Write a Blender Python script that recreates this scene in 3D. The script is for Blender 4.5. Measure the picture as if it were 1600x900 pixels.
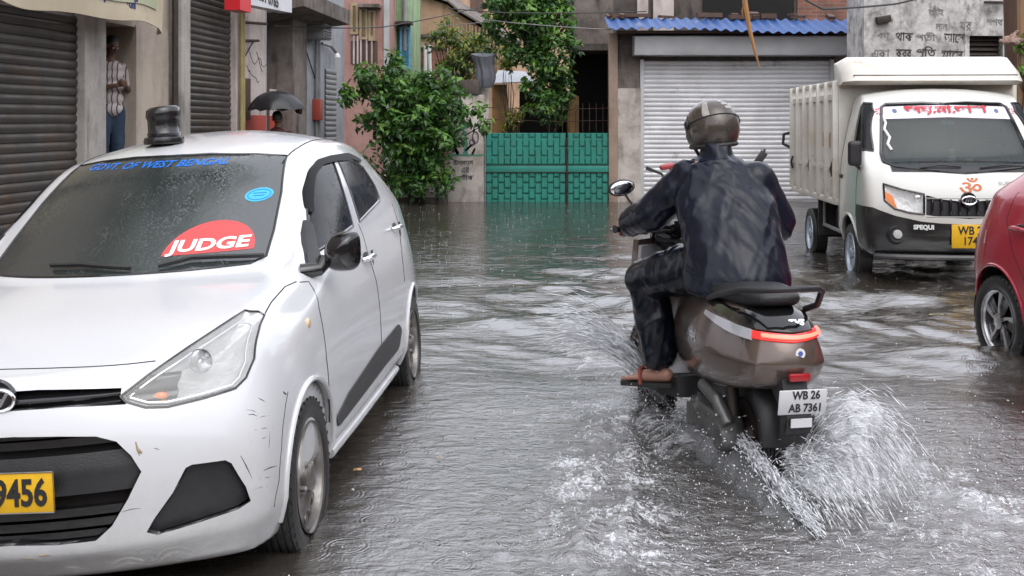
import bpy, bmesh, math, random
import numpy as np
from mathutils import Vector, Matrix, noise
from mathutils.bvhtree import BVHTree
R = math.radians
random.seed(7)
for _o in list(bpy.data.objects): bpy.data.objects.remove(_o)
SC = bpy.context.scene
COL = SC.collection
# ---------------------------------------------------------------- camera
F, H, YH = 1750.0, 1.45, 195.0          # focal length in photo pixels, height above the water, horizon row
GZ = -0.09                               # road level below the flood water (z = 0)
cd = bpy.data.cameras.new('camera'); cam = bpy.data.objects.new('camera', cd); COL.objects.link(cam)
cam.location = (0, 0, H); cam.rotation_euler = (R(90), 0, 0)
cd.sensor_width = 36; cd.lens = 36*F/1600; cd.shift_y = -(450-YH)/1600; cd.clip_end = 2000; cd.clip_start = .05
SC.camera = cam
# ---------------------------------------------------------------- light
SUN_EL, SUN_AZ = 54, 160
W = bpy.data.worlds.new('World'); SC.world = W; W.use_nodes = True
nt = W.node_tree; bg = nt.nodes['Background']
sky = nt.nodes.new('ShaderNodeTexSky'); sky.sky_type = 'NISHITA'; sky.sun_disc = False
sky.sun_elevation = R(SUN_EL); sky.sun_rotation = R(SUN_AZ); sky.air_density = 1.0; sky.dust_density = 4.5; sky.ozone_density = 1.0
hs = nt.nodes.new('ShaderNodeHueSaturation'); hs.inputs['Saturation'].default_value = .36
nt.links.new(sky.outputs[0], hs.inputs['Color']); # an even layer of rain cloud hides most of the clear-sky gradient
cl = nt.nodes.new('ShaderNodeMix'); cl.data_type = 'RGBA'; cl.inputs[0].default_value = .72; cl.inputs[7].default_value = (5.5, 5.62, 6.15, 1)
nt.links.new(hs.outputs[0], cl.inputs[6]); nt.links.new(cl.outputs[2], bg.inputs[0]); bg.inputs[1].default_value = .15
sd = bpy.data.lights.new('sun', 'SUN'); sd.energy = 0.5; sd.angle = R(60); sd.color = (1, .99, .97)
sun = bpy.data.objects.new('sun', sd); COL.objects.link(sun)
sun.rotation_euler = (R(90-SUN_EL), 0, R(180-SUN_AZ))
SC.view_settings.view_transform = 'Standard'; SC.view_settings.look = 'None'
SC.view_settings.exposure = 1.05; SC.view_settings.gamma = 1.0
SC.cycles.max_bounces = 8; SC.cycles.glossy_bounces = 4; SC.cycles.transparent_max_bounces = 12
SC.cycles.caustics_reflective = False; SC.cycles.caustics_refractive = False
# ---------------------------------------------------------------- helpers
def P(px, py, Y):
    """point that lies Y metres ahead and shows at photo pixel (px, py)"""
    return Vector(((px-800)/F*Y, Y, H-(py-YH)/F*Y))
def WX(px, Y): return (px-800)/F*Y
def WZ(py, Y): return H-(py-YH)/F*Y

class MB:
    def __init__(s): s.v = []; s.f = []; s.m = []; s.uv = None
    def add(s, vs, fs, mi=0):
        n = len(s.v); s.v += [tuple(v) for v in vs]; s.f += [tuple(i+n for i in f) for f in fs]; s.m += [mi]*len(fs); return s
    def box(s, c, d, rz=0, rx=0, ry=0, mi=0, bev=0):
        if bev:
            return s.bevbox(c, d, rz, rx, ry, mi, bev)
        M = Matrix.Rotation(rz, 3, 'Z') @ Matrix.Rotation(ry, 3, 'Y') @ Matrix.Rotation(rx, 3, 'X')
        vs = [Vector(c)+M @ Vector((sx*d[0]/2, sy*d[1]/2, sz*d[2]/2)) for sx in (-1, 1) for sy in (-1, 1) for sz in (-1, 1)]
        return s.add(vs, [(0, 1, 3, 2), (4, 6, 7, 5), (0, 4, 5, 1), (2, 3, 7, 6), (0, 2, 6, 4), (1, 5, 7, 3)], mi)
    def bevbox(s, c, d, rz=0, rx=0, ry=0, mi=0, b=.01):
        M = Matrix.Rotation(rz, 3, 'Z') @ Matrix.Rotation(ry, 3, 'Y') @ Matrix.Rotation(rx, 3, 'X')
        bm = bmesh.new(); bmesh.ops.create_cube(bm, size=1)
        for v in bm.verts: v.co = Vector((v.co.x*d[0], v.co.y*d[1], v.co.z*d[2]))
        bmesh.ops.bevel(bm, geom=bm.edges[:], offset=min(b, min(d)*.45), segments=2, profile=.5, affect='EDGES')
        bm.verts.index_update()
        s.add([Vector(c)+M @ v.co for v in bm.verts], [[v.index for v in f.verts] for f in bm.faces], mi); bm.free(); return s
    def bb(s, x0, x1, y0, y1, z0, z1, mi=0, bev=0):
        return s.box(((x0+x1)/2, (y0+y1)/2, (z0+z1)/2), (abs(x1-x0), abs(y1-y0), abs(z1-z0)), mi=mi, bev=bev)
    def tube(s, pts, r, n=8, mi=0, cap=True):
        pts = [Vector(p) for p in pts]; k = len(pts)
        rs = r if isinstance(r, (list, tuple)) else [r]*k
        T = [(pts[min(i+1, k-1)]-pts[max(i-1, 0)]).normalized() for i in range(k)]
        up = Vector((0, 0, 1)) if abs(T[0].z) < .9 else Vector((1, 0, 0))
        a = T[0].cross(up).normalized(); vs = []
        for i in range(k):
            a = (a-T[i]*a.dot(T[i])); a = a.normalized() if a.length > 1e-6 else T[i].orthogonal().normalized()
            b = T[i].cross(a)
            vs += [pts[i]+(a*math.cos(t)+b*math.sin(t))*rs[i] for t in [2*math.pi*q/n for q in range(n)]]
        fs = [(i*n+q, i*n+(q+1) % n, (i+1)*n+(q+1) % n, (i+1)*n+q) for i in range(k-1) for q in range(n)]
        if cap: fs += [tuple(range(n-1, -1, -1)), tuple(range((k-1)*n, k*n))]
        return s.add(vs, fs, mi)
    def lathe(s, prof, c=(0, 0, 0), ax='Z', n=24, mi=0, a0=0, a1=2*math.pi):
        """prof = [(r, h)...]"""
        full = abs(a1-a0-2*math.pi) < 1e-6; m = n if full else n+1; vs = []
        for (r, h) in prof:
            for q in range(m):
                t = a0+(a1-a0)*q/n; x, y = r*math.cos(t), r*math.sin(t)
                vs.append(Vector(c)+(Vector((x, y, h)) if ax == 'Z' else Vector((h, x, y)) if ax == 'X' else Vector((x, h, y))))
        fs = []
        for i in range(len(prof)-1):
            for q in range(m if full else m-1):
                fs.append((i*m+q, i*m+(q+1) % m, (i+1)*m+(q+1) % m, (i+1)*m+q))
        return s.add(vs, fs, mi)
    def prism(s, poly, axis, a, b, mi=0):
        """poly of 2D points extruded along axis: X -> (y,z), Y -> (x,z), Z -> (x,y)"""
        mk = {'X': lambda p, t: (t, p[0], p[1]), 'Y': lambda p, t: (p[0], t, p[1]), 'Z': lambda p, t: (p[0], p[1], t)}[axis]
        n = len(poly)
        vs = [mk(p, a) for p in poly]+[mk(p, b) for p in poly]
        fs = [tuple(range(n)), tuple(range(2*n-1, n-1, -1))]+[(i, i+n, (i+1) % n+n, (i+1) % n) for i in range(n)]
        return s.add(vs, fs, mi)
    def grid(s, fn, nu, nv, mi=0, closeu=False):
        vs = [fn(i/(nu if not closeu else nu), j/nv) for j in range(nv+1) for i in range(nu+(0 if closeu else 1))]
        m = nu if closeu else nu+1
        fs = [(j*m+i, j*m+(i+1) % m, (j+1)*m+(i+1) % m, (j+1)*m+i) for j in range(nv) for i in range(nu)]
        return s.add(vs, fs, mi)
    def ell(s, c, r, rot=None, nu=16, nv=10, mi=0):
        M = rot if rot is not None else Matrix.Identity(3)
        vs = []; 
        for j in range(nv+1):
            t = math.pi*j/nv
            for i in range(nu):
                p = 2*math.pi*i/nu
                vs.append(Vector(c)+M @ Vector((r[0]*math.sin(t)*math.cos(p), r[1]*math.sin(t)*math.sin(p), r[2]*math.cos(t))))
        fs = [(j*nu+i, (j+1)*nu+i, (j+1)*nu+(i+1) % nu, j*nu+(i+1) % nu) for j in range(nv) for i in range(nu)]
        return s.add(vs, fs, mi)
    def mesh(s, name='m'):
        me = bpy.data.meshes.new(name); me.from_pydata(s.v, [], s.f); me.polygons.foreach_set('material_index', s.m)
        bm = bmesh.new(); bm.from_mesh(me); bmesh.ops.remove_doubles(bm, verts=bm.verts, dist=1e-6)
        bmesh.ops.recalc_face_normals(bm, faces=bm.faces); bm.to_mesh(me); bm.free(); return me

def smooth(me, ang=35):
    me.polygons.foreach_set('use_smooth', [True]*len(me.polygons)); me.set_sharp_from_angle(angle=R(ang)); me.update()

def thing(name, label, cat, loc=(0, 0, 0), rz=0, group=None, M=None):
    o = bpy.data.objects.new(name, None); COL.objects.link(o); o.empty_display_size = .2
    o.matrix_world = M if M is not None else Matrix.Translation(loc) @ Matrix.Rotation(rz, 4, 'Z')
    o['label'] = label; o['category'] = cat
    if group: o['group'] = group
    return o
def tag(o, label, cat, group=None, kind=None):
    o['label'] = label; o['category'] = cat
    if group: o['group'] = group
    if kind: o['kind'] = kind
    return o
def wm(o):
    return wm(o.parent) @ o.matrix_basis if o.parent else o.matrix_basis
def part(name, mb, mats, parent=None, world=False, sm=35, label=None):
    me = mb.mesh(name) if isinstance(mb, MB) else mb
    me.name = name
    if sm: smooth(me, sm)
    if not isinstance(mats, (list, tuple)): mats = [mats]
    me.materials.clear()
    for m in mats: me.materials.append(m)
    o = bpy.data.objects.new(name, me); COL.objects.link(o)
    if parent is not None:
        o.parent = parent
        if world: me.transform(wm(parent).inverted())
    if label: o['label'] = label
    return o
def single(name, mb, mats, label, cat, group=None, kind=None, sm=35):
    """a top-level thing of one mesh; origin moved to its base centre"""
    o = part(name, mb, mats, None, sm=sm)
    n = len(o.data.vertices); a = np.empty(n*3); o.data.vertices.foreach_get('co', a); a = a.reshape(-1, 3)
    c = Vector(((a[:, 0].min()+a[:, 0].max())/2, (a[:, 1].min()+a[:, 1].max())/2, a[:, 2].min()))
    o.data.transform(Matrix.Translation(-c)); o.location = c
    if kind != 'structure': tag(o, label, cat, group, kind)
    else:
        o['kind'] = kind; o['label'] = label
    return o
def copy_tree(o, M=None):
    c = o.copy(); COL.objects.link(c)
    if M is not None: c.matrix_world = M
    def rec(src, dst):
        for ch in src.children:
            d = ch.copy(); COL.objects.link(d); d.parent = dst; rec(ch, d)
    rec(o, c); return c

# modifiers applied through the depsgraph
def applied(me, setup):
    o = bpy.data.objects.new('tmp', me); COL.objects.link(o); setup(o)
    dg = bpy.context.evaluated_depsgraph_get(); dg.update()
    r = bpy.data.meshes.new_from_object(o.evaluated_get(dg)); bpy.data.objects.remove(o); return r
def subsurf(me, lv):
    def f(o):
        m = o.modifiers.new('s', 'SUBSURF'); m.levels = lv; m.render_levels = lv; m.boundary_smooth = 'ALL'
    return applied(me, f)
def solidify(me, t, off=-1):
    def f(o):
        m = o.modifiers.new('s', 'SOLIDIFY'); m.thickness = t; m.offset = off
    return applied(me, f)
def boolean(a, b, op='DIFFERENCE'):
    ob = bpy.data.objects.new('cut', b); COL.objects.link(ob)
    def f(o):
        m = o.modifiers.new('b', 'BOOLEAN'); m.operation = op; m.solver = 'EXACT'; m.object = ob
    r = applied(a, f); bpy.data.objects.remove(ob); return r
def remesh(me, vox, it=2, dec=None):
    def f(o):
        m = o.modifiers.new('r', 'REMESH'); m.mode = 'VOXEL'; m.voxel_size = vox; m.use_smooth_shade = True
        if it:
            q = o.modifiers.new('s', 'SMOOTH'); q.factor = .6; q.iterations = it
    return applied(me, f)
def bvh_of(me):
    return BVHTree.FromPolygons([v.co.copy() for v in me.vertices], [tuple(p.vertices) for p in me.polygons])

# text as mesh data
def text_mb(txt, size=1.0, ext=.0, align='CENTER', bold=0.0, shear=0.0, sx=1.0, res=3, ly=1.0):
    cu = bpy.data.curves.new('t', 'FONT'); cu.body = txt; cu.size = size; cu.extrude = ext; cu.align_x = align; cu.align_y = 'CENTER'
    cu.offset = bold; cu.shear = shear; cu.resolution_u = res; cu.space_line = ly
    o = bpy.data.objects.new('t', cu); COL.objects.link(o)
    dg = bpy.context.evaluated_depsgraph_get(); dg.update()
    me = bpy.data.meshes.new_from_object(o.evaluated_get(dg))
    mb = MB(); mb.add([(v.co.x*sx, v.co.y, v.co.z) for v in me.vertices], [tuple(p.vertices) for p in me.polygons])
    bpy.data.objects.remove(o); bpy.data.curves.remove(cu); bpy.data.meshes.remove(me); return mb
def place(mb, o, u, v, w=None):
    """map mb's x,y,z onto origin o and axes u,v,w"""
    o = Vector(o); u = Vector(u).normalized(); v = Vector(v); v = (v-u*v.dot(u)).normalized(); w = Vector(w) if w is not None else u.cross(v)
    mb.v = [tuple(o+u*p[0]+v*p[1]+w*p[2]) for p in mb.v]; return mb
def join(*mbs):
    r = MB()
    for k, m in enumerate(mbs): r.add(m.v, m.f); r.m[-len(m.f):] = m.m
    return r

# ---------------------------------------------------------------- materials
def lin(c):
    return tuple(((x/255)/12.92 if x/255 <= .04045 else ((x/255+.055)/1.055)**2.4) for x in c)
def mat(name, col, rough=.6, metal=0, spec=.5, col2=None, nscale=4, ncon=.5, bump=0, bscale=40, coat=0, emit=None, estr=1, stretch=(1, 1, 1), col3=None, n3=1.5, c3=.62, c3w=.1, trans=0, ior=1.45, alpha=1, rvar=0, obj=True):
    m = bpy.data.materials.new(name); m.use_nodes = True; t = m.node_tree; b = t.nodes['Principled BSDF']
    def I(k, v): b.inputs[k].default_value = v
    I('Base Color', (*col, 1)); I('Roughness', rough); I('Metallic', metal); I('Specular IOR Level', spec); I('Coat Weight', coat); I('Coat Roughness', .06)
    I('Transmission Weight', trans); I('IOR', ior); I('Alpha', alpha)
    if emit: I('Emission Color', (*emit, 1)); I('Emission Strength', estr)
    tc = t.nodes.new('ShaderNodeTexCoord'); mp = t.nodes.new('ShaderNodeMapping'); mp.inputs['Scale'].default_value = stretch
    t.links.new(tc.outputs['Object'], mp.inputs[0])
    last = None
    if col2:
        n = t.nodes.new('ShaderNodeTexNoise'); n.inputs['Scale'].default_value = nscale; n.inputs['Detail'].default_value = 8; n.inputs['Roughness'].default_value = .62
        t.links.new(mp.outputs[0], n.inputs[0])
        r = t.nodes.new('ShaderNodeMapRange'); r.inputs[1].default_value = .5-ncon/2; r.inputs[2].default_value = .5+ncon/2; t.links.new(n.outputs[0], r.inputs[0])
        mx = t.nodes.new('ShaderNodeMix'); mx.data_type = 'RGBA'; mx.inputs[6].default_value = (*col, 1); mx.inputs[7].default_value = (*col2, 1)
        t.links.new(r.outputs[0], mx.inputs[0]); last = mx.outputs[2]
    if col3:
        n = t.nodes.new('ShaderNodeTexNoise'); n.inputs['Scale'].default_value = n3; n.inputs['Detail'].default_value = 10; n.inputs['Roughness'].default_value = .7
        t.links.new(mp.outputs[0], n.inputs[0])
        r = t.nodes.new('ShaderNodeMapRange'); r.inputs[1].default_value = c3-c3w; r.inputs[2].default_value = c3+c3w; t.links.new(n.outputs[0], r.inputs[0])
        mx = t.nodes.new('ShaderNodeMix'); mx.data_type = 'RGBA'; mx.inputs[7].default_value = (*col3, 1)
        if last: t.links.new(last, mx.inputs[6])
        else: mx.inputs[6].default_value = (*col, 1)
        t.links.new(r.outputs[0], mx.inputs[0]); last = mx.outputs[2]
    if last: t.links.new(last, b.inputs['Base Color'])
    if rvar:
        n = t.nodes.new('ShaderNodeTexNoise'); n.inputs['Scale'].default_value = nscale*2; n.inputs['Detail'].default_value = 6; t.links.new(mp.outputs[0], n.inputs[0])
        r = t.nodes.new('ShaderNodeMapRange'); r.inputs[1].default_value = .3; r.inputs[2].default_value = .7; r.inputs[3].default_value = max(0, rough-rvar); r.inputs[4].default_value = rough+rvar
        t.links.new(n.outputs[0], r.inputs[0]); t.links.new(r.outputs[0], b.inputs['Roughness'])
    if bump:
        n = t.nodes.new('ShaderNodeTexNoise'); n.inputs['Scale'].default_value = bscale; n.inputs['Detail'].default_value = 6; t.links.new(mp.outputs[0], n.inputs[0])
        bp = t.nodes.new('ShaderNodeBump'); bp.inputs['Strength'].default_value = bump; bp.inputs['Distance'].default_value = .01
        t.links.new(n.outputs[0], bp.inputs['Height']); t.links.new(bp.outputs[0], b.inputs['Normal'])
    return m
M_ = {}
M_['black_plastic'] = mat('black_plastic', (.012, .012, .014), .42, col2=(.03, .03, .032), nscale=6, ncon=.4, bump=.15, bscale=200)
M_['gloss_black'] = mat('gloss_black', (.008, .008, .009), .08, coat=.6)
M_['rubber'] = mat('rubber', (.014, .014, .015), .5, col2=(.035, .032, .03), nscale=9, bump=.3, bscale=150)
M_['tyre'] = mat('tyre', (.012, .012, .013), .35, col2=(.03, .028, .026), nscale=7, bump=.35, bscale=120)
M_['chrome'] = mat('chrome', (.75, .76, .78), .12, 1, rvar=.05, nscale=20)
M_['steel'] = mat('steel', (.27, .265, .26), .42, .8, col2=(.15, .13, .11), nscale=14, ncon=.5, rvar=.1)
M_['dark_metal'] = mat('dark_metal', (.035, .034, .034), .5, .5, col2=(.07, .05, .04), nscale=12, bump=.2)
M_['underbody'] = mat('underbody', (.012, .012, .012), .8, col2=(.03, .026, .022), nscale=8, bump=.4, bscale=60)
# ================================================================= vehicle toolkit
def boxnet(FR, st, zc, yc, yfc, yrc, pz=2.0, pf=2.2, pr=2.4, crease=()):
    """closed control cage: st[j][k] = (y, z, w) of the side, zc/yc centre line of the top, yfc/yrc centre of the front and rear faces"""
    nx = len(FR)-1; ny = len(st)-1; nz = len(st[0])-1
    bm = bmesh.new(); V = {}
    def pos(i, j, k):
        f = FR[abs(i)]; sg = 1 if i >= 0 else -1; y, z, w = st[j][k]; x = sg*w*f
        if k == nz: z = zc[j]+(z-zc[j])*f**pz; y = yc[j]+(y-yc[j])*f**2
        if j == 0:
            y = yfc[k]+(st[0][k][0]-yfc[k])*f**pf
        if j == ny:
            y = yrc[k]+(st[ny][k][0]-yrc[k])*f**pr
        return (x, y, z)
    def v(i, j, k):
        if (i, j, k) not in V: V[(i, j, k)] = bm.verts.new(pos(i, j, k))
        return V[(i, j, k)]
    for i in range(-nx, nx):
        for j in range(ny):
            bm.faces.new((v(i, j, 0), v(i, j+1, 0), v(i+1, j+1, 0), v(i+1, j, 0)))
            bm.faces.new((v(i, j, nz), v(i+1, j, nz), v(i+1, j+1, nz), v(i, j+1, nz)))
        for k in range(nz):
            bm.faces.new((v(i, 0, k), v(i+1, 0, k), v(i+1, 0, k+1), v(i, 0, k+1)))
            bm.faces.new((v(i, ny, k), v(i, ny, k+1), v(i+1, ny, k+1), v(i+1, ny, k)))
    for j in range(ny):
        for k in range(nz):
            bm.faces.new((v(nx, j, k), v(nx, j+1, k), v(nx, j+1, k+1), v(nx, j, k+1)))
            bm.faces.new((v(-nx, j, k), v(-nx, j, k+1), v(-nx, j+1, k+1), v(-nx, j+1, k)))
    cl = bm.edges.layers.float.new('crease_edge')
    for (sel, val) in crease:
        for (a, b) in [(x, y) for x in V for y in ((x[0]+1, x[1], x[2]), (x[0], x[1]+1, x[2]), (x[0], x[1], x[2]+1)) if y in V]:
            if sel(a, b):
                e = bm.edges.get((V[a], V[b]))
                if e: e[cl] = val
    bmesh.ops.recalc_face_normals(bm, faces=bm.faces)
    me = bpy.data.meshes.new('net'); bm.to_mesh(me); bm.free(); return me

class Shell:
    """thin vehicle skin that panels are cut out of, so that every panel has real edges and gaps"""
    def __init__(s, cage, lv=3, t=.022):
        s.outer = subsurf(cage, lv); s.bvh = bvh_of(s.outer); s.shell = solidify(s.outer, t); s.body = s.shell
    def cast(s, M, px, py):
        Mi = M.inverted(); o = Mi @ Vector((0, 0, H)); d = (Mi.to_3x3() @ Vector(((px-800)/F, 1, -(py-YH)/F))).normalized()
        h = s.bvh.ray_cast(o, d); return h[0]
    def casts(s, M, pts):
        out = []
        for p in pts:
            h = s.cast(M, *p)
            if h is None: print('MISS', p)
            else: out.append(h)
        return out
    def hit(s, o, d):
        h = s.bvh.ray_cast(Vector(o), Vector(d)); return h[0], h[1]
    def surf(s, axis, p, sign=1):
        """surface point seen along an axis: X side (y,z), Y front (x,z)/sign -1 rear, Z top (x,y)"""
        if axis == 'X': return s.hit((3*sign, p[0], p[1]), (-sign, 0, 0))
        if axis == 'Y': return s.hit((p[0], -4*sign, p[1]), (0, sign, 0))
        return s.hit((p[0], p[1], 4), (0, 0, -1))
    def cut(s, poly, axis, a, b): s.body = boolean(s.body, MB().prism(poly, axis, a, b).mesh())
    def piece(s, poly, axis, a, b, src=None): return boolean(src or s.body, MB().prism(poly, axis, a, b).mesh(), 'INTERSECT')
def inset(poly, d):
    """shrink a 2D polygon by d"""
    n = len(poly); A = sum(poly[i][0]*poly[(i+1) % n][1]-poly[(i+1) % n][0]*poly[i][1] for i in range(n)); sg = 1 if A > 0 else -1; out = []
    for i in range(n):
        p, q, r = Vector(poly[i-1]), Vector(poly[i]), Vector(poly[(i+1) % n])
        e1 = (q-p).normalized(); e2 = (r-q).normalized(); n1 = Vector((-e1.y, e1.x))*sg; n2 = Vector((-e2.y, e2.x))*sg
        m = (n1+n2); m = m.normalized() if m.length > 1e-4 else n1
        out.append(tuple(q+m*d/max(.35, m.dot(n1))))
    return out
def roundpoly(poly, r=.02, n=4):
    out = []; N = len(poly)
    for i in range(N):
        p, q, s = Vector(poly[i-1]), Vector(poly[i]), Vector(poly[(i+1) % N])
        a = min(r, (p-q).length*.45); b = min(r, (s-q).length*.45)
        A = q+(p-q).normalized()*a; B = q+(s-q).normalized()*b
        for k in range(n+1):
            t = k/n; out.append(tuple(A*(1-t)**2+q*2*t*(1-t)+B*t*t))
    return out
def mirx(poly): return [(-p[0], p[1]) for p in poly][::-1]
def densify(poly, d=.03, closed=True):
    out = []; N = len(poly)
    for i in range(N if closed else N-1):
        p, q = Vector(poly[i]), Vector(poly[(i+1) % N]); k = max(1, int((q-p).length/d))
        out += [tuple(p+(q-p)*t/k) for t in range(k)]
    if not closed: out.append(tuple(poly[-1]))
    return out
def edge_tube(S, poly, axis, r, sign=1, off=0, closed=True, n=6, d=.03):
    pts = []
    for p in densify(poly, d, closed):
        h, nn = S.surf(axis, p, sign)
        if h is not None: pts.append(h+nn*off)
    if closed: pts.append(pts[0]); pts.append(pts[1])
    return MB().tube(pts, r, n)
def decal(S, mb, axis, sign=1, off=.004):
    """wrap a flat mesh (x,y = the two plane coordinates) onto the skin"""
    out = []
    for p in mb.v:
        h, nn = S.surf(axis, (p[0], p[1]), sign); out.append(tuple((h if h is not None else Vector((0, 0, 0)))+(nn if nn is not None else Vector((0, 0, 0)))*(off+p[2])))
    mb.v = out; return mb
def fan(poly):
    return MB().add([(p[0], p[1], 0) for p in poly], [tuple(range(len(poly)))])
def patch(poly, res=.02):
    """gridded fill of a 2D polygon (convex-ish), for wrapping"""
    bm = bmesh.new(); vs = [bm.verts.new((p[0], p[1], 0)) for p in poly]; bm.faces.new(vs)
    xs = [p[0] for p in poly]; ys = [p[1] for p in poly]
    for a0, a1, no in ((min(xs), max(xs), (1, 0, 0)), (min(ys), max(ys), (0, 1, 0))):
        t = a0+res
        while t < a1:
            bmesh.ops.bisect_plane(bm, geom=bm.verts[:]+bm.edges[:]+bm.faces[:], plane_co=Vector(no)*t, plane_no=no); t += res
    bm.verts.index_update(); m = MB(); m.add([tuple(v.co) for v in bm.verts], [tuple(v.index for v in f.verts) for f in bm.faces]); bm.free(); return m

def tyre_mb(r, w, n=40, c=(0, 0, 0)):
    h = w/2; ri = r*.66
    pr = [(ri, -h*.72), (ri+.02, -h*.92), (r*.86, -h*1.0), (r*.955, -h*.93), (r*.985, -h*.8)]
    for g in range(5):
        a = -h*.7+g*h*1.4/4.6; pr += [(r, a), (r, a+h*.2), (r-.007, a+h*.22), (r-.007, a+h*.28)]
    pr += [(r*.985, h*.8), (r*.955, h*.93), (r*.86, h), (ri+.02, h*.92), (ri, h*.72)]
    m = MB().lathe(pr, c, 'X', n)
    # sipes at the shoulders
    for k in range(n):
        a = 2*math.pi*k/n
        for s in (-1, 1):
            m.box((c[0]+s*h*.86, c[1]+math.cos(a)*r*.962, c[2]+math.sin(a)*r*.962), (h*.2, .009, .009), rx=a, mi=0)
    return m
def steel_rim_mb(r, s=1):
    """pressed steel wheel, outer side towards +x*s"""
    m = MB()
    pr = [(r*1.03, .062), (r*1.04, .054), (r*1.0, .045), (r*.96, .05), (r*.93, .03), (r*.9, -.01), (r*.86, .0), (r*.80, .022), (r*.7, .03), (r*.55, .026), (r*.45, .012), (r*.38, .016), (r*.34, .03), (r*.28, .032), (r*.26, .03)]
    m.lathe([(a, b*s) for a, b in pr], (0, 0, 0), 'X', 48)
    m.lathe([(r*.27, .028*s), (r*.26, .05*s), (r*.2, .06*s), (0.001, .062*s)], (0, 0, 0), 'X', 24)
    m.lathe([(r*.93, -.08*s), (r*.9, -.01*s)], (0, 0, 0), 'X', 36)
    return m
def wheel(parent, name, loc, r, w, side, kind='steel', rimr=None, hubmat=None):
    o = bpy.data.objects.new(name, None)
    t = tyre_mb(r, w); tp = part('tyre', t, M_['tyre'], parent); tp.location = loc
    rr = rimr or r*.655; fx = side*(w/2-.062)
    holes = MB()
    if kind == 'steel':
        rim = steel_rim_mb(rr, side)
        for k in range(16):
            a = 2*math.pi*k/16; rim.lathe([(.001, (.0305)*side), (.016, .031*side), (.017, .026*side)], (0, math.cos(a)*rr*.79, math.sin(a)*rr*.79), 'X', 8, mi=1)
        for k in range(4):
            a = 2*math.pi*k/4+.5; rim.lathe([(.013, .02*side), (.013, .045*side), (.007, .052*side), (.001, .052*side)], (0, math.cos(a)*rr*.31, math.sin(a)*rr*.31), 'X', 6, mi=2)
        rm = part('rim', rim, [hubmat or M_['steel'], M_['underbody'], M_['chrome']], tp)
        rm.location = (fx, 0, 0)
    else:
        rim = MB().lathe([(a, b*side) for a, b in [(rr*1.03, .06), (rr*1.04, .05), (rr*.985, .045), (rr*.95, .035), (rr*.9, -.08)]], (0, 0, 0), 'X', 48)
        for k in range(5):
            a = 2*math.pi*k/5+.35
            A = [(math.cos(a+da)*q*rr, math.sin(a+da)*q*rr) for q, da in ((.16, -.6), (.5, -.16), (.97, -.02), (.97, .20), (.5, .02), (.18, .3))]
            rim.prism([(p[0], p[1]) for p in A], 'X', .012*side, .042*side)
        rim.lathe([(.05, .05*side), (.03, .056*side), (.001, .056*side)], (0, 0, 0), 'X', 20)
        rm = part('rim', rim, M_['alloy'], tp, sm=25); rm.location = (fx, 0, 0)
        dk = MB()
        for k in range(5):
            a = 2*math.pi*k/5+.35
            A = [(math.cos(a+da)*q*rr, math.sin(a+da)*q*rr) for q, da in ((.2, .35), (.6, .12), (.94, .25), (.94, .62), (.3, .75))]
            dk.prism(A, 'X', .0*side, .028*side)
        part('spoke_insert', dk, M_['gloss_black'], rm, sm=25)
    dd = MB().lathe([(rr*.9, -.04*side), (.001, -.04*side)], (0, 0, 0), 'X', 24); d_ = part('brake_disc', dd, M_['underbody'], tp); d_.location = (fx, 0, 0)
    return tp
M_['alloy'] = mat('alloy', (.62, .62, .63), .25, .85, rvar=.05)
# ================================================================= white car
def car_glass(name, dark=.5, tint=(.02, .025, .025), rain=.35, scale=90):
    """wet window: see-through tint under a glossy, droplet-covered surface"""
    m = bpy.data.materials.new(name); m.use_nodes = True; t = m.node_tree; b = t.nodes['Principled BSDF']; out = t.nodes['Material Output']
    b.inputs['Base Color'].default_value = (*tint, 1); b.inputs['Roughness'].default_value = .04; b.inputs['Specular IOR Level'].default_value = .9
    tr = t.nodes.new('ShaderNodeBsdfTransparent'); tr.inputs[0].default_value = (.75, .8, .8, 1)
    mx = t.nodes.new('ShaderNodeMixShader'); mx.inputs[0].default_value = dark
    t.links.new(tr.outputs[0], mx.inputs[1]); t.links.new(b.outputs[0], mx.inputs[2]); t.links.new(mx.outputs[0], out.inputs[0])
    tc = t.nodes.new('ShaderNodeTexCoord')
    v = t.nodes.new('ShaderNodeTexVoronoi'); v.inputs['Scale'].default_value = scale; v.inputs['Randomness'].default_value = 1
    n = t.nodes.new('ShaderNodeTexNoise'); n.inputs['Scale'].default_value = 9; n.inputs['Detail'].default_value = 9; n.inputs['Roughness'].default_value = .7
    mp = t.nodes.new('ShaderNodeMapping'); mp.inputs['Scale'].default_value = (1.6, .6, .6)
    t.links.new(tc.outputs['Object'], mp.inputs[0]); t.links.new(mp.outputs[0], n.inputs[0]); t.links.new(tc.outputs['Object'], v.inputs[0])
    r = t.nodes.new('ShaderNodeMapRange'); r.inputs[1].default_value = .0; r.inputs[2].default_value = .45; r.inputs[3].default_value = 1; r.inputs[4].default_value = 0; t.links.new(v.outputs['Distance'], r.inputs[0])
    mu = t.nodes.new('ShaderNodeMath'); mu.operation = 'MULTIPLY'; t.links.new(r.outputs[0], mu.inputs[0]); 
    r2 = t.nodes.new('ShaderNodeMapRange'); r2.inputs[1].default_value = .42; r2.inputs[2].default_value = .62; t.links.new(n.outputs[0], r2.inputs[0]); t.links.new(r2.outputs[0], mu.inputs[1])
    ad = t.nodes.new('ShaderNodeMath'); ad.operation = 'MULTIPLY_ADD'; ad.inputs[1].default_value = .8; t.links.new(n.outputs[0], ad.inputs[0]); t.links.new(mu.outputs[0], ad.inputs[2])
    bp = t.nodes.new('ShaderNodeBump'); bp.inputs['Strength'].default_value = rain; bp.inputs['Distance'].default_value = .004; t.links.new(ad.outputs[0], bp.inputs['Height']); t.links.new(bp.outputs[0], b.inputs['Normal'])
    return m
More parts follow.
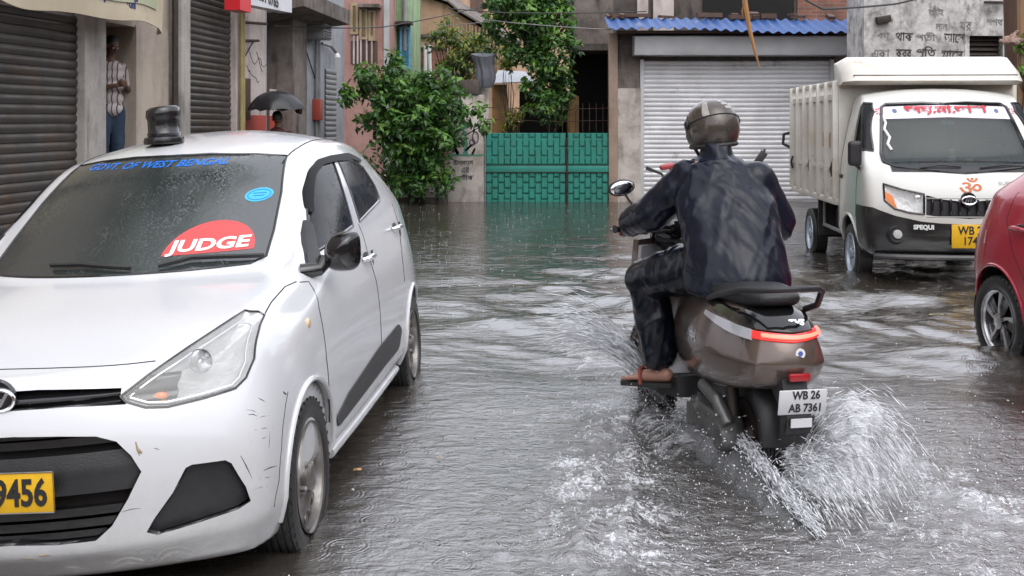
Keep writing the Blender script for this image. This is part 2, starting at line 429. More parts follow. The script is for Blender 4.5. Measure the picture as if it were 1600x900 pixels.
M_['wet_glass'] = car_glass('wet_glass', .85, (.035, .042, .042), .38)
M_['wet_glass'].node_tree.nodes['Principled BSDF'].inputs['IOR'].default_value = 1.8
M_['side_glass'] = car_glass('side_glass', .7, (.006, .007, .008), .25)
M_['side_glass'].node_tree.nodes['Principled BSDF'].inputs['Specular IOR Level'].default_value = .3
def paint(name, col, dirt=(.3, .27, .22), dz=.45, amt=.5, droplets=.12):
    """wet car paint with road film towards the sills and fine scratches"""
    m = mat(name, col, .22, spec=.5, coat=.8); t = m.node_tree; b = t.nodes['Principled BSDF']
    tc = t.nodes.new('ShaderNodeTexCoord'); sx = t.nodes.new('ShaderNodeSeparateXYZ'); t.links.new(tc.outputs['Object'], sx.inputs[0])
    n = t.nodes.new('ShaderNodeTexNoise'); n.inputs['Scale'].default_value = 5; n.inputs['Detail'].default_value = 10; n.inputs['Roughness'].default_value = .75; t.links.new(tc.outputs['Object'], n.inputs[0])
    r = t.nodes.new('ShaderNodeMapRange'); r.inputs[1].default_value = dz; r.inputs[2].default_value = .15; r.inputs[3].default_value = 0; r.inputs[4].default_value = amt; t.links.new(sx.outputs[2], r.inputs[0])
    r2 = t.nodes.new('ShaderNodeMapRange'); r2.inputs[1].default_value = .35; r2.inputs[2].default_value = .7; t.links.new(n.outputs[0], r2.inputs[0])
    mu = t.nodes.new('ShaderNodeMath'); mu.operation = 'MULTIPLY'; t.links.new(r.outputs[0], mu.inputs[0]); t.links.new(r2.outputs[0], mu.inputs[1])
    # scratches: thin stretched noise bands on the corners
    mp = t.nodes.new('ShaderNodeMapping'); mp.inputs['Scale'].default_value = (3, 3, 26); mp.inputs['Rotation'].default_value = (.25, .3, 0); t.links.new(tc.outputs['Object'], mp.inputs[0])
    n3 = t.nodes.new('ShaderNodeTexNoise'); n3.inputs['Scale'].default_value = 2.2; n3.inputs['Detail'].default_value = 7; n3.inputs['Roughness'].default_value = .65; t.links.new(mp.outputs[0], n3.inputs[0])
    r3 = t.nodes.new('ShaderNodeMapRange'); r3.inputs[1].default_value = .70; r3.inputs[2].default_value = .74; r3.inputs[4].default_value = .7; t.links.new(n3.outputs[0], r3.inputs[0])
    mxm = t.nodes.new('ShaderNodeMath'); mxm.operation = 'MAXIMUM'; t.links.new(mu.outputs[0], mxm.inputs[0]); t.links.new(r3.outputs[0], mxm.inputs[1])
    mx = t.nodes.new('ShaderNodeMix'); mx.data_type = 'RGBA'; mx.inputs[6].default_value = (*col, 1); mx.inputs[7].default_value = (*dirt, 1)
    t.links.new(mxm.outputs[0], mx.inputs[0]); t.links.new(mx.outputs[2], b.inputs['Base Color'])
    v = t.nodes.new('ShaderNodeTexVoronoi'); v.inputs['Scale'].default_value = 120; t.links.new(tc.outputs['Object'], v.inputs[0])
    rv = t.nodes.new('ShaderNodeMapRange'); rv.inputs[1].default_value = 0; rv.inputs[2].default_value = .35; rv.inputs[3].default_value = 1; rv.inputs[4].default_value = 0; t.links.new(v.outputs['Distance'], rv.inputs[0])
    bp = t.nodes.new('ShaderNodeBump'); bp.inputs['Strength'].default_value = droplets; bp.inputs['Distance'].default_value = .003; t.links.new(rv.outputs[0], bp.inputs['Height']); t.links.new(bp.outputs[0], b.inputs['Coat Normal'])
    return m
M_['white_paint'] = paint('white_paint', (.64, .65, .67), dz=.6, amt=.6, droplets=.25)
M_['lamp_glass'] = mat('lamp_glass', (.75, .76, .74), .08, spec=.8, alpha=.22, coat=.8)
M_['reflector'] = mat('reflector', (.78, .79, .80), .28, .45, col2=(.5, .5, .5), nscale=14, bump=.9, bscale=34)
M_['amber'] = mat('amber', (.8, .22, .03), .2, coat=.5)
M_['plate_yellow'] = mat('plate_yellow', (.85, .50, .02), .4, col2=(.72, .40, .02), nscale=30)
M_['plate_ink'] = mat('plate_ink', (.02, .02, .02), .5)
M_['visor_plastic'] = mat('visor_plastic', (.008, .008, .009), .5, spec=.15)
M_['interior'] = mat('interior', (.05, .05, .052), .7, col2=(.03, .03, .03))
M_['seat_fabric'] = mat('seat_fabric', (.16, .15, .14), .85, col2=(.09, .09, .09), nscale=30)

CARM = Matrix.Translation((-1.520, 4.05, GZ)) @ Matrix.Rotation(R(-3.57), 4, 'Z') @ Matrix.Translation((.8, 0, 0)) @ Matrix.Rotation(R(-3.0), 4, 'Y') @ Matrix.Translation((-.8, 0, 0))
def small_car_cage(hatch=0):
    st = [
     [(-.44,.19,.76),(-.47,.30,.80),(-.48,.46,.81),(-.47,.60,.80),(-.42,.735,.765),(-.37,.815,.74),(-.33,.865,.705)],
     [(-.20,.20,.80),(-.20,.32,.835),(-.20,.48,.835),(-.20,.64,.83),(-.20,.79,.795),(-.19,.87,.75),(-.18,.91,.70)],
     [(.08,.20,.76),(.08,.32,.83),(.08,.50,.845),(.08,.68,.84),(.08,.83,.80),(.08,.905,.75),(.08,.94,.69)],
     [(.44,.20,.76),(.44,.32,.83),(.44,.52,.84),(.44,.72,.835),(.44,.90,.795),(.45,.955,.735),(.47,.975,.685)],
     [(.85,.20,.77),(.85,.32,.835),(.85,.54,.84),(.85,.76,.835),(.86,.98,.785),(.98,1.24,.685),(1.12,1.405,.585)],
     [(1.5,.20,.77),(1.5,.32,.835),(1.5,.56,.84),(1.5,.79,.835),(1.5,1.02,.785),(1.52,1.27,.685),(1.56,1.465,.58)],
     [(2.1,.20,.77),(2.1,.32,.835),(2.1,.58,.845),(2.1,.82,.84),(2.1,1.07,.785),(2.12,1.28,.68),(2.14,1.455,.565)],
     [(2.62,.22,.76),(2.62,.34,.82),(2.62,.60,.85),(2.62,.85,.825),(2.62,1.10,.76),(2.63,1.27,.65),(2.64,1.40,.525)],
     [(2.80,.25,.66),(2.86,.37,.74),(2.88,.60,.76),(2.87,.84,.73),(2.86,1.09,.67),(2.82,1.22,.58),(2.76,1.34,.47)]]
    if hatch:
        for j, k in ((7, 5), (7, 6), (8, 4), (8, 5), (8, 6), (6, 6)): y, z, w = st[j][k]; q = hatch*{4: .25, 5: .75, 6: 1}[k]*(1 if j > 6 else .4); st[j][k] = (y-q, z, w-.04*(j > 6))
    zc = [.815, .905, .955, .995, 1.455, 1.56, 1.56, 1.50, 1.41]
    yc = [-.66, -.33, -.02, .18, .94, 1.5, 2.1, 2.64, 2.84]
    yc[7] -= hatch; yc[8] -= hatch; yc[6] -= hatch*.4
    yfc = [-.66, -.76, -.785, -.785, -.75, -.71, -.66]
    yrc = [2.96, 3.06, 3.08, 3.06, 3.03, 2.95, 2.86]
    yrc[4] -= hatch*.25; yrc[5] -= hatch*.75; yrc[6] -= hatch
    nx, nz = 4, 6
    cr = [(lambda a, b: a[2] == b[2] == 4 and abs(a[0]) == nx and abs(b[0]) == nx and 1 <= a[1] <= 7, .45), (lambda a, b: a[2] == b[2] == 1 and (a[1] == b[1] == 0 or abs(a[0]) == abs(b[0]) == nx), .5), (lambda a, b: a[2] == b[2] == nz and a[1] == b[1] == 0, .5), (lambda a, b: a[2] == b[2] == nz and abs(a[0]) == abs(b[0]) == 2 and a[1] <= 2, .35),
          (lambda a, b: a[2] == nz and b[2] == nz and a[1] == 3 and b[1] == 3, .55),      # cowl
          (lambda a, b: a[2] == nz and b[2] == nz and a[1] == 4 and b[1] == 4, .3),
          (lambda a, b: abs(a[0]) == nx and a[2] == nz and b[2] == nz and abs(b[0]) == nx and a[1] >= 3, .35),
          (lambda a, b: a[2] == 0 and b[2] == 0 and (abs(a[0]) == nx and abs(b[0]) == nx or a[1] == 0 and b[1] == 0), .5)]
    return boxnet([0, .36, .66, .88, 1.0], st, zc, yc, yfc, yrc, crease=cr)
def xz(pts): return [(p.x, p.z) for p in pts]
def yz(pts): return [(p.y, p.z) for p in pts]

def common_car(root, S, pm, sidewin, rimkind, arch_r=.322, wr=.285):
    for (y, nm) in ((0, 'front'), (2.425, 'rear')):
        for s in (-1, 1):
            S.body = boolean(S.body, MB().lathe([(.001, .45*s), (arch_r, .45*s), (arch_r, 1.2*s), (.001, 1.2*s)], (0, y, .30), 'X', 40).mesh())
    for s in (-1, 1):
        for y in (0, 2.425):
            ln = MB().lathe([(.05, .44*s), (arch_r+.012, .44*s), (arch_r+.012, .70*s), (arch_r+.004, .79*s)], (0, y, .30), 'X', 36, a0=-.1, a1=math.pi+.1)
            part('wheel_arch_liner', ln, M_['underbody'], root)
            wheel(root, 'wheel', (s*(.835-.088), y, wr), wr, .16, s, rimkind)
    # arch lips
    for s in (-1, 1):
        for y in (0, 2.425):
            pts = []
            for k in range(31):
                a = R(-18)+R(216)*k/30; q = arch_r+.006; h, n = S.surf('X', (y+math.cos(a)*q, .30+math.sin(a)*q), s)
                if h is not None and .2 < h.z: pts.append(h+n*.0)
            part('wheel_arch_lip', MB().tube(pts, .011, 8), pm, root)

def build_white_car():
    root = thing('parked_car', 'white hatchback parked at the left with a red JUDGE disc in its windscreen', 'car', M=CARM)
    S = Shell(small_car_cage(), 3)
    wp = M_['white_paint']; C = lambda pts: S.casts(CARM, pts)
    # --- measured outlines
    ws = xz(C([(250, 243), (330, 240), (400, 240), (449, 243), (440, 300), (428, 360), (416, 400), (390, 412), (300, 422), (190, 430)]))
    half = [(abs(x), z) for x, z in ws]; top = half[:4]; 
    wpoly = [(max(0, x), z) for x, z in half[1:9]]
    wpoly = wpoly+[(-x, z) for x, z in wpoly[::-1]]
    hl = xz(C([(188, 619), (232, 585), (300, 538), (383, 484), (404, 486), (414, 492), (404, 520), (398, 560), (385, 590), (368, 607), (320, 622), (262, 636), (228, 637), (196, 628)]))
    grl = xz(C([(60, 609), (120, 608), (190, 606), (212, 600), (188, 622), (196, 632), (110, 636), (40, 641)]))
    lg = xz(C([(20, 683), (90, 682), (150, 682), (182, 690), (205, 712), (221, 737), (200, 780), (175, 822), (150, 845), (90, 852), (20, 853)]))
    fg = xz(C([(290, 731), (300, 726), (352, 719), (362, 724), (384, 760), (392, 783), (372, 796), (300, 820), (246, 836), (229, 832), (240, 812), (270, 770)]))
    fw = yz(C([(480, 322), (478, 290), (482, 262), (498, 250), (519, 246), (536, 300), (552, 357), (520, 380), (480, 400), (470, 380)]))
    # --- cuts
    S.cut(wpoly, 'Y', -.3, 1.5)
    glass = S.piece(inset(wpoly, .002), 'Y', -.3, 1.5, S.shell)
    for sgn, nm in ((1, 'r'), (-1, 'l')):
        pl = hl if sgn > 0 else mirx(hl)
        S.cut(pl, 'Y', -1, .3)
        L = S.piece(inset(pl, .003), 'Y', -1, .3, S.shell)
        part('headlight', L, M_['lamp_glass'], root, sm=40)
        # bowl and bulb behind the lens
        cx = sum(p[0] for p in pl)/len(pl); cz = sum(p[1] for p in pl)/len(pl)
        back = MB()
        bp = inset(pl, .004); pts = [(S.surf('Y', p)[0]) for p in bp]
        n = len(pts); 
        cen = Vector((cx, 0, cz)); cen.y = sum(p.y for p in pts)/n+.10
        v0 = [p+Vector((0, .024, 0)) for p in pts]; v1 = [p*.45+cen*.55+Vector((0, .045, 0)) for p in pts]; v2 = [p*.15+cen*.85+Vector((0, .04, 0)) for p in pts]
        back.add([*v0, *v1, *v2], [(i, (i+1) % n, (i+1) % n+n, i+n) for i in range(n)]+[(i+n, (i+1) % n+n, (i+1) % n+2*n, i+2*n) for i in range(n)]+[tuple(range(2*n, 3*n))])
        hb = part('lamp_reflector', back, M_['reflector'], root)
        hh, _ = S.surf('Y', (sgn*.60, .80)); bowl = MB().lathe([(.040, -.01), (.036, .015), (.02, .03), (.001, .034)], hh+Vector((0, .05, 0)), 'Y', 24); bowl.ell(hh+Vector((0, .06, 0)), (.012, .03, .012))
        part('bulb', bowl, M_['chrome'], root)
        hh, _ = S.surf('Y', (sgn*.50, .715)); am = MB().ell(hh+Vector((0, .05, 0)), (.035, .02, .025)); part('indicator_bulb', am, M_['amber'], root)
        part('lamp_seal', edge_tube(S, pl, 'Y', .0045, off=-.002, d=.015), M_['gloss_black'], root)
        rp = inset(pl, .016); part('lamp_rib', edge_tube(S, rp, 'Y', .0035, off=-.012, d=.02), M_['chrome'], root)
        pf = fg if sgn > 0 else mirx(fg)
        S.cut(pf, 'Y', -1.2, -.2)
        pc = S.piece(inset(pf, .002), 'Y', -1.2, -.2, S.shell); pc.transform(Matrix.Translation((-.012*sgn, .028, 0)))
        part('fog_lamp_cover', pc, M_['black_plastic'], root)
        e = MB(); pp = [S.surf('Y', p)[0] for p in densify(pf, .03)]; k = len(pp)
        e.add([*pp, *[p+Vector((0, .045, 0)) for p in pp]], [(i, (i+1) % k, (i+1) % k+k, i+k) for i in range(k)]); part('fog_lamp_recess', e, M_['black_plastic'], root)
    # grille slot and lower grille (symmetric)
    gp = sorted([(abs(x), z) for x, z in grl[:5]], key=lambda p: p[0]); gq = sorted([(abs(x), z) for x, z in grl[5:]], key=lambda p: -p[0])
    g1 = gp+gq; g1 = g1+[(-x, z) for x, z in g1[::-1]]
    lp = [(abs(x), z) for x, z in lg]; g2 = lp+[(-x, z) for x, z in lp[::-1]]
    for g, dep in ((g1, .03), (g2, .07)):
        S.cut(g, 'Y', -1.2, 0)
        pp = [S.surf('Y', p)[0] for p in densify(g, .03)]; k = len(pp); e = MB()
        e.add([*pp, *[p+Vector((0, dep, 0)) for p in pp]], [(i, (i+1) % k, (i+1) % k+k, i+k) for i in range(k)])
        part('grille_surround', e, M_['black_plastic'], root)
    z0, z1 = min(p[1] for p in g2), max(p[1] for p in g2); zb = z0
    gl = MB(); bars = [(z0+.018, .010), (z0+.05, .012), (z0+.085, .012), (z1-.035, .012), (z1-.01, .008)]
    def hw(z, g):
        xs = []
        for i in range(len(g)):
            a, b = g[i], g[(i+1) % len(g)]
            if (a[1]-z)*(b[1]-z) < 0: xs.append(abs(a[0]+(b[0]-a[0])*(z-a[1])/(b[1]-a[1])))
        return max(xs) if xs else .1
    for zz, t in bars:
        w_ = hw(zz, g2); pts = [S.surf('Y', (w_*(q/10-1), zz))[0]+Vector((0, .03, 0)) for q in range(21)]
        for a, b in zip(pts, pts[1:]):
            gl.add([a+Vector((0, 0, t)), b+Vector((0, 0, t)), b+Vector((0, 0, -t)), a+Vector((0, 0, -t)), a+Vector((0, .06, t*.4)), b+Vector((0, .06, t*.4)), b+Vector((0, .06, -t*.4)), a+Vector((0, .06, -t*.4))], [(0, 1, 2, 3), (0, 4, 5, 1), (3, 2, 6, 7)])
    zz = (z0+z1)/2+.035; w_ = hw(zz, g2)
    cb = MB().grid(lambda u, v: (lambda h: h+Vector((0, .018+.02*abs(v-.5), 0)))(S.surf('Y', (hw(zz-.06+.12*v, g2)*(2*u-1)*.995, zz-.06+.12*v))[0]), 24, 6)
    part('grille_bar', gl, M_['gloss_black'], root, sm=20); part('plate_holder', cb, M_['black_plastic'], root)
    bk = MB().grid(lambda u, v: (lambda h: h+Vector((0, .085, 0)))(S.surf('Y', (.62*(2*u-1), z0-.02+(z1-z0+.04)*v))[0]), 20, 4); part('grille_backing', bk, M_['underbody'], root)
    z2, z3 = min(p[1] for p in g1), max(p[1] for p in g1)
    ug = MB().grid(lambda u, v: (lambda h: h+Vector((0, .02+.012*math.sin(v*6.28*1.5), 0)))(S.surf('Y', (.56*(2*u-1), z2-.004+(z3-z2+.008)*v))[0]), 30, 12); part('upper_grille', ug, M_['gloss_black'], root)
    # bonnet seam
    hs_ = xz(C([(10, 577), (120, 574), (200, 569), (243, 564)])); hs_ = [(abs(p[0]), p[1]) for p in hs_]
    line = hs_[::-1]; line = line+[(-x, z) for x, z in line[::-1]]
    part('bonnet_seam', edge_tube(S, line, 'Y', .0028, off=-.0006, closed=False), M_['underbody'], root)
    for s in (1, -1):
        bl = C([(414, 490), (424, 472), (445, 448), (463, 440)]); pts = [(p.x*s, p.y) for p in bl]
        part('bonnet_seam', edge_tube(S, pts, 'Z', .0028, off=-.0006, closed=False), M_['underbody'], root)
    for s in (1, -1):
        for nm, px_, r_, m_ in (('bumper_gap', [(450, 612), (444, 650), (440, 700), (436, 750), (428, 792)], .0025, 'underbody'), ):
            q = C(px_); part(nm, edge_tube(S, [(p.x*s, p.z) for p in q], 'Y', r_, off=-.0012, closed=False), M_[m_], root)
    random.seed(31); M_['scuff_dark'] = mat('scuff_dark', (.10, .09, .085), .8); M_['scuff_tan'] = mat('scuff_tan', (.35, .27, .17), .8)
    for px0, py0, dx, dy, r_, m_ in ((388, 648, 14, 2, .0016, 'scuff_dark'), (392, 690, 40, -8, .0012, 'scuff_dark'), (404, 622, 10, 6, .0016, 'scuff_dark'), (442, 612, 6, 4, .0035, 'scuff_dark'), (376, 712, 18, 36, .0022, 'scuff_dark'), (400, 655, 22, -6, .001, 'scuff_dark'), (412, 735, 20, -7, .0022, 'scuff_dark'), (405, 748, 26, -6, .001, 'scuff_dark'), (396, 765, 22, -5, .001, 'scuff_dark'), (212, 690, 6, 22, .004, 'scuff_tan'), (214, 700, 8, 8, .006, 'scuff_tan'), (190, 800, 30, -6, .0012, 'scuff_dark'), (60, 868, 20, -1, .003, 'scuff_tan'), (30, 872, 30, 2, .002, 'scuff_tan'), (240, 700, 10, 3, .0012, 'scuff_dark'), (420, 700, 2, -26, .0012, 'scuff_dark'), (398, 672, 30, -3, .0012, 'scuff_dark'), (385, 640, 20, 7, .001, 'scuff_dark')):
        q = C([(px0, py0), (px0+dx*.5, py0+dy*.5+random.uniform(-2, 2)), (px0+dx, py0+dy)])
        if len(q) > 1: part('paint_scuff', MB().tube(q, [r_*.5, r_, r_*.3][:len(q)], 5), M_[m_], root)
    # --- windscreen with frit, seal, writing
    part('windscreen', glass, M_['wet_glass'], root, sm=40)
    part('windscreen_seal', edge_tube(S, wpoly, 'Y', .006, off=-.001, d=.03), M_['gloss_black'], root)
    zc0 = min(p[1] for p in wpoly)
    fr = MB().grid(lambda u, v: (lambda h, n: h-n*.024)(*S.surf('Y', (.60*(2*u-1), zc0-.01+.055*v+.02*(1-(2*u-1)**2)))), 24, 3); part('cowl_panel', fr, M_['black_plastic'], root)
    def ondecal(mb, px, py, h_m, name, m, wid=None, off=.002, rot=0, inside=False):
        hc = S.cast(CARM, px, py); xs = [v[0] for v in mb.v]; ys = [v[1] for v in mb.v]
        sc = h_m; c, s_ = math.cos(rot), math.sin(rot)
        mb.v = [(hc.x+(v[0]*c-v[1]*s_)*sc, hc.z+(v[0]*s_+v[1]*c)*sc, v[2]*sc) for v in mb.v]
        decal(S, mb, 'Y', 1, off); return part(name, mb, m, root)
    M_['blue_vinyl'] = mat('blue_vinyl', (.01, .16, .62), .35); M_['red_vinyl'] = mat('red_vinyl', (.62, .07, .07), .45, col2=(.5, .08, .08)); M_['white_vinyl'] = mat('white_vinyl', (.78, .8, .78), .5)
    M_['cyan_vinyl'] = mat('cyan_vinyl', (.05, .42, .68), .4)
    a_, b_ = S.cast(CARM, 143, 261), S.cast(CARM, 356, 253)
    t = text_mb('GOVT. OF WEST BENGAL', 1, bold=.022, shear=.25); wt = max(v[0] for v in t.v)-min(v[0] for v in t.v)
    sc = abs(b_.x-a_.x)/wt; mc = (a_+b_)/2; hh = .038/ .72
    t.v = [(mc.x+v[0]*sc, mc.z+v[1]*hh*.72, 0) for v in t.v]; decal(S, t, 'Y', 1, .0015); part('windscreen_lettering', t, M_['blue_vinyl'], root)
    # half disc
    a_, b_ = S.cast(CARM, 251, 401), S.cast(CARM, 394, 394); cx = (a_.x+b_.x)/2; rx = abs(b_.x-a_.x)/2; tp = S.cast(CARM, 333, 345); rz_ = tp.z-a_.z
    poly = [(cx+rx*math.cos(R(q)), a_.z+rz_*math.sin(R(q))) for q in range(0, 181, 9)]
    part('red_disc_sticker', decal(S, patch(poly, .03), 'Y', 1, .001), M_['red_vinyl'], root)
    t = text_mb('JUDGE', 1, bold=.035); wt = max(v[0] for v in t.v)-min(v[0] for v in t.v); sc = rx*1.78/wt
    t.v = [(cx+v[0]*sc, a_.z+.027+v[1]*.055, 0) for v in t.v]; decal(S, t, 'Y', 1, .003); part('sticker_lettering', t, M_['white_vinyl'], root)
    hc = S.cast(CARM, 405, 304); poly = [(hc.x+.052*math.cos(R(q)), hc.z+.027*math.sin(R(q))) for q in range(0, 360, 15)]
    part('blue_oval_sticker', decal(S, patch(poly, .03), 'Y', 1, .001), M_['cyan_vinyl'], root)
    ring = edge_tube(S, [(hc.x+.042*math.cos(R(q)), hc.z+.02*math.sin(R(q))) for q in range(0, 360, 15)], 'Y', .0012, off=.002, d=.01); part('sticker_ring', ring, M_['blue_vinyl'], root)
    for dz, w_ in ((.006, .05), (-.004, .04)):
        part('sticker_line', edge_tube(S, [(hc.x-w_/2, hc.z+dz), (hc.x+w_/2, hc.z+dz)], 'Y', .0012, off=.002, closed=False, d=.01), M_['blue_vinyl'], root)
    # --- wipers
    for pts in ([(82, 420), (130, 419), (205, 424)], [(248, 421), (300, 408), (350, 406), (412, 404)]):
        w3 = C(pts); dn = []
        for a, b in zip(w3, w3[1:]):
            for q in range(6): dn.append(a.lerp(b, q/6))
        dn.append(w3[-1]); dn = [S.surf('Y', (p.x, p.z)) for p in dn]; dn = [h+n*.014 for h, n in dn if h is not None]
        wi = part('wiper', MB().tube(dn, [.007]*len(dn), 6), M_['black_plastic'], root)
        part('wiper_blade', MB().tube([p-Vector((0, .006, -.006)) for p in dn], .006, 4), M_['rubber'], wi)
    # --- side windows, both sides
    F1 = yz(C([(481, 345), (479, 300), (486, 270), (499, 254), (519, 249), (535, 296), (551, 353), (520, 376), (490, 396)]))
    R1 = yz(C([(527, 249), (548, 249), (567, 262), (585, 290), (592, 308), (592, 314), (575, 332), (561, 347)]))
    SAIL = [(.40, .952), (.53, 1.025), (.745, 1.15), (.735, 1.12), (.62, 1.03), (.58, .985), (.50, .955)]
    for s in (1, -1):
        a, b = (.3*s, 1.2*s)
        for nm, pl in (('side_window', F1), ('side_window', R1)):
            S.cut(pl, 'X', a, b)
            g = S.piece(inset(pl, .002), 'X', a, b, S.shell); part(nm, g, M_['side_glass'], root, sm=40)
            part('window_seal', edge_tube(S, pl, 'X', .007, s, off=0, d=.03), M_['gloss_black'], root)
        sp = S.piece(roundpoly(SAIL, .02, 3), 'X', a, b, S.shell); sp.transform(Matrix.Translation((.010*s, -.004, .002))); part('mirror_sail', sp, M_['black_plastic'], root)
        # rain visor over the doors
        vp = [(.80, 1.188), (.85, 1.226), (.907, 1.267), (1.065, 1.348), (1.245, 1.390), (1.49, 1.402), (1.9, 1.405), (2.15, 1.365), (2.12, 1.345), (1.88, 1.372), (1.49, 1.372), (1.25, 1.365), (1.08, 1.325), (.93, 1.245), (.80, 1.16)]
        v = S.piece(roundpoly(vp, .05, 4), 'X', a, b, S.shell); v.transform(Matrix.Translation((.012*s, 0, 0))); part('rain_visor', v, M_['visor_plastic'], root)
    # pillar line / door gaps, cladding, handles
    FD = yz(C([(468, 441), (482, 440), (498, 480), (510, 560), (515, 660)])); 
    for s in (1, -1):
        part('door_gap', edge_tube(S, FD, 'X', .003, s, off=-.0008, closed=False), M_['underbody'], root)
        RD = yz(C([(560, 350), (574, 395), (588, 440), (594, 490), (597, 560)]))
        part('door_gap', edge_tube(S, RD, 'X', .003, s, off=-.0008, closed=False), M_['underbody'], root)
        RR = yz(C([(612, 318), (622, 350), (628, 400), (632, 440)]))
        part('door_gap', edge_tube(S, RR, 'X', .003, s, off=-.0008, closed=False), M_['underbody'], root)
        CL = yz(C([(525, 652), (545, 612), (590, 545), (622, 506), (627, 515), (622, 545), (600, 572), (560, 625), (527, 668)]))
        c = S.piece(roundpoly(CL, .03, 3), 'X', .3*s, 1.2*s, S.shell); c.transform(Matrix.Translation((.006*s, 0, 0))); part('door_moulding', c, M_['black_plastic'], root)
        part('roof_seam', edge_tube(S, [(s*.49, 1.04), (s*.50, 1.3), (s*.49, 1.9), (s*.45, 2.5)], 'Z', .004, off=-.001, closed=False), M_['underbody'], root)
        for (px, py) in ((571, 402), (616, 355)):
            h = S.cast(CARM, px, py); hh, n = S.surf('X', (h.y, h.z), s)
            hd = MB().tube([hh+Vector((s*.002, -.075, -.004)), hh+Vector((s*.03, -.06, 0)), hh+Vector((s*.036, 0, .004)), hh+Vector((s*.03, .06, 0)), hh+Vector((s*.002, .08, -.004))], [.010, .013, .015, .013, .010], 10)
            dh = part('door_handle', hd, M_['chrome'], root)
            part('handle_cup', MB().ell(hh, (.004, .055, .026)), M_['black_plastic'], dh)
            part('edge_guard', MB().box(hh+Vector((s*.008, .13, -.03)), (.008, .012, .10), rx=R(8)), M_['rubber'], root)
        h = S.cast(CARM, 482, 505); hh, n = S.surf('X', (h.y, h.z), s); part('side_repeater', MB().ell(hh, (.008, .024, .02)), mat('repeater', (.75, .55, .35), .2, coat=.6), root)
    # mirrors
    for s in (1, -1):
        h = S.cast(CARM, 478, 425); b0 = Vector((h.x*s, h.y, h.z)); mc = Vector((s*.862, h.y+.06, 1.03))
        mm = MB().tube([b0+Vector((-.02*s, 0, 0)), b0*.6+mc*.4+Vector((0, -.01, -.02)), mc-Vector((s*.07, 0, .035))], [.035, .026, .034], 12)
        m0 = part('mirror', mm, M_['gloss_black'], root)
        sh = MB(); 
        Rm = Matrix.Rotation(R(-14*s), 3, 'Z')
        def mfn(u, v, s=s, Rm=Rm, mc=mc):
            a = 2*math.pi*u; q = math.sin(min(v, 1)*math.pi/2); sx_ = .076*abs(math.cos(a))**.55*math.copysign(1, math.cos(a)); sz_ = .080*abs(math.sin(a))**.6*math.copysign(1, math.sin(a))
            tap = 1-.25*(math.cos(a)*s < 0)*abs(math.cos(a))
            return mc+Rm @ Vector((sx_*q, -.085*math.cos(v*math.pi/2)*1.0+.03, sz_*q*tap+.012*math.cos(a)*s))
        sh.grid(mfn, 32, 12, closeu=True); sh.grid(lambda u, v: (mfn(u, 1)-mc)*(1-v*.999)*1.0+mc+Rm @ Vector((0, .03*v*0, 0)), 32, 2, closeu=True)
        part('mirror_housing', sh, M_['gloss_black'], m0)
    # beacon
    hh = S.cast(CARM, 245, 232); hb, _ = S.surf('Z', (hh.x, hh.y+.10))
    bt = MB().lathe([(.001, .0), (.092, 0), (.095, .012), (.09, .032), (.074, .038), (.077, .05), (.072, .056), (.073, .12), (.080, .135), (.076, .165), (.062, .176), (.001, .172)], hb, 'Z', 32)
    for q in range(len(bt.v)):
        x, y, z = bt.v[q]; dz = z-hb.z
        if dz > .1: z += (x-hb.x)*.08
        bt.v[q] = (hb.x+(x-hb.x)*1.0+.0*dz, y, z)
    part('roof_beacon', bt, mat('beacon_wrap', (.010, .010, .011), .16, coat=.5, bump=.35, bscale=22), root, sm=50)
    part('beacon_lead', MB().tube([hb+Vector((.085, 0, .01)), hb+Vector((.1, -.03, .004)), hb+Vector((.08, -.07, .003)), hb+Vector((.03, -.09, .003))], .003, 5), M_['rubber'], root)
    # emblem (an italic H in an oval) and number plate
    h = S.cast(CARM, -6, 625); hh, n = S.surf('Y', (h.x, h.z))
    em = MB(); em.tube([hh+Vector((.062*math.cos(R(q)), -.012, .034*math.sin(R(q)))) for q in range(0, 375, 15)], .006, 8)
    t = text_mb('H', .058, .004, bold=.001, shear=.45, sx=1.35); place(t, hh+Vector((0, -.014, 0)), (1, 0, 0), (0, 0, 1)); em.add(t.v, t.f); part('emblem', em, M_['chrome'], root)
    part('emblem_backing', MB().lathe([(.001, -.008), (.058, -.008), (.06, .01)], hh, 'Y', 32), M_['gloss_black'], root)
    a_ = S.cast(CARM, 90, 762); pc = Vector((a_.x-.25+.004, S.surf('Y', (0, a_.z))[0].y-.004, a_.z-.002))
    pl = MB().box(pc, (.50, .006, .118), bev=.004); pp = part('number_plate', pl, M_['plate_yellow'], root)
    t = text_mb('WB 04F 9456', .108, .0012, bold=.003, sx=.80); wt = max(v[0] for v in t.v); t.v = [(v[0]*.225/wt, v[1], v[2]) for v in t.v]
    place(t, pc+Vector((.005, -.0045, -.004)), (1, 0, 0), (0, 0, 1)); part('plate_lettering', t, M_['plate_ink'], pp)
    fr = MB(); x, z = .25, .059
    fr.tube([pc+Vector((sx_*x, -.004, sz_*z)) for sx_, sz_ in ((-1, -1), (1, -1), (1, 1), (-1, 1), (-1, -1))], .0022, 6); part('plate_rim', fr, M_['steel'], pp)
    # rear lamps, rear window, rear plate
    rw = [(-.50, 1.12), (.50, 1.12), (.42, 1.34), (-.42, 1.34)]; S.cut(rw, 'Y', 2.5, 3.4); part('rear_window', S.piece(inset(rw, .002), 'Y', 2.5, 3.4, S.shell), M_['side_glass'], root)
    for s in (1, -1):
        tl = [(s*.52, .82), (s*.72, .80), (s*.70, 1.06), (s*.60, 1.06)]; tl = tl if s > 0 else tl[::-1]
        S.cut(tl, 'Y', 2.3, 3.4); part('tail_lamp', S.piece(inset(tl, .002), 'Y', 2.3, 3.4, S.shell), mat('tail_red', (.35, .01, .01), .1, coat=.7), root)
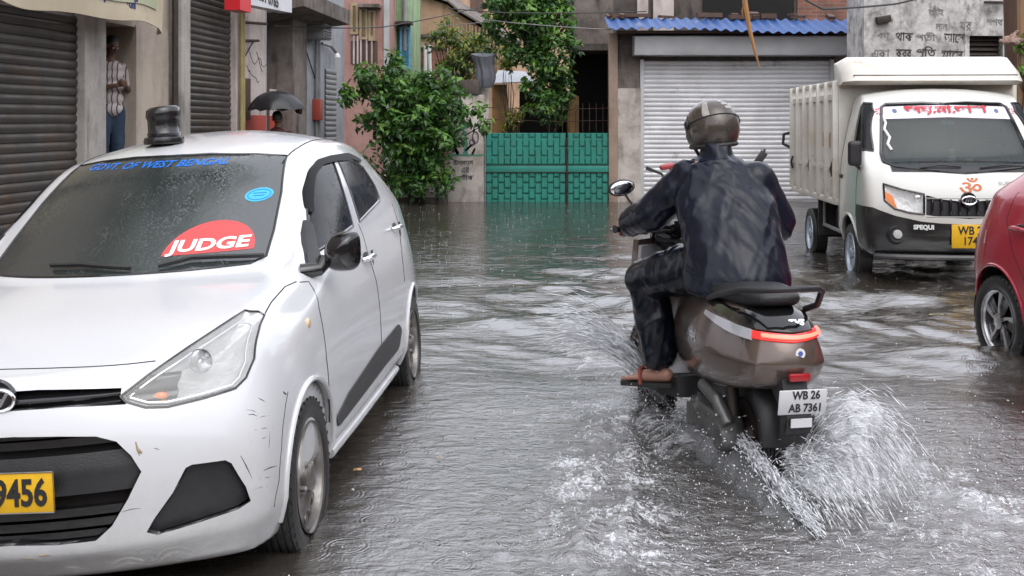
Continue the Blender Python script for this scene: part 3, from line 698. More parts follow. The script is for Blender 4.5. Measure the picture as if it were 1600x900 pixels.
    common_car(root, S, wp, None, 'steel')
    # side skirt strip
    for s in (1, -1):
        sk = MB(); pts = [S.surf('X', (y, .245), s) for y in [.42+.09*q for q in range(18)]]; pts = [h+n*.002 for h, n in pts if h is not None]
        sk.tube(pts, .02, 10); part('sill_trim', sk, wp, root)
    part('body', S.body, wp, root, sm=30)
    # black bumper lip, cabin
    part('floor_pan', MB().bb(-.62, .62, .42, 2.0, .16, .24), M_['underbody'], root)
    cab = MB().bb(-.66, .66, .30, .62, .55, .93, bev=.05).bb(-.62, .62, .45, 2.75, .30, .42)
    part('dashboard', cab, M_['interior'], root)
    st = MB().lathe([(.175, -.012), (.19, 0), (.175, .012), (.16, 0), (.175, -.012)], (.36, .78, .93), 'Y', 28); st.box((.36, .78, .93), (.33, .02, .03)); part('steering_wheel', st, M_['black_plastic'], root)
    for (x, y) in ((-.36, 1.25), (.36, 1.25), (-.36, 2.05), (.36, 2.05)):
        s_ = MB().box((x, y, .52), (.50, .5, .16), bev=.05).box((x, y+.27, .86), (.48, .13, .62), rx=R(-12), bev=.05).box((x, y+.33, 1.22), (.24, .09, .17), bev=.04); part('seat', s_, M_['seat_fabric'], root)
    return S
# ================================================================= red hatchback at the right edge
M_['red_paint_car'] = paint('red_paint_car', (.44, .025, .05), (.10, .03, .03), .4, .5)
REDM = Matrix.Translation((4.115, 4.77, GZ)) @ Matrix.Rotation(R(5.2), 4, 'Z')
def build_red_car():
    root = thing('parked_car', 'dark red hatchback at the right edge with five spoke alloy wheel', 'car', M=REDM)
    S = Shell(small_car_cage(.32), 3); pm = M_['red_paint_car']
    ws = [(-.62, .99), (.62, .99), (.52, 1.37), (-.52, 1.37)]; S.cut(ws, 'Y', -.3, 1.5); part('windscreen', S.piece(inset(ws, .002), 'Y', -.3, 1.5, S.shell), M_['side_glass'], root)
    rw_ = [(-.50, 1.12), (.50, 1.12), (.42, 1.36), (-.42, 1.36)]; S.cut(rw_, 'Y', 2.1, 3.4); part('rear_window', S.piece(inset(rw_, .002), 'Y', 2.5, 3.4, S.shell), M_['side_glass'], root)
    F1 = [(.60, .97), (1.38, 1.03), (1.42, 1.40), (1.12, 1.37), (.80, 1.18)]; R1 = [(1.46, 1.035), (2.05, 1.10), (2.14, 1.20), (1.95, 1.38), (1.48, 1.40)]
    for s in (1, -1):
        for pl in (F1, R1):
            S.cut(pl, 'X', .3*s, 1.2*s); part('side_window', S.piece(inset(pl, .002), 'X', .3*s, 1.2*s, S.shell), M_['side_glass'], root, sm=40)
            part('window_seal', edge_tube(S, pl, 'X', .006, s), M_['gloss_black'], root)
        tl = roundpoly([(s*.50, .86), (s*.74, .84), (s*.74, 1.0), (s*.62, 1.06), (s*.50, .98)], .03); tl = tl if s > 0 else tl[::-1]
        S.cut(tl, 'Y', 2.3, 3.4); part('tail_lamp', S.piece(inset(tl, .002), 'Y', 2.3, 3.4, S.shell), mat('tail_clear', (.45, .28, .28), .08, coat=.8), root)
        hp = roundpoly([(s*.36, .72), (s*.76, .76), (s*.72, .88), (s*.50, .84)], .03); hp = hp if s > 0 else hp[::-1]
        S.cut(hp, 'Y', -1, .2); part('headlight', S.piece(inset(hp, .003), 'Y', -1, .2, S.shell), M_['lamp_glass'], root)
        for y0, y1 in ((.50, 1.43), (1.43, 2.25)):
            pass
        part('door_gap', edge_tube(S, [(1.43, .98), (1.43, .30)], 'X', .003, s, off=-.001, closed=False), M_['underbody'], root)
        part('door_gap', edge_tube(S, [(2.30, 1.12), (2.34, .95), (2.18, .72), (2.02, .55), (1.98, .32)], 'X', .003, s, off=-.001, closed=False), M_['underbody'], root)
        part('door_gap', edge_tube(S, [(.50, .92), (.46, .60), (.50, .32)], 'X', .003, s, off=-.001, closed=False), M_['underbody'], root)
        for y in (1.28, 2.16):
            hh, n = S.surf('X', (y, .905), s)
            hd = MB().tube([hh+Vector((s*.002, -.08, -.004)), hh+Vector((s*.03, -.06, 0)), hh+Vector((s*.036, 0, .004)), hh+Vector((s*.03, .06, 0)), hh+Vector((s*.002, .08, -.004))], [.010, .013, .015, .013, .010], 10)
            dh = part('door_handle', hd, pm, root); part('handle_cup', MB().ell(hh, (.004, .055, .026)), M_['gloss_black'], dh)
        mc = Vector((s*.90, .60, 1.02)); part('mirror', remesh(MB().ell(mc, (.10, .06, .07)).tube([mc, Vector((s*.74, .56, .96))], .03, 8).mesh(), .012, 3), pm, root, sm=0)
        sk = MB(); pts = [S.surf('X', (y, .25), s) for y in [.42+.09*q for q in range(18)]]; sk.tube([h+n*.002 for h, n in pts if h is not None], .022, 10); part('sill_trim', sk, M_['black_plastic'], root)
        rb = S.piece([(2.75, .24), (3.3, .24), (3.3, .40), (2.70, .40)], 'X', .2*s, 1.2*s, S.shell); rb.transform(Matrix.Translation((.006*s, .004, 0))); part('bumper_skirt', rb, M_['black_plastic'], root)
        mk = S.surf('X', (2.62, .82), s)[0]; part('paint_scuff', decal(S, patch([(2.585, .77), (2.605, .77), (2.60, .86), (2.59, .86)], .02), 'X', s, .0015), mat('scuff', (.6, .5, .5), .4), root)
    gr = [(-.45, .34), (.45, .34), (.55, .62), (-.55, .62)]; S.cut(gr, 'Y', -1.2, 0); part('grille', S.piece(inset(gr, .003), 'Y', -1.2, 0, S.shell), M_['gloss_black'], root)
    common_car(root, S, pm, None, 'alloy', arch_r=.345, wr=.292)
    part('body', S.body, pm, root, sm=30)
    part('floor_pan', MB().bb(-.62, .62, .42, 2.0, .16, .24), M_['underbody'], root)
    for (x, y) in ((-.36, 1.25), (.36, 1.25), (-.36, 2.05), (.36, 2.05)):
        part('seat', MB().box((x, y, .52), (.50, .5, .16), bev=.05).box((x, y+.27, .86), (.48, .13, .62), rx=R(-12), bev=.05), M_['interior'], root)

# ================================================================= small white truck
M_['truck_paint'] = paint('truck_paint', (.62, .615, .58), (.28, .22, .15), .6, .55)
M_['truck_bed'] = mat('truck_bed', (.78, .77, .73), .45, col2=(.60, .55, .47), nscale=3, col3=(.20, .13, .09), n3=7, c3=.70, bump=.1)
TRM = Matrix.Translation((4.20, 10.95, GZ)) @ Matrix.Rotation(R(-4), 4, 'Z')
def build_truck():
    root = thing('pickup_truck', 'small cream white pickup truck with slatted cargo bed and yellow plate', 'truck', M=TRM)
    st = [
     [(-.60,.30,.80),(-.64,.46,.87),(-.65,.70,.885),(-.63,.88,.885),(-.58,1.02,.875),(-.54,1.09,.86),(-.50,1.13,.84)],
     [(-.36,.32,.84),(-.36,.48,.89),(-.36,.72,.90),(-.36,.92,.895),(-.38,1.10,.88),(-.38,1.16,.86),(-.40,1.19,.845)],
     [(-.05,.32,.85),(-.05,.50,.895),(-.05,.74,.90),(-.06,.96,.895),(-.10,1.18,.875),(-.05,1.50,.82),(.02,1.80,.745)],
     [(.25,.32,.85),(.25,.50,.895),(.25,.74,.90),(.25,.96,.895),(.25,1.20,.875),(.25,1.52,.815),(.25,1.85,.735)],
     [(.50,.34,.84),(.50,.50,.88),(.50,.74,.885),(.50,.96,.88),(.50,1.20,.86),(.50,1.52,.80),(.48,1.83,.72)]]
    zc = [1.17, 1.22, 1.86, 1.92, 1.89]; yc = [-.62, -.50, -.03, .25, .49]
    yfc = [-.72, -.80, -.81, -.79, -.74, -.70, -.64]; yrc = [.52]*7
    cr = [(lambda a, b: a[2] == 6 and b[2] == 6 and a[1] == b[1] == 1, .5), (lambda a, b: a[1] == 4 and b[1] == 4, .8),
          (lambda a, b: abs(a[0]) == 4 and a[2] == 6 and b[2] == 6 and abs(b[0]) == 4 and a[1] >= 1, .35)]
    S = Shell(boxnet([0, .36, .68, .90, 1.0], st, zc, yc, yfc, yrc, pz=2.4, pf=3.2, crease=cr), 3)
    C = lambda pts: S.casts(TRM, pts); tp = M_['truck_paint']
    sym = lambda h: [(min(p[0], 0), p[1]) for p in h]
    def full(h):           # left half outline (x <= 0), first and last points near the centre line
        h = [(-abs(p[0]), p[1]) for p in h]; h[0] = (0, h[0][1]); h[-1] = (0, h[-1][1]); return h+[(-p[0], p[1]) for p in h[-2:0:-1]]
    ws = full(xz(C([(1505, 163), (1440, 161), (1384, 163), (1377, 168), (1377, 240), (1382, 254), (1400, 261), (1450, 266), (1505, 270)])))
    S.cut(ws, 'Y', -.7, .4); part('windscreen', S.piece(inset(ws, .003), 'Y', -.7, .4, S.shell), car_glass('truck_glass', .45, (.02, .03, .03), .15), root, sm=40)
    part('windscreen_seal', edge_tube(S, ws, 'Y', .018, off=0, d=.05), M_['gloss_black'], root)
    bw = -min(p[0] for p in ws); zt = max(p[1] for p in ws); zb = min(p[1] for p in ws)
    bd = MB().grid(lambda u, v: (lambda h, n: h+n*.0025)(*S.surf('Y', ((2*u-1)*(bw-.03), zt-.02-.12*(1-v)-.02*abs(2*u-1)))), 30, 4); part('windscreen_banner', bd, mat('banner_white', (.72, .68, .74), .5), root)
    RT = mat('banner_red', (.55, .03, .04), .5)
    t = text_mb('জয়.মা.তারা', .1, 0, bold=.003); xs = [v[0] for v in t.v]; k = .78/(max(xs)-min(xs)); c0 = (max(xs)+min(xs))/2; ys = [v[1] for v in t.v]; cy = (max(ys)+min(ys))/2; ky = .085/(max(ys)-min(ys))
    t.v = [((x-c0)*k, zt-.078+(y-cy)*ky, 0) for x, y, z in t.v]; decal(S, t, 'Y', 1, .016); part('banner_lettering', t, RT, root)
    for x in (-.62, .62):
        t = MB(); 
        for q in range(8): a = q*math.pi/4; t.add([(x+.012*math.cos(a), zt-.085+.012*math.sin(a), 0), (x+.03*math.cos(a-.25), zt-.085+.03*math.sin(a-.25), 0), (x+.04*math.cos(a), zt-.085+.04*math.sin(a), 0), (x+.03*math.cos(a+.25), zt-.085+.03*math.sin(a+.25), 0)], [(0, 1, 2, 3)])
        part('banner_flower', decal(S, t, 'Y', 1, .004), RT, root)
    for x in (-.48, .48): part('banner_dot', decal(S, fan([(x+.022*math.cos(q*.5236), zt-.08+.022*math.sin(q*.5236)) for q in range(12)]), 'Y', 1, .004), mat('banner_blue', (.12, .15, .30), .5), root)
    p = S.cast(TRM, 1383, 205); ln = edge_tube(S, [(p.x, p.z+.16), (p.x+.02, p.z+.08), (p.x-.005, p.z+.02), (p.x+.03, p.z-.06), (p.x+.0, p.z-.12), (p.x+.025, p.z-.18)], 'Y', .014, off=.0, closed=False); part('glass_lettering', ln, M_['white_vinyl'], root)
    hl = xz(C([(1380, 287), (1410, 296), (1444, 303), (1444, 335), (1420, 332), (1398, 326), (1382, 313)]))
    il = xz(C([(1381, 298), (1394, 306), (1402, 327), (1396, 325), (1383, 312)]))
    gr = full(xz(C([(1505, 316), (1475, 312), (1447, 305), (1447, 336), (1475, 340), (1505, 342)])))
    S.cut(gr, 'Y', -1.2, -.3); g = S.piece(inset(gr, .003), 'Y', -1.2, -.3, S.shell); g.transform(Matrix.Translation((0, .03, 0))); part('grille_backing', g, M_['black_plastic'], root)
    gz0, gz1 = min(p[1] for p in gr), max(p[1] for p in gr); gw = max(p[0] for p in gr)
    gb = MB()
    for k in range(9):
        x = -gw+.06+(2*gw-.12)*k/8; 
        h = S.surf('Y', (x, (gz0+gz1)/2))[0]; gb.box(h+Vector((0, .012, 0)), (.018, .03, (gz1-gz0)*.66), bev=.004)
    for zz_ in (gz0+.012, gz1-.03):
        pts = [S.surf('Y', (gw*(q/8-1), zz_))[0]+Vector((0, .008, 0)) for q in range(17)]; gb.tube(pts, .010, 6)
    part('grille', gb, M_['gloss_black'], root)
    for s in (1, -1):
        q = hl if s < 0 else mirx(hl); S.cut(q, 'Y', -1.2, 0)
        part('headlight', S.piece(inset(q, .004), 'Y', -1.2, 0, S.shell), M_['lamp_glass'], root)
        pts = [S.surf('Y', p)[0] for p in inset(q, .005)]; n = len(pts); cen = sum(pts, Vector())/n+Vector((0, .09, 0))
        bk = MB().add([*[p+Vector((0, .024, 0)) for p in pts], *[p*.5+cen*.5 for p in pts]], [(i, (i+1) % n, (i+1) % n+n, i+n) for i in range(n)]+[tuple(range(n, 2*n))]); part('lamp_reflector', bk, M_['reflector'], root)
        q2 = il if s < 0 else mirx(il); iv = S.piece(q2, 'Y', -1.2, 0, S.shell); iv.transform(Matrix.Translation((0, -.004, 0))); part('indicator_lamp', iv, M_['amber'], root)
        part('lamp_seal', edge_tube(S, q, 'Y', .010, d=.03), M_['gloss_black'], root)
        mc = S.cast(TRM, 1437, 310); part('bulb', MB().ell(Vector((mc.x*(-s if False else (1 if s < 0 else -1)), mc.y+.05, mc.z)), (.05, .03, .05)), M_['chrome'], root)
    # black bumper
    top = xz(C([(1505, 351), (1470, 349), (1440, 346), (1400, 337), (1375, 328), (1366, 324)])); zl = top[-1][1]
    bp = [(0, top[0][1])]+[(-abs(p[0]), p[1]) for p in top[1:]]+[(-1.0, zl+.02), (-1.0, .22)]; bp = bp+[(0, .22)]; bpf = bp[:-1]+[(-p[0], p[1]) for p in bp[-2:0:-1]]
    b = S.piece(bpf, 'Y', -1.3, -.34, S.shell); b.transform(Matrix.Scale(1.012, 4, Vector((1, 0, 0))) @ Matrix.Translation((0, -.012, 0))); part('front_bumper', b, mat('bumper_black', (.013, .013, .015), .25, coat=.4, col2=(.03, .028, .026), nscale=5), root, sm=30)
    lip = MB(); pts = [S.surf('Y', (.80*(q/12-1), .37))[0] for q in range(25)]; pts = [q+Vector((0, -.02, -.04)) for q in pts if q is not None]; lip.tube(pts, [.03]*25, 8); part('bumper_lip', lip, bpy.data.materials['bumper_black'], root)
    for s in (1, -1):
        f = S.cast(TRM, 1402, 366); f = Vector((f.x*(1 if s < 0 else -1), f.y, f.z)); part('fog_lamp', MB().lathe([(.001, -.035), (.038, -.03), (.042, -.02), (.05, .02)], f, 'Y', 20), mat('fog_glass', (.55, .56, .56), .12, coat=.8), root)
        part('fog_lamp_bezel', MB().lathe([(.05, -.016), (.075, -.02), (.10, .01)], f, 'Y', 20), M_['black_plastic'], root)
    t = text_mb('SPEQUI', .055, .001, bold=.003); p = S.cast(TRM, 1442, 355); place(t, p+Vector((0, -.03, 0)), (1, -.12, 0), (0, 0, 1)); part('bumper_lettering', t, M_['white_vinyl'], root)
    c = S.cast(TRM, 1517, 369); pc = Vector((c.x, c.y-.03, c.z)); pl = part('number_plate', MB().box(pc, (.36, .01, .215), bev=.004), M_['plate_yellow'], root)
    for s_, dz in (('WB 27', .05), ('1744', -.045)):
        t = text_mb(s_, .105, .001, bold=.002, sx=.85); place(t, pc+Vector((.005, -.007, dz)), (1, 0, 0), (0, 0, 1)); part('plate_lettering', t, M_['plate_ink'], pl)
    e = S.cast(TRM, 1519, 313); hh = S.surf('Y', (0, e.z))[0]
    em = MB(); em.tube([hh+Vector((.064*math.cos(R(q)), -.02, .036*math.sin(R(q)))) for q in range(0, 375, 15)], .008, 8)
    for dx in (-.022, 0, .022): em.tube([hh+Vector((dx-.014, -.02, -.022)), hh+Vector((dx, -.022, .022)), hh+Vector((dx+.01, -.02, -.008))], .005, 5)
    part('emblem', em, M_['chrome'], root); part('emblem_backing', MB().lathe([(.001, -.015), (.068, -.012), (.075, .01)], hh, 'Y', 28), M_['gloss_black'], root)
    t = text_mb('ॐ', .2, 0, bold=.002); p = S.cast(TRM, 1516, 290); ys = [v[1] for v in t.v]; xs = [v[0] for v in t.v]; k = .2/(max(xs)-min(xs)); cx, cy = (max(xs)+min(xs))/2, (max(ys)+min(ys))/2
    t.v = [(p.x+(v[0]-cx)*k, p.z+(v[1]-cy)*k*.75, 0) for v in t.v]; decal(S, t, 'Y', 1, .003); part('om_symbol', t, mat('om_orange', (.60, .16, .05), .5), root)
    t = text_mb('SUPRO', .045, 0, sx=1.4); p = S.cast(TRM, 1576, 287); t.v = [(p.x+v[0], p.z+v[1], 0) for v in t.v]; decal(S, t, 'Y', 1, .003); part('badge_lettering', t, M_['steel'], root)
    part('bonnet_seam', edge_tube(S, [(-.80, 1.00), (-.5, 1.02), (0, 1.02), (.5, 1.02), (.80, 1.00)], 'Y', .004, off=-.002, closed=False), M_['underbody'], root) if False else None
    # wipers and cowl
    for px in ((1436, 1500), (1530, 1600)):
        a, b = S.cast(TRM, px[0], 262), S.cast(TRM, px[1], 260)
        if a and b: part('wiper', MB().tube([a+Vector((0, -.03, .0)), (a+b)/2+Vector((0, -.03, .02)), b+Vector((0, -.03, .0))], .009, 6), M_['rubber'], root)
    part('cowl_strip', MB().grid(lambda u, v: (lambda h, n: h+n*.006)(*S.surf('Y', ((2*u-1)*(bw-.04), zb+.005+.05*v+.0*u))), 24, 2), M_['black_plastic'], root)
    # side windows, mirrors, doors
    SW = yz(C([(1349, 161), (1363, 162), (1365, 175), (1365, 236), (1345, 232), (1335, 228), (1341, 190)]))
    for s in (1, -1):
        S.cut(SW, 'X', .3*s, 1.2*s); part('side_window', S.piece(inset(SW, .003), 'X', .3*s, 1.2*s, S.shell), M_['side_glass'], root); part('window_seal', edge_tube(S, SW, 'X', .012, s), M_['gloss_black'], root)
        part('door_gap', edge_tube(S, [(-.30, 1.12), (-.32, .80), (-.30, .66)], 'X', .004, s, off=-.001, closed=False), M_['underbody'], root)
        part('door_gap', edge_tube(S, [(.44, 1.70), (.44, .55)], 'X', .004, s, off=-.001, closed=False), M_['underbody'], root)
        mc = Vector((s*.93, -.42, 1.27)); mm = part('mirror', remesh(MB().box(mc, (.13, .08, .24), bev=.03).tube([mc+Vector((0, 0, -.1)), Vector((s*.86, -.34, 1.12))], .018, 8).tube([mc+Vector((0, 0, .1)), Vector((s*.84, -.32, 1.35))], .012, 8).mesh(), .012, 2), M_['black_plastic'], root, sm=0)
        hh, n = S.surf('X', (.36, 1.02), s); part('door_handle', MB().box(hh, (.03, .12, .04), bev=.01), M_['black_plastic'], root)
        S.body = boolean(S.body, MB().lathe([(.001, .45*s), (.35, .45*s), (.35, 1.2*s), (.001, 1.2*s)], (0, 0, .31), 'X', 40).mesh())
        part('wheel_arch_liner', MB().lathe([(.05, .44*s), (.362, .44*s), (.362, .84*s)], (0, 0, .31), 'X', 32, a0=-.1, a1=math.pi+.1), M_['underbody'], root)
        pts = []
        for k in range(25):
            a = R(-10)+R(200)*k/24; h, n = S.surf('X', (math.cos(a)*.358, .31+math.sin(a)*.358), s)
            if h is not None: pts.append(h)
        part('wheel_arch_lip', MB().tube(pts, .014, 8), tp, root)
        rmt = mat('wheel_silver', (.52, .58, .66), .35, .4, col2=(.4, .45, .5), nscale=8)
        for y in (0, 2.05): wheel(root, 'wheel', (s*.80, y, .285), .285, .165, s, 'steel', hubmat=rmt)
    part('cab_body', S.body, tp, root, sm=30)
    # cab interior
    part('seat', MB().box((0, .12, .95), (1.5, .42, .14), bev=.04).box((-.45, .36, 1.25), (.5, .12, .6), bev=.05).box((.45, .36, 1.25), (.5, .12, .6), bev=.05), M_['interior'], root)
    part('dashboard', MB().bb(-.78, .78, -.42, -.22, .85, 1.16, bev=.03), M_['interior'], root)
    gd = MB(); random.seed(9)
    for k in range(46): gd.ell((-.32+k*.016+random.uniform(-.01, .01), -.40+random.uniform(-.02, .02), 1.185+random.uniform(-.01, .015)), (.018, .018, .014), nu=6, nv=4)
    part('flower_garland', gd, mat('garland_red', (.45, .05, .03), .7, col2=(.55, .12, .03), nscale=20), root)
    part('idol', MB().lathe([(.001, 0), (.04, 0), (.035, .05), (.02, .07), (.032, .09), (.03, .12), (.001, .14)], (-.02, -.38, 1.18), 'Z', 14), mat('idol_white', (.6, .62, .55), .5), root)
    part('yellow_flower', MB().ell((.13, -.40, 1.20), (.04, .03, .025)), mat('flower_yellow', (.7, .6, .05), .6), root)
    part('hanging_charm', MB().tube([(-.02, -.12, 1.70), (-.02, -.14, 1.55), (-.015, -.15, 1.42)], [.012, .018, .006], 6), mat('charm', (.30, .28, .14), .6), root)
    part('green_sticker', decal(S, patch([(-.06, zt-.19), (.06, zt-.19), (.06, zt-.15), (-.06, zt-.15)], .05), 'Y', 1, -.03), mat('sticker_green', (.10, .45, .36), .4), root)
    sw = MB().lathe([(.19, -.012), (.205, 0), (.19, .012), (.175, 0), (.19, -.012)], (.42, -.14, 1.2), 'Y', 24); part('steering_wheel', sw, M_['black_plastic'], root)
    # chassis and cargo bed
    part('chassis', MB().bb(-.42, -.34, .2, 3.1, .48, .62).bb(.34, .42, .2, 3.1, .48, .62).bb(-.42, .42, 1.0, 1.1, .5, .6).bb(-.42, .42, 2.0, 2.1, .45, .6).tube([(-.7, 2.05, .285), (.7, 2.05, .285)], .05), M_['underbody'], root)
    part('fuel_tank', MB().bb(-.75, -.46, .75, 1.25, .40, .66, bev=.04), M_['underbody'], root)
    part('mudguard', MB().bb(-.86, -.62, 1.62, 1.65, .30, .75), M_['black_plastic'], root)
    part('underrun_rail', MB().tube([(-.80, .60, .42), (-.80, 1.6, .42)], .022).tube([(-.80, .62, .42), (-.80, .62, .78)], .018).tube([(-.80, 1.58, .42), (-.80, 1.58, .78)], .018), M_['grey_pipe'], root)
    y0, y1, zf, zt2, hwid = .56, 3.10, .78, 2.0, .87
    part('bed_floor', MB().bb(-hwid, hwid, y0, y1, zf-.06, zf+.02), M_['truck_bed'], root)
    for s in (1, -1):
        x = s*hwid; sd_m = MB(); sd_m.bb(x-s*.03, x, y0, y1, zf, 1.80)
        bsp = part('side_panel', sd_m, M_['truck_bed'], root)
        rl = MB()
        rl.bb(x-s*.04, x+s*.03, y0, y1, zf-.07, zf-.01, bev=.008); rl.bb(x-s*.04, x+s*.025, y0, y1, zt2-.04, zt2, bev=.008); rl.bb(x, x+s*.018, y0, y1, 1.80, 1.86)
        rl.bb(x, x+s*.018, y0, y1, 1.06, 1.10)
        part('side_rail', rl, M_['truck_bed'], root)
        n = 7
        for k in range(n):
            yy = y0+.03+(y1-y0-.06)*k/(n-1); part('stake', MB().bb(x-s*.035, x+s*.055, yy-.022, yy+.022, zf-.01, zt2-.005, bev=.006), M_['truck_bed'], root)
        for k in range(n-1):
            yy = y0+.03+(y1-y0-.06)*(k+.5)/(n-1)
            part('reflector', MB().bb(x+s*.001, x+s*.006, yy-.07, yy+.07, .90, .96), mat('refl', (.75, .34, .05), .3, coat=.5) if 'refl' not in bpy.data.materials else bpy.data.materials['refl'], root)
            if k < n-1: part('panel_rib', MB().bb(x+s*.001, x+s*.014, yy-.12, yy+.12, 1.16, 1.19).bb(x+s*.001, x+s*.014, yy-.12, yy+.12, 1.02, 1.05), M_['truck_bed'], root)
        for yy, c in ((1.25, (.55, .10, .05)), (1.55, (.60, .36, .06)), (1.0, (.35, .18, .12))):
            part('side_sticker', MB().bb(x+s*.001, x+s*.005, yy-.07, yy+.07, 1.30, 1.46), mat('side_sticker', c, .5, col2=(.5, .4, .2), nscale=20), root)
        for yy in (.7, 1.9, 3.0): part('latch', MB().tube([(x+s*.03, yy, 1.15), (x+s*.05, yy, 1.08), (x+s*.03, yy+.02, 1.0)], .012, 6), M_['rust_iron'], root)
    part('rear_hook', MB().tube([(-hwid-.02, y1, 1.45), (-hwid-.12, y1+.02, 1.42), (-hwid-.13, y1+.02, 1.30), (-hwid-.03, y1, 1.25)], .02, 8), M_['dark_metal'], root)
    part('tailgate', MB().bb(-hwid+.04, hwid-.04, y1-.04, y1, zf, 1.4), M_['truck_bed'], root); part('headboard', MB().bb(-hwid, hwid, y0-.03, y0+.02, zf, 2.0), M_['truck_bed'], root)
    # fairing box above the cab
    fb = MB(); 
    prof = [(.56, 1.95), (.30, 1.94), (.16, 1.98), (.26, 2.10), (.44, 2.22), (.60, 2.24)]
    vs = []
    for x, k in ((-.87, .0), (-.80, .0), (.80, 0), (.87, 0)):
        pass
    def fbx(x, sh): return [(x, y+sh*.6, z-(z-1.95)*sh) for y, z in prof]
    rows = [fbx(-.88, .22), fbx(-.78, 0), fbx(.78, 0), fbx(.88, .22)]; npf = len(prof)
    fb.add([p for r_ in rows for p in r_], [(i*npf+j, i*npf+(j+1) % npf, (i+1)*npf+(j+1) % npf, (i+1)*npf+j) for i in range(3) for j in range(npf)]+[tuple(range(npf)), tuple(range(3*npf, 4*npf))])
    part('cab_fairing', fb, M_['truck_bed'], root, sm=50)
    part('fairing_seam', MB().tube([(-.80, .205, 2.035), (.80, .205, 2.035)], .006, 5), M_['rust_iron'], root)
    # cargo: sacks seen through the rails
    for (x, y, c, lb) in ((-.3, 1.0, (.10, .10, .18), 'dark blue sack lying in the truck bed behind the cab'), (.25, 1.6, (.30, .26, .2), 'brown sack lying in the middle of the truck bed')):
        sk = remesh(MB().ell((0, 0, .16), (.32, .28, .17)).ell((.2, .1, .14), (.2, .2, .13)).mesh(), .03, 2)
        o = part('sack', sk, mat('sack', c, .8, bump=.4, bscale=30), None, sm=0); o.matrix_world = TRM @ Matrix.Translation((x, y, zf+.02)); tag(o, lb, 'sack')
# ================================================================= people, scooter, umbrella
def capsule(m, a, b, ra, rb, n=14):
    a, b = Vector(a), Vector(b); pts = [a.lerp(b, k/4) for k in range(5)]; m.tube(pts, [ra+(rb-ra)*k/4 for k in range(5)], n); m.ell(a, (ra,)*3, nu=n, nv=8); m.ell(b, (rb,)*3, nu=n, nv=8); return m
def loft(m, rings, n=28, up=None):
    rs = [(Vector(c), rx, ry) for c, rx, ry in rings]; out = []
    for k in range(len(rs)-1):
        a, b = rs[k], rs[k+1]; p, q = rs[max(k-1, 0)], rs[min(k+2, len(rs)-1)]
        for t in (0, .25, .5, .75):
            f = lambda A, B, C_, D: B*(1-t)+C_*t+(((B-A)+(B-C_))*(t*(1-t)**2)*.5-((C_-D)+(C_-B))*(t*t*(1-t))*-.5)*.35 if False else B*(1-t)+C_*t
            out.append((a[0].lerp(b[0], t), f(p[1], a[1], b[1], q[1]), f(p[2], a[2], b[2], q[2])))
    out.append(rs[-1]); vs = []
    for c, rx, ry in out: vs += [c+Vector((rx*math.cos(x)*1.0, ry*math.sin(x), 0)) for x in [2*math.pi*i/n for i in range(n)]]
    k = len(out); return m.add(vs, [(j*n+i, j*n+(i+1) % n, (j+1)*n+(i+1) % n, (j+1)*n+i) for j in range(k-1) for i in range(n)]+[tuple(range(n-1, -1, -1)), tuple(range((k-1)*n, k*n))])
def wrinkle(me, amp, sc, seed=0, st=(1, 1, .5), ridge=True, amp2=0, sh=0):
    n = len(me.vertices); no = [v.normal.copy() for v in me.vertices]
    for v, nn in zip(me.vertices, no):
        p = Vector((v.co.x*st[0]+v.co.z*sh, v.co.y*st[1], v.co.z*st[2]))*sc+Vector((seed*7.1, seed*3.3, seed))
        w = noise.noise(p+Vector((noise.noise(p*.6), noise.noise(p*.6+Vector((5, 0, 0))), 0))*1.2); d = (1-abs(w)*2.6) if ridge else w
        d2 = noise.noise(p*2.3); v.co = v.co+nn*(amp*d+amp2*d2+amp*.35*d2)
    me.update(); return me
SKIN = mat('skin_brown', (.16, .085, .055), .5, col2=(.11, .055, .035), nscale=9); HAIR = mat('black_hair', (.01, .009, .009), .45, bump=.8, bscale=160, stretch=(1, 1, .2))
RAIN = mat('raincoat', (.006, .008, .017), .27, spec=.32, bump=.10, bscale=20, stretch=(1, 1, .3))
RAINP = mat('rain_trousers', (.004, .006, .012), .26, spec=.4, bump=.08, bscale=30, stretch=(1, 1, .35), coat=.05)
def hand(m, wrist, d, side, curl=.6, s=1.0, palm_n=(0, 0, -1)):
    """five fingers rooted in the palm; d = pointing direction, palm_n = palm normal, fingers curl towards it"""
    w = Vector(wrist); d = Vector(d).normalized(); pn = Vector(palm_n); pn = (pn-d*pn.dot(d)).normalized(); sd = d.cross(pn)*side
    c = w+d*.045*s; 
    for q in (-.022, -.008, .008, .022): capsule(m, w+sd*q*.7*s+d*.005*s, w+d*.085*s+sd*q*s, .014*s, .0115*s, 8)
    for k, (q, L) in enumerate(((-.030, .062), (-.010, .078), (.010, .084), (.030, .074))):
        p = w+d*.088*s+sd*q*s*.95; a = 0; r = .0088*s
        for seg, f in enumerate((.42, .33, .25)):
            a += curl*(.7 if seg == 0 else 1.0); nd = d*math.cos(a)+pn*math.sin(a); q2 = p+nd*L*f*s; capsule(m, p, q2, r, r*.93, 8); p = q2; r *= .93
    p = w+d*.03*s+sd*.026*s; nd = (d*.6+sd*.75+pn*.35).normalized(); q2 = p+nd*.038*s; capsule(m, p, q2, .0115*s, .010*s, 8); nd = (d*.9+sd*.15+pn*.5).normalized(); capsule(m, q2, q2+nd*.03*s, .010*s, .0085*s, 8)
    return m
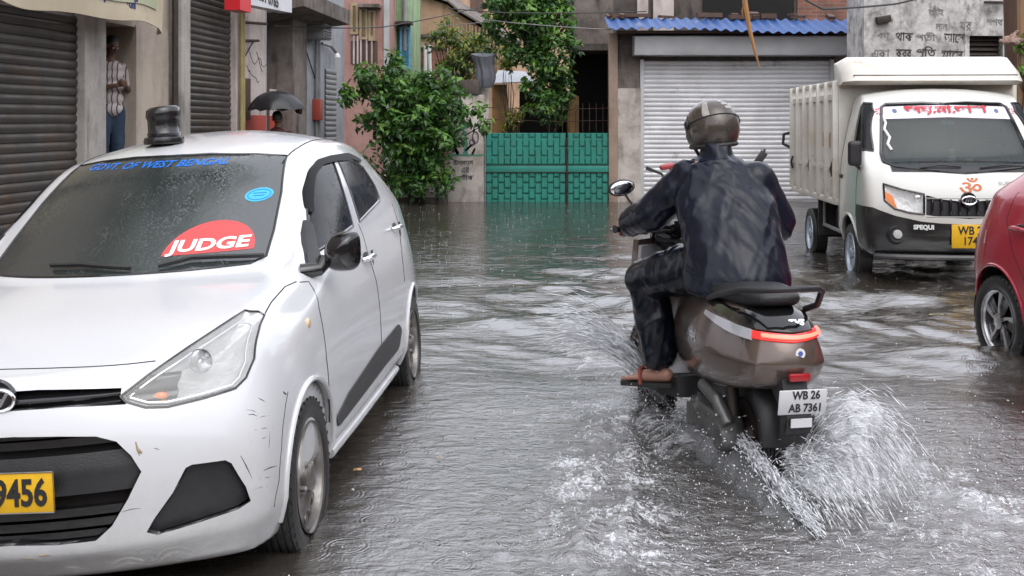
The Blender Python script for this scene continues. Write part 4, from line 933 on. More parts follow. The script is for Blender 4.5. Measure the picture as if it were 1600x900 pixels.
def head_mb(m, c, fwd, s=1.0, up=(0, 0, 1)):
    c = Vector(c); f = Vector(fwd).normalized(); u = Vector(up).normalized(); u = (u-f*u.dot(f)).normalized(); r = f.cross(u); Mx = Matrix((r, f, u)).transposed()
    L = lambda x, y, z: c+(r*x+f*y+u*z)*s
    m.ell(L(0, -.012, .025), (.073*s, .092*s, .09*s), Mx, 20, 14); m.ell(L(0, .022, -.035), (.055*s, .062*s, .072*s), Mx, 18, 12); m.ell(L(0, .055, -.085), (.026*s, .022*s, .018*s), Mx)
    m.tube([L(0, .078, .012), L(0, .103, -.018), L(0, .094, -.03)], [.008*s, .014*s, .016*s], 8)             # nose
    m.ell(L(0, .078, .022), (.052*s, .014*s, .010*s), Mx); 
    for q in (-1, 1): m.ell(L(q*.030, .076, -.008), (.02*s, .012*s, .014*s), Mx, 8, 6); m.ell(L(q*.074, -.005, -.005), (.010*s, .02*s, .032*s), Mx, 8, 8)
    m.ell(L(0, .082, -.052), (.026*s, .012*s, .006*s), Mx, 10, 6); m.ell(L(0, .080, -.064), (.022*s, .012*s, .007*s), Mx, 10, 6)
    return L, Mx
def face_bits(root, L, Mx, s=1.0):
    for q in (-1, 1):
        part('eye', MB().ell(L(q*.030, .083, .0), (.011*s, .008*s, .0065*s), Mx, 10, 8), mat('eye_white', (.6, .58, .55), .2) if 'eye_white' not in bpy.data.materials else bpy.data.materials['eye_white'], root)
        part('eyebrow', MB().ell(L(q*.030, .088, .022), (.019*s, .005*s, .0035*s), Mx, 10, 6), HAIR, root)
def build_umbrella_man():
    X, Yb = -3.56, 17.0
    root = thing('person', 'person in dark clothes walking away under a black umbrella by the left houses', 'person', (X, Yb, GZ))
    m = MB(); z0 = 0
    for s in (-1, 1):
        capsule(m, (s*.09, 0, .88), (s*.10, .02*s, .48), .085, .06); capsule(m, (s*.10, .02*s, .48), (s*.10, .0, .10), .055, .04); m.ell((s*.10, .05, .05), (.045, .12, .045))
    for z, rx in ((.92, .15), (1.05, .14), (1.2, .155), (1.32, .165), (1.40, .12)): m.ell((0, 0, z), (rx, .10, .11))
    capsule(m, (0, 0, 1.42), (0, .01, 1.52), .05, .048); L, Mx = head_mb(m, (0, .01, 1.63), (0, 1, 0))
    for s in (-1, 1):
        el = (s*.24, .05, 1.12) if s < 0 else (.22, .14, 1.14); wr = (s*.23, .12, .88) if s < 0 else (.08, .28, 1.22)
        capsule(m, (s*.18, 0, 1.38), el, .05, .042); capsule(m, el, wr, .04, .026); hand(m, wr, (0, .15, -1) if s < 0 else (-.2, .1, 1), s, .3 if s < 0 else 1.3, .95, (0, -1, 0))
    body = part('body', remesh(m.mesh(), .009, 2), SKIN, root, sm=0)
    sh = MB()
    for z, rx in ((.95, .17), (1.05, .165), (1.2, .175), (1.32, .185), (1.40, .13)): sh.ell((0, 0, z), (rx, .125, .11))
    capsule(sh, (-.18, 0, 1.38), (-.24, .05, 1.14), .065, .06); capsule(sh, (.18, 0, 1.38), (.22, .14, 1.15), .065, .06)
    part('shirt', wrinkle(remesh(sh.mesh(), .014, 2), .006, 7), mat('dark_red_shirt', (.10, .03, .03), .8, col2=(.06, .02, .02)), root, sm=0)
    tr = MB()
    for s in (-1, 1): capsule(tr, (s*.09, 0, .90), (s*.10, .02*s, .48), .10, .08); capsule(tr, (s*.10, .02*s, .48), (s*.10, .0, .12), .075, .062)
    part('trousers', wrinkle(remesh(tr.mesh(), .014, 2), .006, 7), mat('dark_trousers', (.02, .02, .025), .8), root, sm=0)
    part('hair', remesh(MB().ell(L(0, -.022, .04), (.080, .096, .088), Mx).mesh(), .01, 1), HAIR, root, sm=0)
    # umbrella held over the shoulder
    um = thing('umbrella', 'open wet black umbrella with one drooping rib above the walking person', 'umbrella', (X+.08, Yb+.28, GZ+1.1), 0)
    top = Vector((-.09, -.30, .95)); Rr = .45; nb = 8
    def cf(u, v):
        a = 2*math.pi*u; k = (u*nb) % 1; sag = 1-.09*math.sin(math.pi*k)*v; r = Rr*math.sin(v*1.25)/math.sin(1.25)*sag; z = .30*(math.cos(v*1.25)-math.cos(1.25))/(1-math.cos(1.25))-.30+.03*math.sin(math.pi*k)*v
        if .10 < u < .16: z -= .05*v*v
        return top+Vector((r*math.cos(a), r*math.sin(a), z))
    part('canopy', solidify(MB().grid(cf, 64, 10, closeu=True).mesh(), .003), mat('umbrella_cloth', (.012, .013, .016), .42, coat=.1, bump=.3, bscale=30), um, sm=25)
    part('shaft', MB().tube([(0, 0, -.12), (0, 0, .0), top+Vector((0, 0, .05))], [.014, .008, .005], 8), M_['steel'], um)
    for k in range(nb):
        pts = [cf(k/nb, v/6)+Vector((0, 0, -.006)) for v in range(7)]; part('rib', MB().tube(pts, .004, 4), M_['steel'], um)
def build_doorway_man():
    # stands on the raised shop floor, leaning towards the street, hands joined at the chest
    base = FM @ Vector(((s_c+s_d)/2+.30, .30, PLZ))
    root = thing('person', 'person in white striped shirt and blue jeans standing in the raised doorway', 'person', base, R(0))
    f = Vector((.80, -.6, 0)).normalized(); r = Vector((-f.y, f.x, 0))*-1; Lc = lambda a, b, z: r*a+f*b+Vector((0, 0, z))
    m = MB(); Mx0 = Matrix((r, f, Vector((0, 0, 1)))).transposed()
    for s in (-1, 1):
        capsule(m, Lc(s*.09, 0, .86), Lc(s*.10, .01, .46), .085, .06); capsule(m, Lc(s*.10, .01, .46), Lc(s*.10, -.02, .09), .055, .04); m.ell(Lc(s*.10, .05, .04), (.045, .12, .04), Mx0)
    for z, rx, q in ((.90, .15, 0), (1.03, .14, 0), (1.17, .16, .0), (1.29, .17, -.01), (1.37, .12, -.01)): m.ell(Lc(0, q, z), (rx, .11, .11), Mx0)
    capsule(m, Lc(0, -.01, 1.40), Lc(0, .03, 1.50), .052, .05); L, Mx = head_mb(m, Lc(0, .05, 1.60), f+Vector((0, 0, -.35)))
    for s in (-1, 1):
        sh, el, wr = Lc(s*.19, -.01, 1.34), Lc(s*.24, .03, 1.08), Lc(s*.06, .24, 1.13)
        capsule(m, sh, el, .05, .042); capsule(m, el, wr, .04, .026); hand(m, wr, Lc(-s*.5, .6, .15), s, .9, .95, Lc(-s*.5, -.2, .3))
    part('body', remesh(m.mesh(), .009, 2), SKIN, root, sm=0); face_bits(root, L, Mx)
    hr = MB().ell(L(0, -.022, .045), (.080, .094, .084), Mx); part('hair', remesh(hr.mesh(), .01, 1), HAIR, root, sm=0)
    sh = MB()
    for z, rx in ((.86, .175), (.98, .17), (1.12, .175), (1.25, .185), (1.34, .15)): sh.ell(Lc(0, 0, z), (rx, .13, .11), Mx0)
    for s in (-1, 1): capsule(sh, Lc(s*.18, -.01, 1.34), Lc(s*.235, .02, 1.12), .068, .066)
    st = mat('striped_shirt', (.62, .58, .56), .8); t = st.node_tree; tc = t.nodes.new('ShaderNodeTexCoord'); w_ = t.nodes.new('ShaderNodeTexWave'); w_.inputs['Scale'].default_value = 7; w_.inputs['Distortion'].default_value = .6; w_.bands_direction = 'X'
    t.links.new(tc.outputs['Object'], w_.inputs[0]); rr_ = t.nodes.new('ShaderNodeMapRange'); rr_.inputs[1].default_value = .78; rr_.inputs[2].default_value = .9; t.links.new(w_.outputs[0], rr_.inputs[0]); mx = t.nodes.new('ShaderNodeMix'); mx.data_type = 'RGBA'; mx.inputs[6].default_value = (.48, .43, .41, 1); mx.inputs[7].default_value = (.10, .06, .07, 1); t.links.new(rr_.outputs[0], mx.inputs[0]); t.links.new(mx.outputs[2], t.nodes['Principled BSDF'].inputs['Base Color'])
    part('shirt', wrinkle(remesh(sh.mesh(), .013, 2), .006, 7, 2), st, root, sm=0)
    tr = MB(); tr.ell(Lc(0, 0, .86), (.165, .125, .12), Mx0)
    for s in (-1, 1): capsule(tr, Lc(s*.09, 0, .84), Lc(s*.10, .01, .46), .105, .08); capsule(tr, Lc(s*.10, .01, .46), Lc(s*.10, -.02, .08), .075, .068)
    part('jeans', wrinkle(remesh(tr.mesh(), .013, 2), .007, 8, 3), mat('denim', (.015, .028, .055), .85, col2=(.035, .06, .10), nscale=5), root, sm=0)

# ---------------------------------------------------------------- scooter, y axis pointing back towards the camera, x to its left
SCM = Matrix.Translation((1.01, 4.705, GZ)) @ Matrix.Rotation(R(191), 4, 'Z')
M_['bronze'] = mat('bronze_paint', (.155, .115, .098), .24, .55, col2=(.13, .098, .084), nscale=4, coat=.7)
def build_scooter():
    root = thing('scooter', 'bronze brown scooter with glowing red tail lamp ploughing through the water', 'scooter', M=SCM)
    st = [
     [(-.66,.40,.08),(-.67,.48,.11),(-.67,.58,.12),(-.67,.68,.11),(-.64,.76,.08)],
     [(-.45,.40,.12),(-.45,.48,.165),(-.45,.585,.18),(-.45,.69,.165),(-.45,.79,.12)],
     [(-.12,.43,.15),(-.12,.50,.19),(-.12,.60,.205),(-.12,.71,.18),(-.12,.805,.14)],
     [(.14,.47,.15),(.14,.53,.19),(.14,.612,.20),(.14,.70,.175),(.14,.81,.135)],
     [(.30,.505,.12),(.32,.55,.155),(.335,.615,.17),(.32,.695,.15),(.28,.79,.11)]]
    S = Shell(boxnet([0, .4, .75, 1.0], st, [.77, .80, .815, .82, .80], [-.66, -.45, -.12, .14, .30], [-.66, -.68, -.69, -.68, -.65], [.36, .40, .425, .41, .33], crease=[(lambda a, b: a[2] == 2 and b[2] == 2 and (abs(a[0]) == 3 and abs(b[0]) == 3 or a[1] == 4 and b[1] == 4), .75)]), 3, .012)
    C = lambda pts: S.casts(SCM, pts)
    def arc_strip(z0, z1, u0, u1, off, name, m, n=28, taper=0):
        """strip that follows the tail round from the left side, over the back, to the right side"""
        pts = []
        for k in range(n+1):
            a = u0+(u1-u0)*k/n; d = Vector((math.sin(a), math.cos(a), 0)); tp_ = 1-taper*max(0, (abs(a)-.9))/1.2
            zc_ = (z0+z1)/2+.018*abs(a) ; hz = (z1-z0)/2*max(.12, tp_)
            row = []
            for z in (zc_-hz, zc_, zc_+hz):
                o = Vector((0, .10-.10*abs(a), z)); h = S.bvh.ray_cast(o+d*1.0, -d); row.append((h[0]+h[1]*off) if h[0] else o)
            pts.append(row)
        mb = MB(); vs = [p for r_ in pts for p in r_]; mb.add(vs, [(3*i+j, 3*i+j+1, 3*i+j+4, 3*i+j+3) for i in range(n) for j in range(2)])
        return part(name, solidify(mb.mesh(), .010, 1), m, root)
    TL = mat('tail_lamp_lit', (.6, .02, .02), .2, emit=(1, .02, .015), estr=.6, coat=.6)
    arc_strip(.699, .724, .46, -1.0, .002, 'tail_lamp', TL); arc_strip(.705, .717, .36, -.6, .0125, 'tail_lamp_core', mat('tail_core', (.9, .2, .15), .3, emit=(1, .10, .06), estr=1.3))
    for a0, a1 in ((.47, 1.75), (-1.01, -1.75)): arc_strip(.690, .728, a0, a1, .002, 'indicator_lamp', mat('indicator_clear', (.42, .42, .45), .12, coat=.8) if 'indicator_clear' not in bpy.data.materials else bpy.data.materials['indicator_clear'], 18, .75)
    arc_strip(.73, .80, 2.0, -2.0, .0015, 'tail_cowl', M_['gloss_black'], 40, .6)
    part('body_panel', S.outer, M_['bronze'], root, sm=40)
    sk = MB(); sk.tube([S.bvh.ray_cast(Vector((0, 0, .56))+Vector((math.sin(a), math.cos(a)*.9, 0))*1.2, -Vector((math.sin(a), math.cos(a)*.9, 0)))[0] for a in [R(-60+q*6) for q in range(21)]], .002, 4)
    t = text_mb('TVS', .032, .001, bold=.002, shear=.2, sx=1.2); h, _ = S.surf('Y', (-.03, .768), -1); place(t, h+Vector((0, .0145, .0)), (-1, 0, 0), (0, -.35, 1)); part('badge_lettering', t, M_['chrome'], root)
    h, _ = S.surf('Y', (-.02, .66), -1); part('round_sticker', MB().lathe([(.001, .003), (.02, .003), (.02, 0)], h, 'Y', 20), M_['white_vinyl'], root); part('sticker_mark', MB().lathe([(.001, .0036), (.011, .0036)], h, 'Y', 6), mat('sticker_blue', (.1, .12, .45), .5), root)
    t = text_mb('Jupiter', .05, 0, bold=.001, shear=.35, sx=1.3); t.v = [(-.24-v[0], .635+v[1], 0) for v in t.v]; decal(S, t, 'X', 1, .002); part('side_lettering', t, M_['chrome'], root)
    # seat
    ss = [[(-.74,.745,.05),(-.76,.765,.065),(-.74,.79,.05)], [(-.58,.755,.12),(-.58,.80,.14),(-.57,.835,.11)], [(-.2,.79,.14),(-.2,.825,.165),(-.2,.85,.14)], [(.05,.80,.13),(.05,.85,.15),(.05,.885,.12)], [(.24,.81,.09),(.27,.85,.11),(.24,.885,.08)]]
    seat = subsurf(boxnet([0, .6, 1.0], ss, [.80, .845, .855, .895, .89], [-.76, -.57, -.2, .05, .26], [-.77, -.79, -.77], [.28, .31, .28]), 3); part('seat', wrinkle(seat, .0015, 14), mat('seat_vinyl', (.016, .016, .018), .35, bump=.5, bscale=200, coat=.15), root, sm=50)
    part('grab_rail', MB().tube([(.15, -.12, .80), (.175, .05, .84), (.16, .24, .885), (.12, .36, .90), (0, .39, .905), (-.12, .36, .90), (-.165, .30, .88), (-.165, .26, .82), (-.15, .18, .79)], [.013]*9, 10), M_['black_plastic'], root, sm=60)
    # wheels and mudguards
    def swheel(y, nm):
        tw = part('tyre', tyre_mb(.235, .10, 36), M_['tyre'], root); tw.location = (0, y, .235)
        rm = MB().lathe([(.155, -.04), (.15, -.03), (.06, -.02), (.05, -.05), (.001, -.05)], (0, 0, 0), 'X', 30).lathe([(.155, .04), (.15, .03), (.06, .02), (.05, .05), (.001, .05)], (0, 0, 0), 'X', 30); part('rim', rm, M_['dark_metal'], tw)
    swheel(0, 'rear'); swheel(-1.275, 'front')
    mg = MB()
    for k in range(13):
        pass
    def mgf(u, v, yc=0, R0=.275, a0=-20, a1=75, hw=.075, dz=0):
        a = R(a0+(a1-a0)*u); x = hw*math.sin((v-.5)*math.pi); q = R0-.03*(1-math.cos((v-.5)*math.pi))
        return (x, yc+math.cos(a)*q, .235+dz+math.sin(a)*q)
    part('rear_mudguard', solidify(MB().grid(lambda u, v: mgf(u, v, .03, .29, 2, 110, .085, .03), 16, 8).mesh(), .006), M_['black_plastic'], root)
    part('front_mudguard', solidify(MB().grid(lambda u, v: mgf(u, v, -1.275, .285, 20, 175, .08), 20, 8).mesh(), .006), M_['bronze'], root)
    # plate carrier
    cr = MB().prism([(.24, .55), (.40, .56), (.445, .42), (.435, .36), (.40, .37), (.36, .46)], 'X', -.05, .05); part('plate_carrier', cr, M_['black_plastic'], root, sm=20)
    fl = MB().grid(lambda u, v: ((u-.5)*(.14-.05*v*v), .435-.05*v+.018*(1-abs(2*u-1)**2), .425-.115*v), 12, 8); part('mud_flap', solidify(fl.mesh(), .008), M_['rubber'], root)
    part('reflector', MB().box((-.01, .425, .572), (.085, .02, .03), bev=.005), mat('reflector_red', (.35, .01, .015), .2, coat=.6), root)
    pc = Vector((-.01, .452, .485)); pl = part('number_plate', MB().box(pc, (.195, .006, .098), rx=R(-10), bev=.004), mat('plate_white', (.66, .66, .68), .45), root)
    for s_, dz in (('WB 26', .026), ('AB 7361', -.024)):
        t = text_mb(s_, .046, .0008, bold=.001, sx=.85); place(t, pc+Vector((-.012, .0045+dz*.17, dz)), (-1, 0, 0), (0, .17, 1)); part('plate_lettering', t, M_['plate_ink'], pl)
    part('small_tag', MB().box((-.005, .452, .405), (.085, .004, .034), rx=R(-4)), bpy.data.materials['plate_white'], root)
    # engine, exhaust, stand
    en = MB().box((.10, -.16, .26), (.10, .46, .15), bev=.04).lathe([(.001, .165), (.07, .16), (.08, .13), (.085, .06)], (0, -.34, .27), 'X', 24).lathe([(.001, .165), (.055, .16), (.07, .12), (.075, .06)], (0, .0, .24), 'X', 24).tube([(.13, .06, .30), (.15, -.02, .39), (.15, -.18, .42)], .03, 10)
    part('engine_casing', remesh(en.mesh(), .008, 1), mat('engine_grey', (.20, .20, .20), .4, .6, col2=(.05, .045, .04), nscale=10), root, sm=0)
    part('suspension', MB().tube([(.09, .02, .27), (.09, -.02, .55)], .028, 12).tube([(.09, .02, .27), (.09, -.02, .55)], .018, 8), M_['dark_metal'], root)
    ex = MB().tube([(-.14, -.45, .22), (-.14, -.25, .20), (-.16, -.05, .24), (-.165, .22, .30), (-.165, .24, .302)], [.02, .03, .05, .052, .03], 14); part('exhaust', ex, M_['dark_metal'], root)
    # floorboard, leg shield, front
    fb = subsurf(boxnet([0, .7, 1.0], [[(-1.14,.26,.13),(-1.14,.33,.15)], [(-.95,.25,.19),(-.95,.32,.20)], [(-.72,.25,.17),(-.72,.32,.18)], [(-.58,.26,.12),(-.58,.36,.13)]], [.33, .32, .32, .37], [-1.14, -.95, -.72, -.58], [-1.15, -1.15], [-.56, -.56], crease=[(lambda a, b: True, .6)]), 2); part('floorboard', fb, M_['black_plastic'], root)
    ls = MB().grid(lambda u, v: ((2*u-1)*(.16+.06*math.sin(v*2.4)), -1.06-.06*v+.09*(2*u-1)**2-.0, .30+.66*v), 14, 14); part('leg_shield', solidify(ls.mesh(), .03), M_['bronze'], root, sm=50)
    li = MB().grid(lambda u, v: ((2*u-1)*(.145+.055*math.sin(v*2.4)), -1.035-.06*v+.085*(2*u-1)**2, .31+.62*v), 14, 14); part('inner_shield', solidify(li.mesh(), .02), mat('inner_shield', (.42, .42, .45), .5), root, sm=50)
    part('under_seat_panel', MB().box((.09, -.69, .56), (.24, .05, .42), rx=R(6), bev=.03), mat('pale_panel', (.78, .78, .80), .5), root)
    part('fork', MB().tube([(.07, -1.275, .235), (.07, -1.17, .45), (.04, -1.1, .62)], .022, 8).tube([(-.07, -1.275, .235), (-.07, -1.17, .45), (-.04, -1.1, .62)], .022, 8).tube([(-.07, -1.275, .235), (.07, -1.275, .235)], .015), M_['dark_metal'], root)
    hc = MB().ell((0, -1.0, 1.02), (.13, .13, .09)).ell((0, -1.08, .98), (.10, .08, .08)).tube([(0, -1.0, 1.0), (0, -1.06, .8)], .05, 10)
    part('headlamp_cowl', remesh(hc.mesh(), .012, 2), M_['gloss_black'], root, sm=0); part('headlamp', MB().ell((0, -1.15, .99), (.07, .03, .05)), M_['lamp_glass'], root)
    hb = MB().tube([(.33, -.86, 1.03), (.22, -.92, 1.03), (.08, -.98, 1.02), (-.08, -.98, 1.02), (-.22, -.92, 1.03), (-.33, -.86, 1.03)], .011, 8); hbp = part('handlebar', hb, M_['dark_metal'], root)
    for s in (1, -1):
        part('grip', MB().tube([(s*.235, -.91, 1.03), (s*.345, -.852, 1.03), (s*.352, -.849, 1.03)], [.017, .017, .02], 10), M_['rubber'], hbp)
        part('brake_lever', MB().tube([(s*.20, -.965, 1.035), (s*.27, -.975, 1.03), (s*.355, -.925, 1.02)], [.008, .006, .007], 6), M_['steel'], hbp)
        mrr = part('mirror', MB().tube([(s*.20, -.94, 1.04), (s*.23, -.96, 1.14), (s*.27, -.965, 1.20)], .006, 6), M_['dark_metal'], root)
        part('mirror_head', MB().ell((s*.285, -.965, 1.225), (.072, .022, .042), Matrix.Rotation(R(10*s), 3, 'Y')), M_['black_plastic'], mrr); part('mirror_glass', MB().lathe([(.001, .0), (1, 0)], (0, 0, 0), 'Y', 24) if 0 else MB().ell((s*.285, -.947, 1.225), (.062, .006, .034), Matrix.Rotation(R(10*s), 3, 'Y')), M_['chrome'], mrr)
    return S
def build_rider():
    base = SCM @ Vector((0, -.25, .85-.0)); root = thing('person', 'rider in black raincoat and bronze helmet riding the scooter away', 'person', (.98, 4.95, .76))
    W = lambda *a: Vector(a)
    pel, wa, ch, nk, hd = W(.975, 4.97, .86), W(.965, 5.02, 1.0), W(.955, 5.10, 1.14), W(.945, 5.18, 1.29), W(.938, 5.24, 1.425)
    shl, shr = W(.81, 5.17, 1.20), W(1.11, 5.12, 1.195); ell_, elr = W(.66, 5.27, 1.03), W(1.225, 5.17, 1.0); gl, gr_ = SCM @ W(.29, -.885, 1.03), SCM @ W(-.29, -.885, 1.03)
    wrl, wrr = gl+W(.01, -.075, .03), gr_+W(.0, -.075, .03)
    hpl, hpr = W(.885, 4.97, .84), W(1.065, 4.94, .84); knl, knr = W(.645, 5.36, .71), W(1.10, 5.43, .71); anl, anr = W(.70, 5.33, .315), W(1.05, 5.42, .31)
    m = MB()
    for c, r in ((pel, (.16, .12, .11)), (wa, (.145, .11, .11)), (ch, (.165, .12, .12)), (ch.lerp(nk, .5), (.17, .10, .09))): m.ell(c, r)
    capsule(m, nk-W(0, .02, .04), hd, .06, .05); L, Mx = head_mb(m, hd, (-.16, 1, -.05))
    for s, sh, el, wr, g in ((-1, shl, ell_, wrl, gl), (1, shr, elr, wrr, gr_)):
        capsule(m, sh, el, .052, .042); capsule(m, el, wr, .04, .027); hand(m, wr, (g-wr)+W(0, 0, .012), -s, 1.25, .95, (0, .15, -1))
    for hp, kn, an, toe in ((hpl, knl, anl, W(-.62, .42, -.06)), (hpr, knr, anr, W(-.1, 1, -.05))):
        capsule(m, hp, kn, .085, .058); capsule(m, kn, an, .055, .036); t = toe.normalized(); sd = Vector((-t.y, t.x, 0)); h = an+W(0, 0, -.055); capsule(m, h-t*.04, h+t*.10-W(0, 0, .008), .034, .03); 
        for q, ln in ((-.03, .155), (-.014, .165), (.0, .172), (.014, .176), (.031, .182)):
            capsule(m, h+t*.09+sd*q-W(0, 0, .012), h+t*ln+sd*q*1.15-W(0, 0, .018), .013, .0095, 8)
    part('body', remesh(m.mesh(), .0075, 1), mat('rider_skin', (.40, .22, .16), .45, col2=(.30, .15, .11), nscale=9), root, world=True, sm=0)
    # sandal on each foot
    for an, toe in ((anl, W(-.62, .42, -.06)), (anr, W(-.1, 1, -.05))):
        t = toe.normalized(); sd = Vector((-t.y, t.x, 0)); h = an+W(0, 0, -.098); so = MB()
        so.add([h-t*.075+sd*.03, h+t*.06+sd*.042, h+t*.19+sd*.035, h+t*.205, h+t*.19-sd*.035, h+t*.06-sd*.035, h-t*.075-sd*.03, h-t*.09], [tuple(range(8))]); s_ = part('sandal', solidify(so.mesh(), .02, 0), M_['rubber'], root, world=True, sm=20)
        part('strap', MB().tube([h+t*.08+sd*.04, h+t*.09+sd*.025+W(0, 0, .075), h+t*.10-sd*.02+W(0, 0, .075), h+t*.09-sd*.04], .011, 6), mat('strap_brown', (.22, .06, .04), .5), s_, world=True)
    # raincoat
    j = MB()
    loft(j, [(W(.985, 4.915, .715), .225, .19), (W(.985, 4.93, .80), .235, .19), (W(.982, 4.95, .90), .215, .165), (W(.975, 5.0, 1.0), .215, .155), (W(.966, 5.06, 1.10), .225, .15), (W(.960, 5.12, 1.18), .205, .14), (W(.955, 5.145, 1.24), .155, .12), (W(.95, 5.17, 1.30), .10, .09)])
    capsule(j, nk-W(0, .03, .045), nk+W(0, -.005, .035), .095, .078)
    for sh, el, wr in ((shl, ell_, wrl), (shr, elr, wrr)):
        capsule(j, sh, el, .086, .080); capsule(j, el, wr.lerp(el, .12), .08, .062)
    capsule(j, shl+W(.06, 0, .012), shr-W(.06, 0, -.012), .07, .07); j.ell(nk+W(0, -.075, -.035), (.12, .06, .05))
    jm = remesh(j.mesh(), .0095, 5); jm.transform(Matrix.Shear('XZ', 4, (0, 0)) if False else Matrix.Identity(4)); wrinkle(jm, .006, 4.5, 1, (1.2, 1, .4), False, sh=.8); wrinkle(jm, .0055, 6.0, 2, (1.1, .8, .25), sh=.9); wrinkle(jm, .0045, 10, 6, (1.0, .8, .3), sh=-.35); wrinkle(jm, .002, 20, 5, (1.2, 1, .4), sh=.5); jk = part('raincoat', jm, RAIN, root, world=True, sm=0); cb = MB(); cb.tube([nk+W(.105*math.cos(R(q)), -.02+.085*math.sin(R(q)), -.03+.012*math.sin(R(q*3))) for q in range(0, 361, 20)], [.028]*19, 10); part('hood_roll', wrinkle(remesh(cb.mesh(), .008, 2), .005, 16), RAIN, jk, world=True, sm=0)
    t_ = MB(); t_.ell(pel-W(0, .0, .02), (.185, .17, .09))
    for hp, kn, an in ((hpl, knl, anl), (hpr, knr, anr)):
        capsule(t_, hp, kn, .115, .098); t_.ell(kn, (.098, .098, .092)); capsule(t_, kn, an+W(0, 0, .07), .09, .082); capsule(t_, an+W(0, 0, .11), an+W(0, 0, .06), .082, .086)
    tm_ = remesh(t_.mesh(), .0095, 3); wrinkle(tm_, .010, 7, 3, (1, 1, .6)); wrinkle(tm_, .004, 18, 4, (1.3, 1, .4)); part('rain_trousers', tm_, RAINP, root, world=True, sm=0)
    # helmet
    f = Vector((-.16, 1, -.03)).normalized(); u = Vector((-.10, .05, 1)).normalized(); u = (u-f*u.dot(f)).normalized(); r = f.cross(u); MR = Matrix((r, f, u)).transposed().to_4x4()
    HM = Matrix.Translation(hd+W(0, -.005, .012)) @ MR
    helm = thing('helmet', 'scratched bronze grey full face helmet worn by the scooter rider', 'helmet', M=HM)
    def hf(u_, v_, o=0):
        a = 2*math.pi*u_; ph = v_*2.28; z = math.cos(ph)*.132; q = math.sin(ph)**.9 if ph < math.pi/2 else 1-.22*((ph-math.pi/2)/.71)**2
        x = .122*q*math.cos(a); y = .148*q*math.sin(a)*(1.0 if math.sin(a) > 0 else .97); 
        if z < -.02 and math.sin(a) > .3: y += .02
        return Vector((x, y, z))*(1+o)
    hm_ = MB().grid(hf, 48, 24, closeu=True)
    S2 = remesh(hm_.add([], []).mesh(), .006, 2) if False else solidify(hm_.mesh(), .02)
    part('shell', S2, mat('helmet_bronze', (.085, .07, .058), .28, .35, col2=(.055, .046, .04), nscale=9, col3=(.45, .42, .36), n3=30, c3=.73, coat=.5, rvar=.08), helm, sm=50)
    def hdec(poly_uv, o, nm, m):
        g = MB().grid(lambda a, b: hf(*poly_uv(a, b), o), 14, 6); part(nm, g, m, helm)
    pale = mat('helmet_stripe', (.42, .40, .36), .35, col2=(.20, .18, .16), nscale=25, ncon=.4, coat=.4)
    for k in range(3): hdec((lambda k: lambda a, b: (.78+.075*a+.012*k, .17+.085*k+.055*b))(k), .012, 'stripe_decal', pale)
    hdec(lambda a, b: (.60+.05*a+.03*b, .20+.30*b), .011, 'swoosh_decal', pale)
    part('neck_rim', MB().tube([hf(q/32, .985)*1.0 for q in range(33)], .012, 8), M_['rubber'], helm)
    part('crease_line', MB().tube([hf(.52+.46*q/20, .60-.12*math.sin(math.pi*q/20))*1.012 for q in range(21)], .003, 5), M_['rubber'], helm)
    hdec(lambda a, b: (.07+.36*a, .47+.28*b), .02, 'visor', M_['gloss_black']); 
    part('visor_hinge', MB().ell(hf(.50, .62)*1.03, (.012, .022, .022)), M_['black_plastic'], helm); part('visor_hinge', MB().ell(hf(.0, .62)*1.03, (.012, .022, .022)), M_['black_plastic'], helm)
    part('chin_strap', MB().tube([hf(.5, .97), hd*0+Vector((-.06, .02, -.15)), Vector((-.02, .05, -.165))], .008, 6), M_['rubber'], helm)
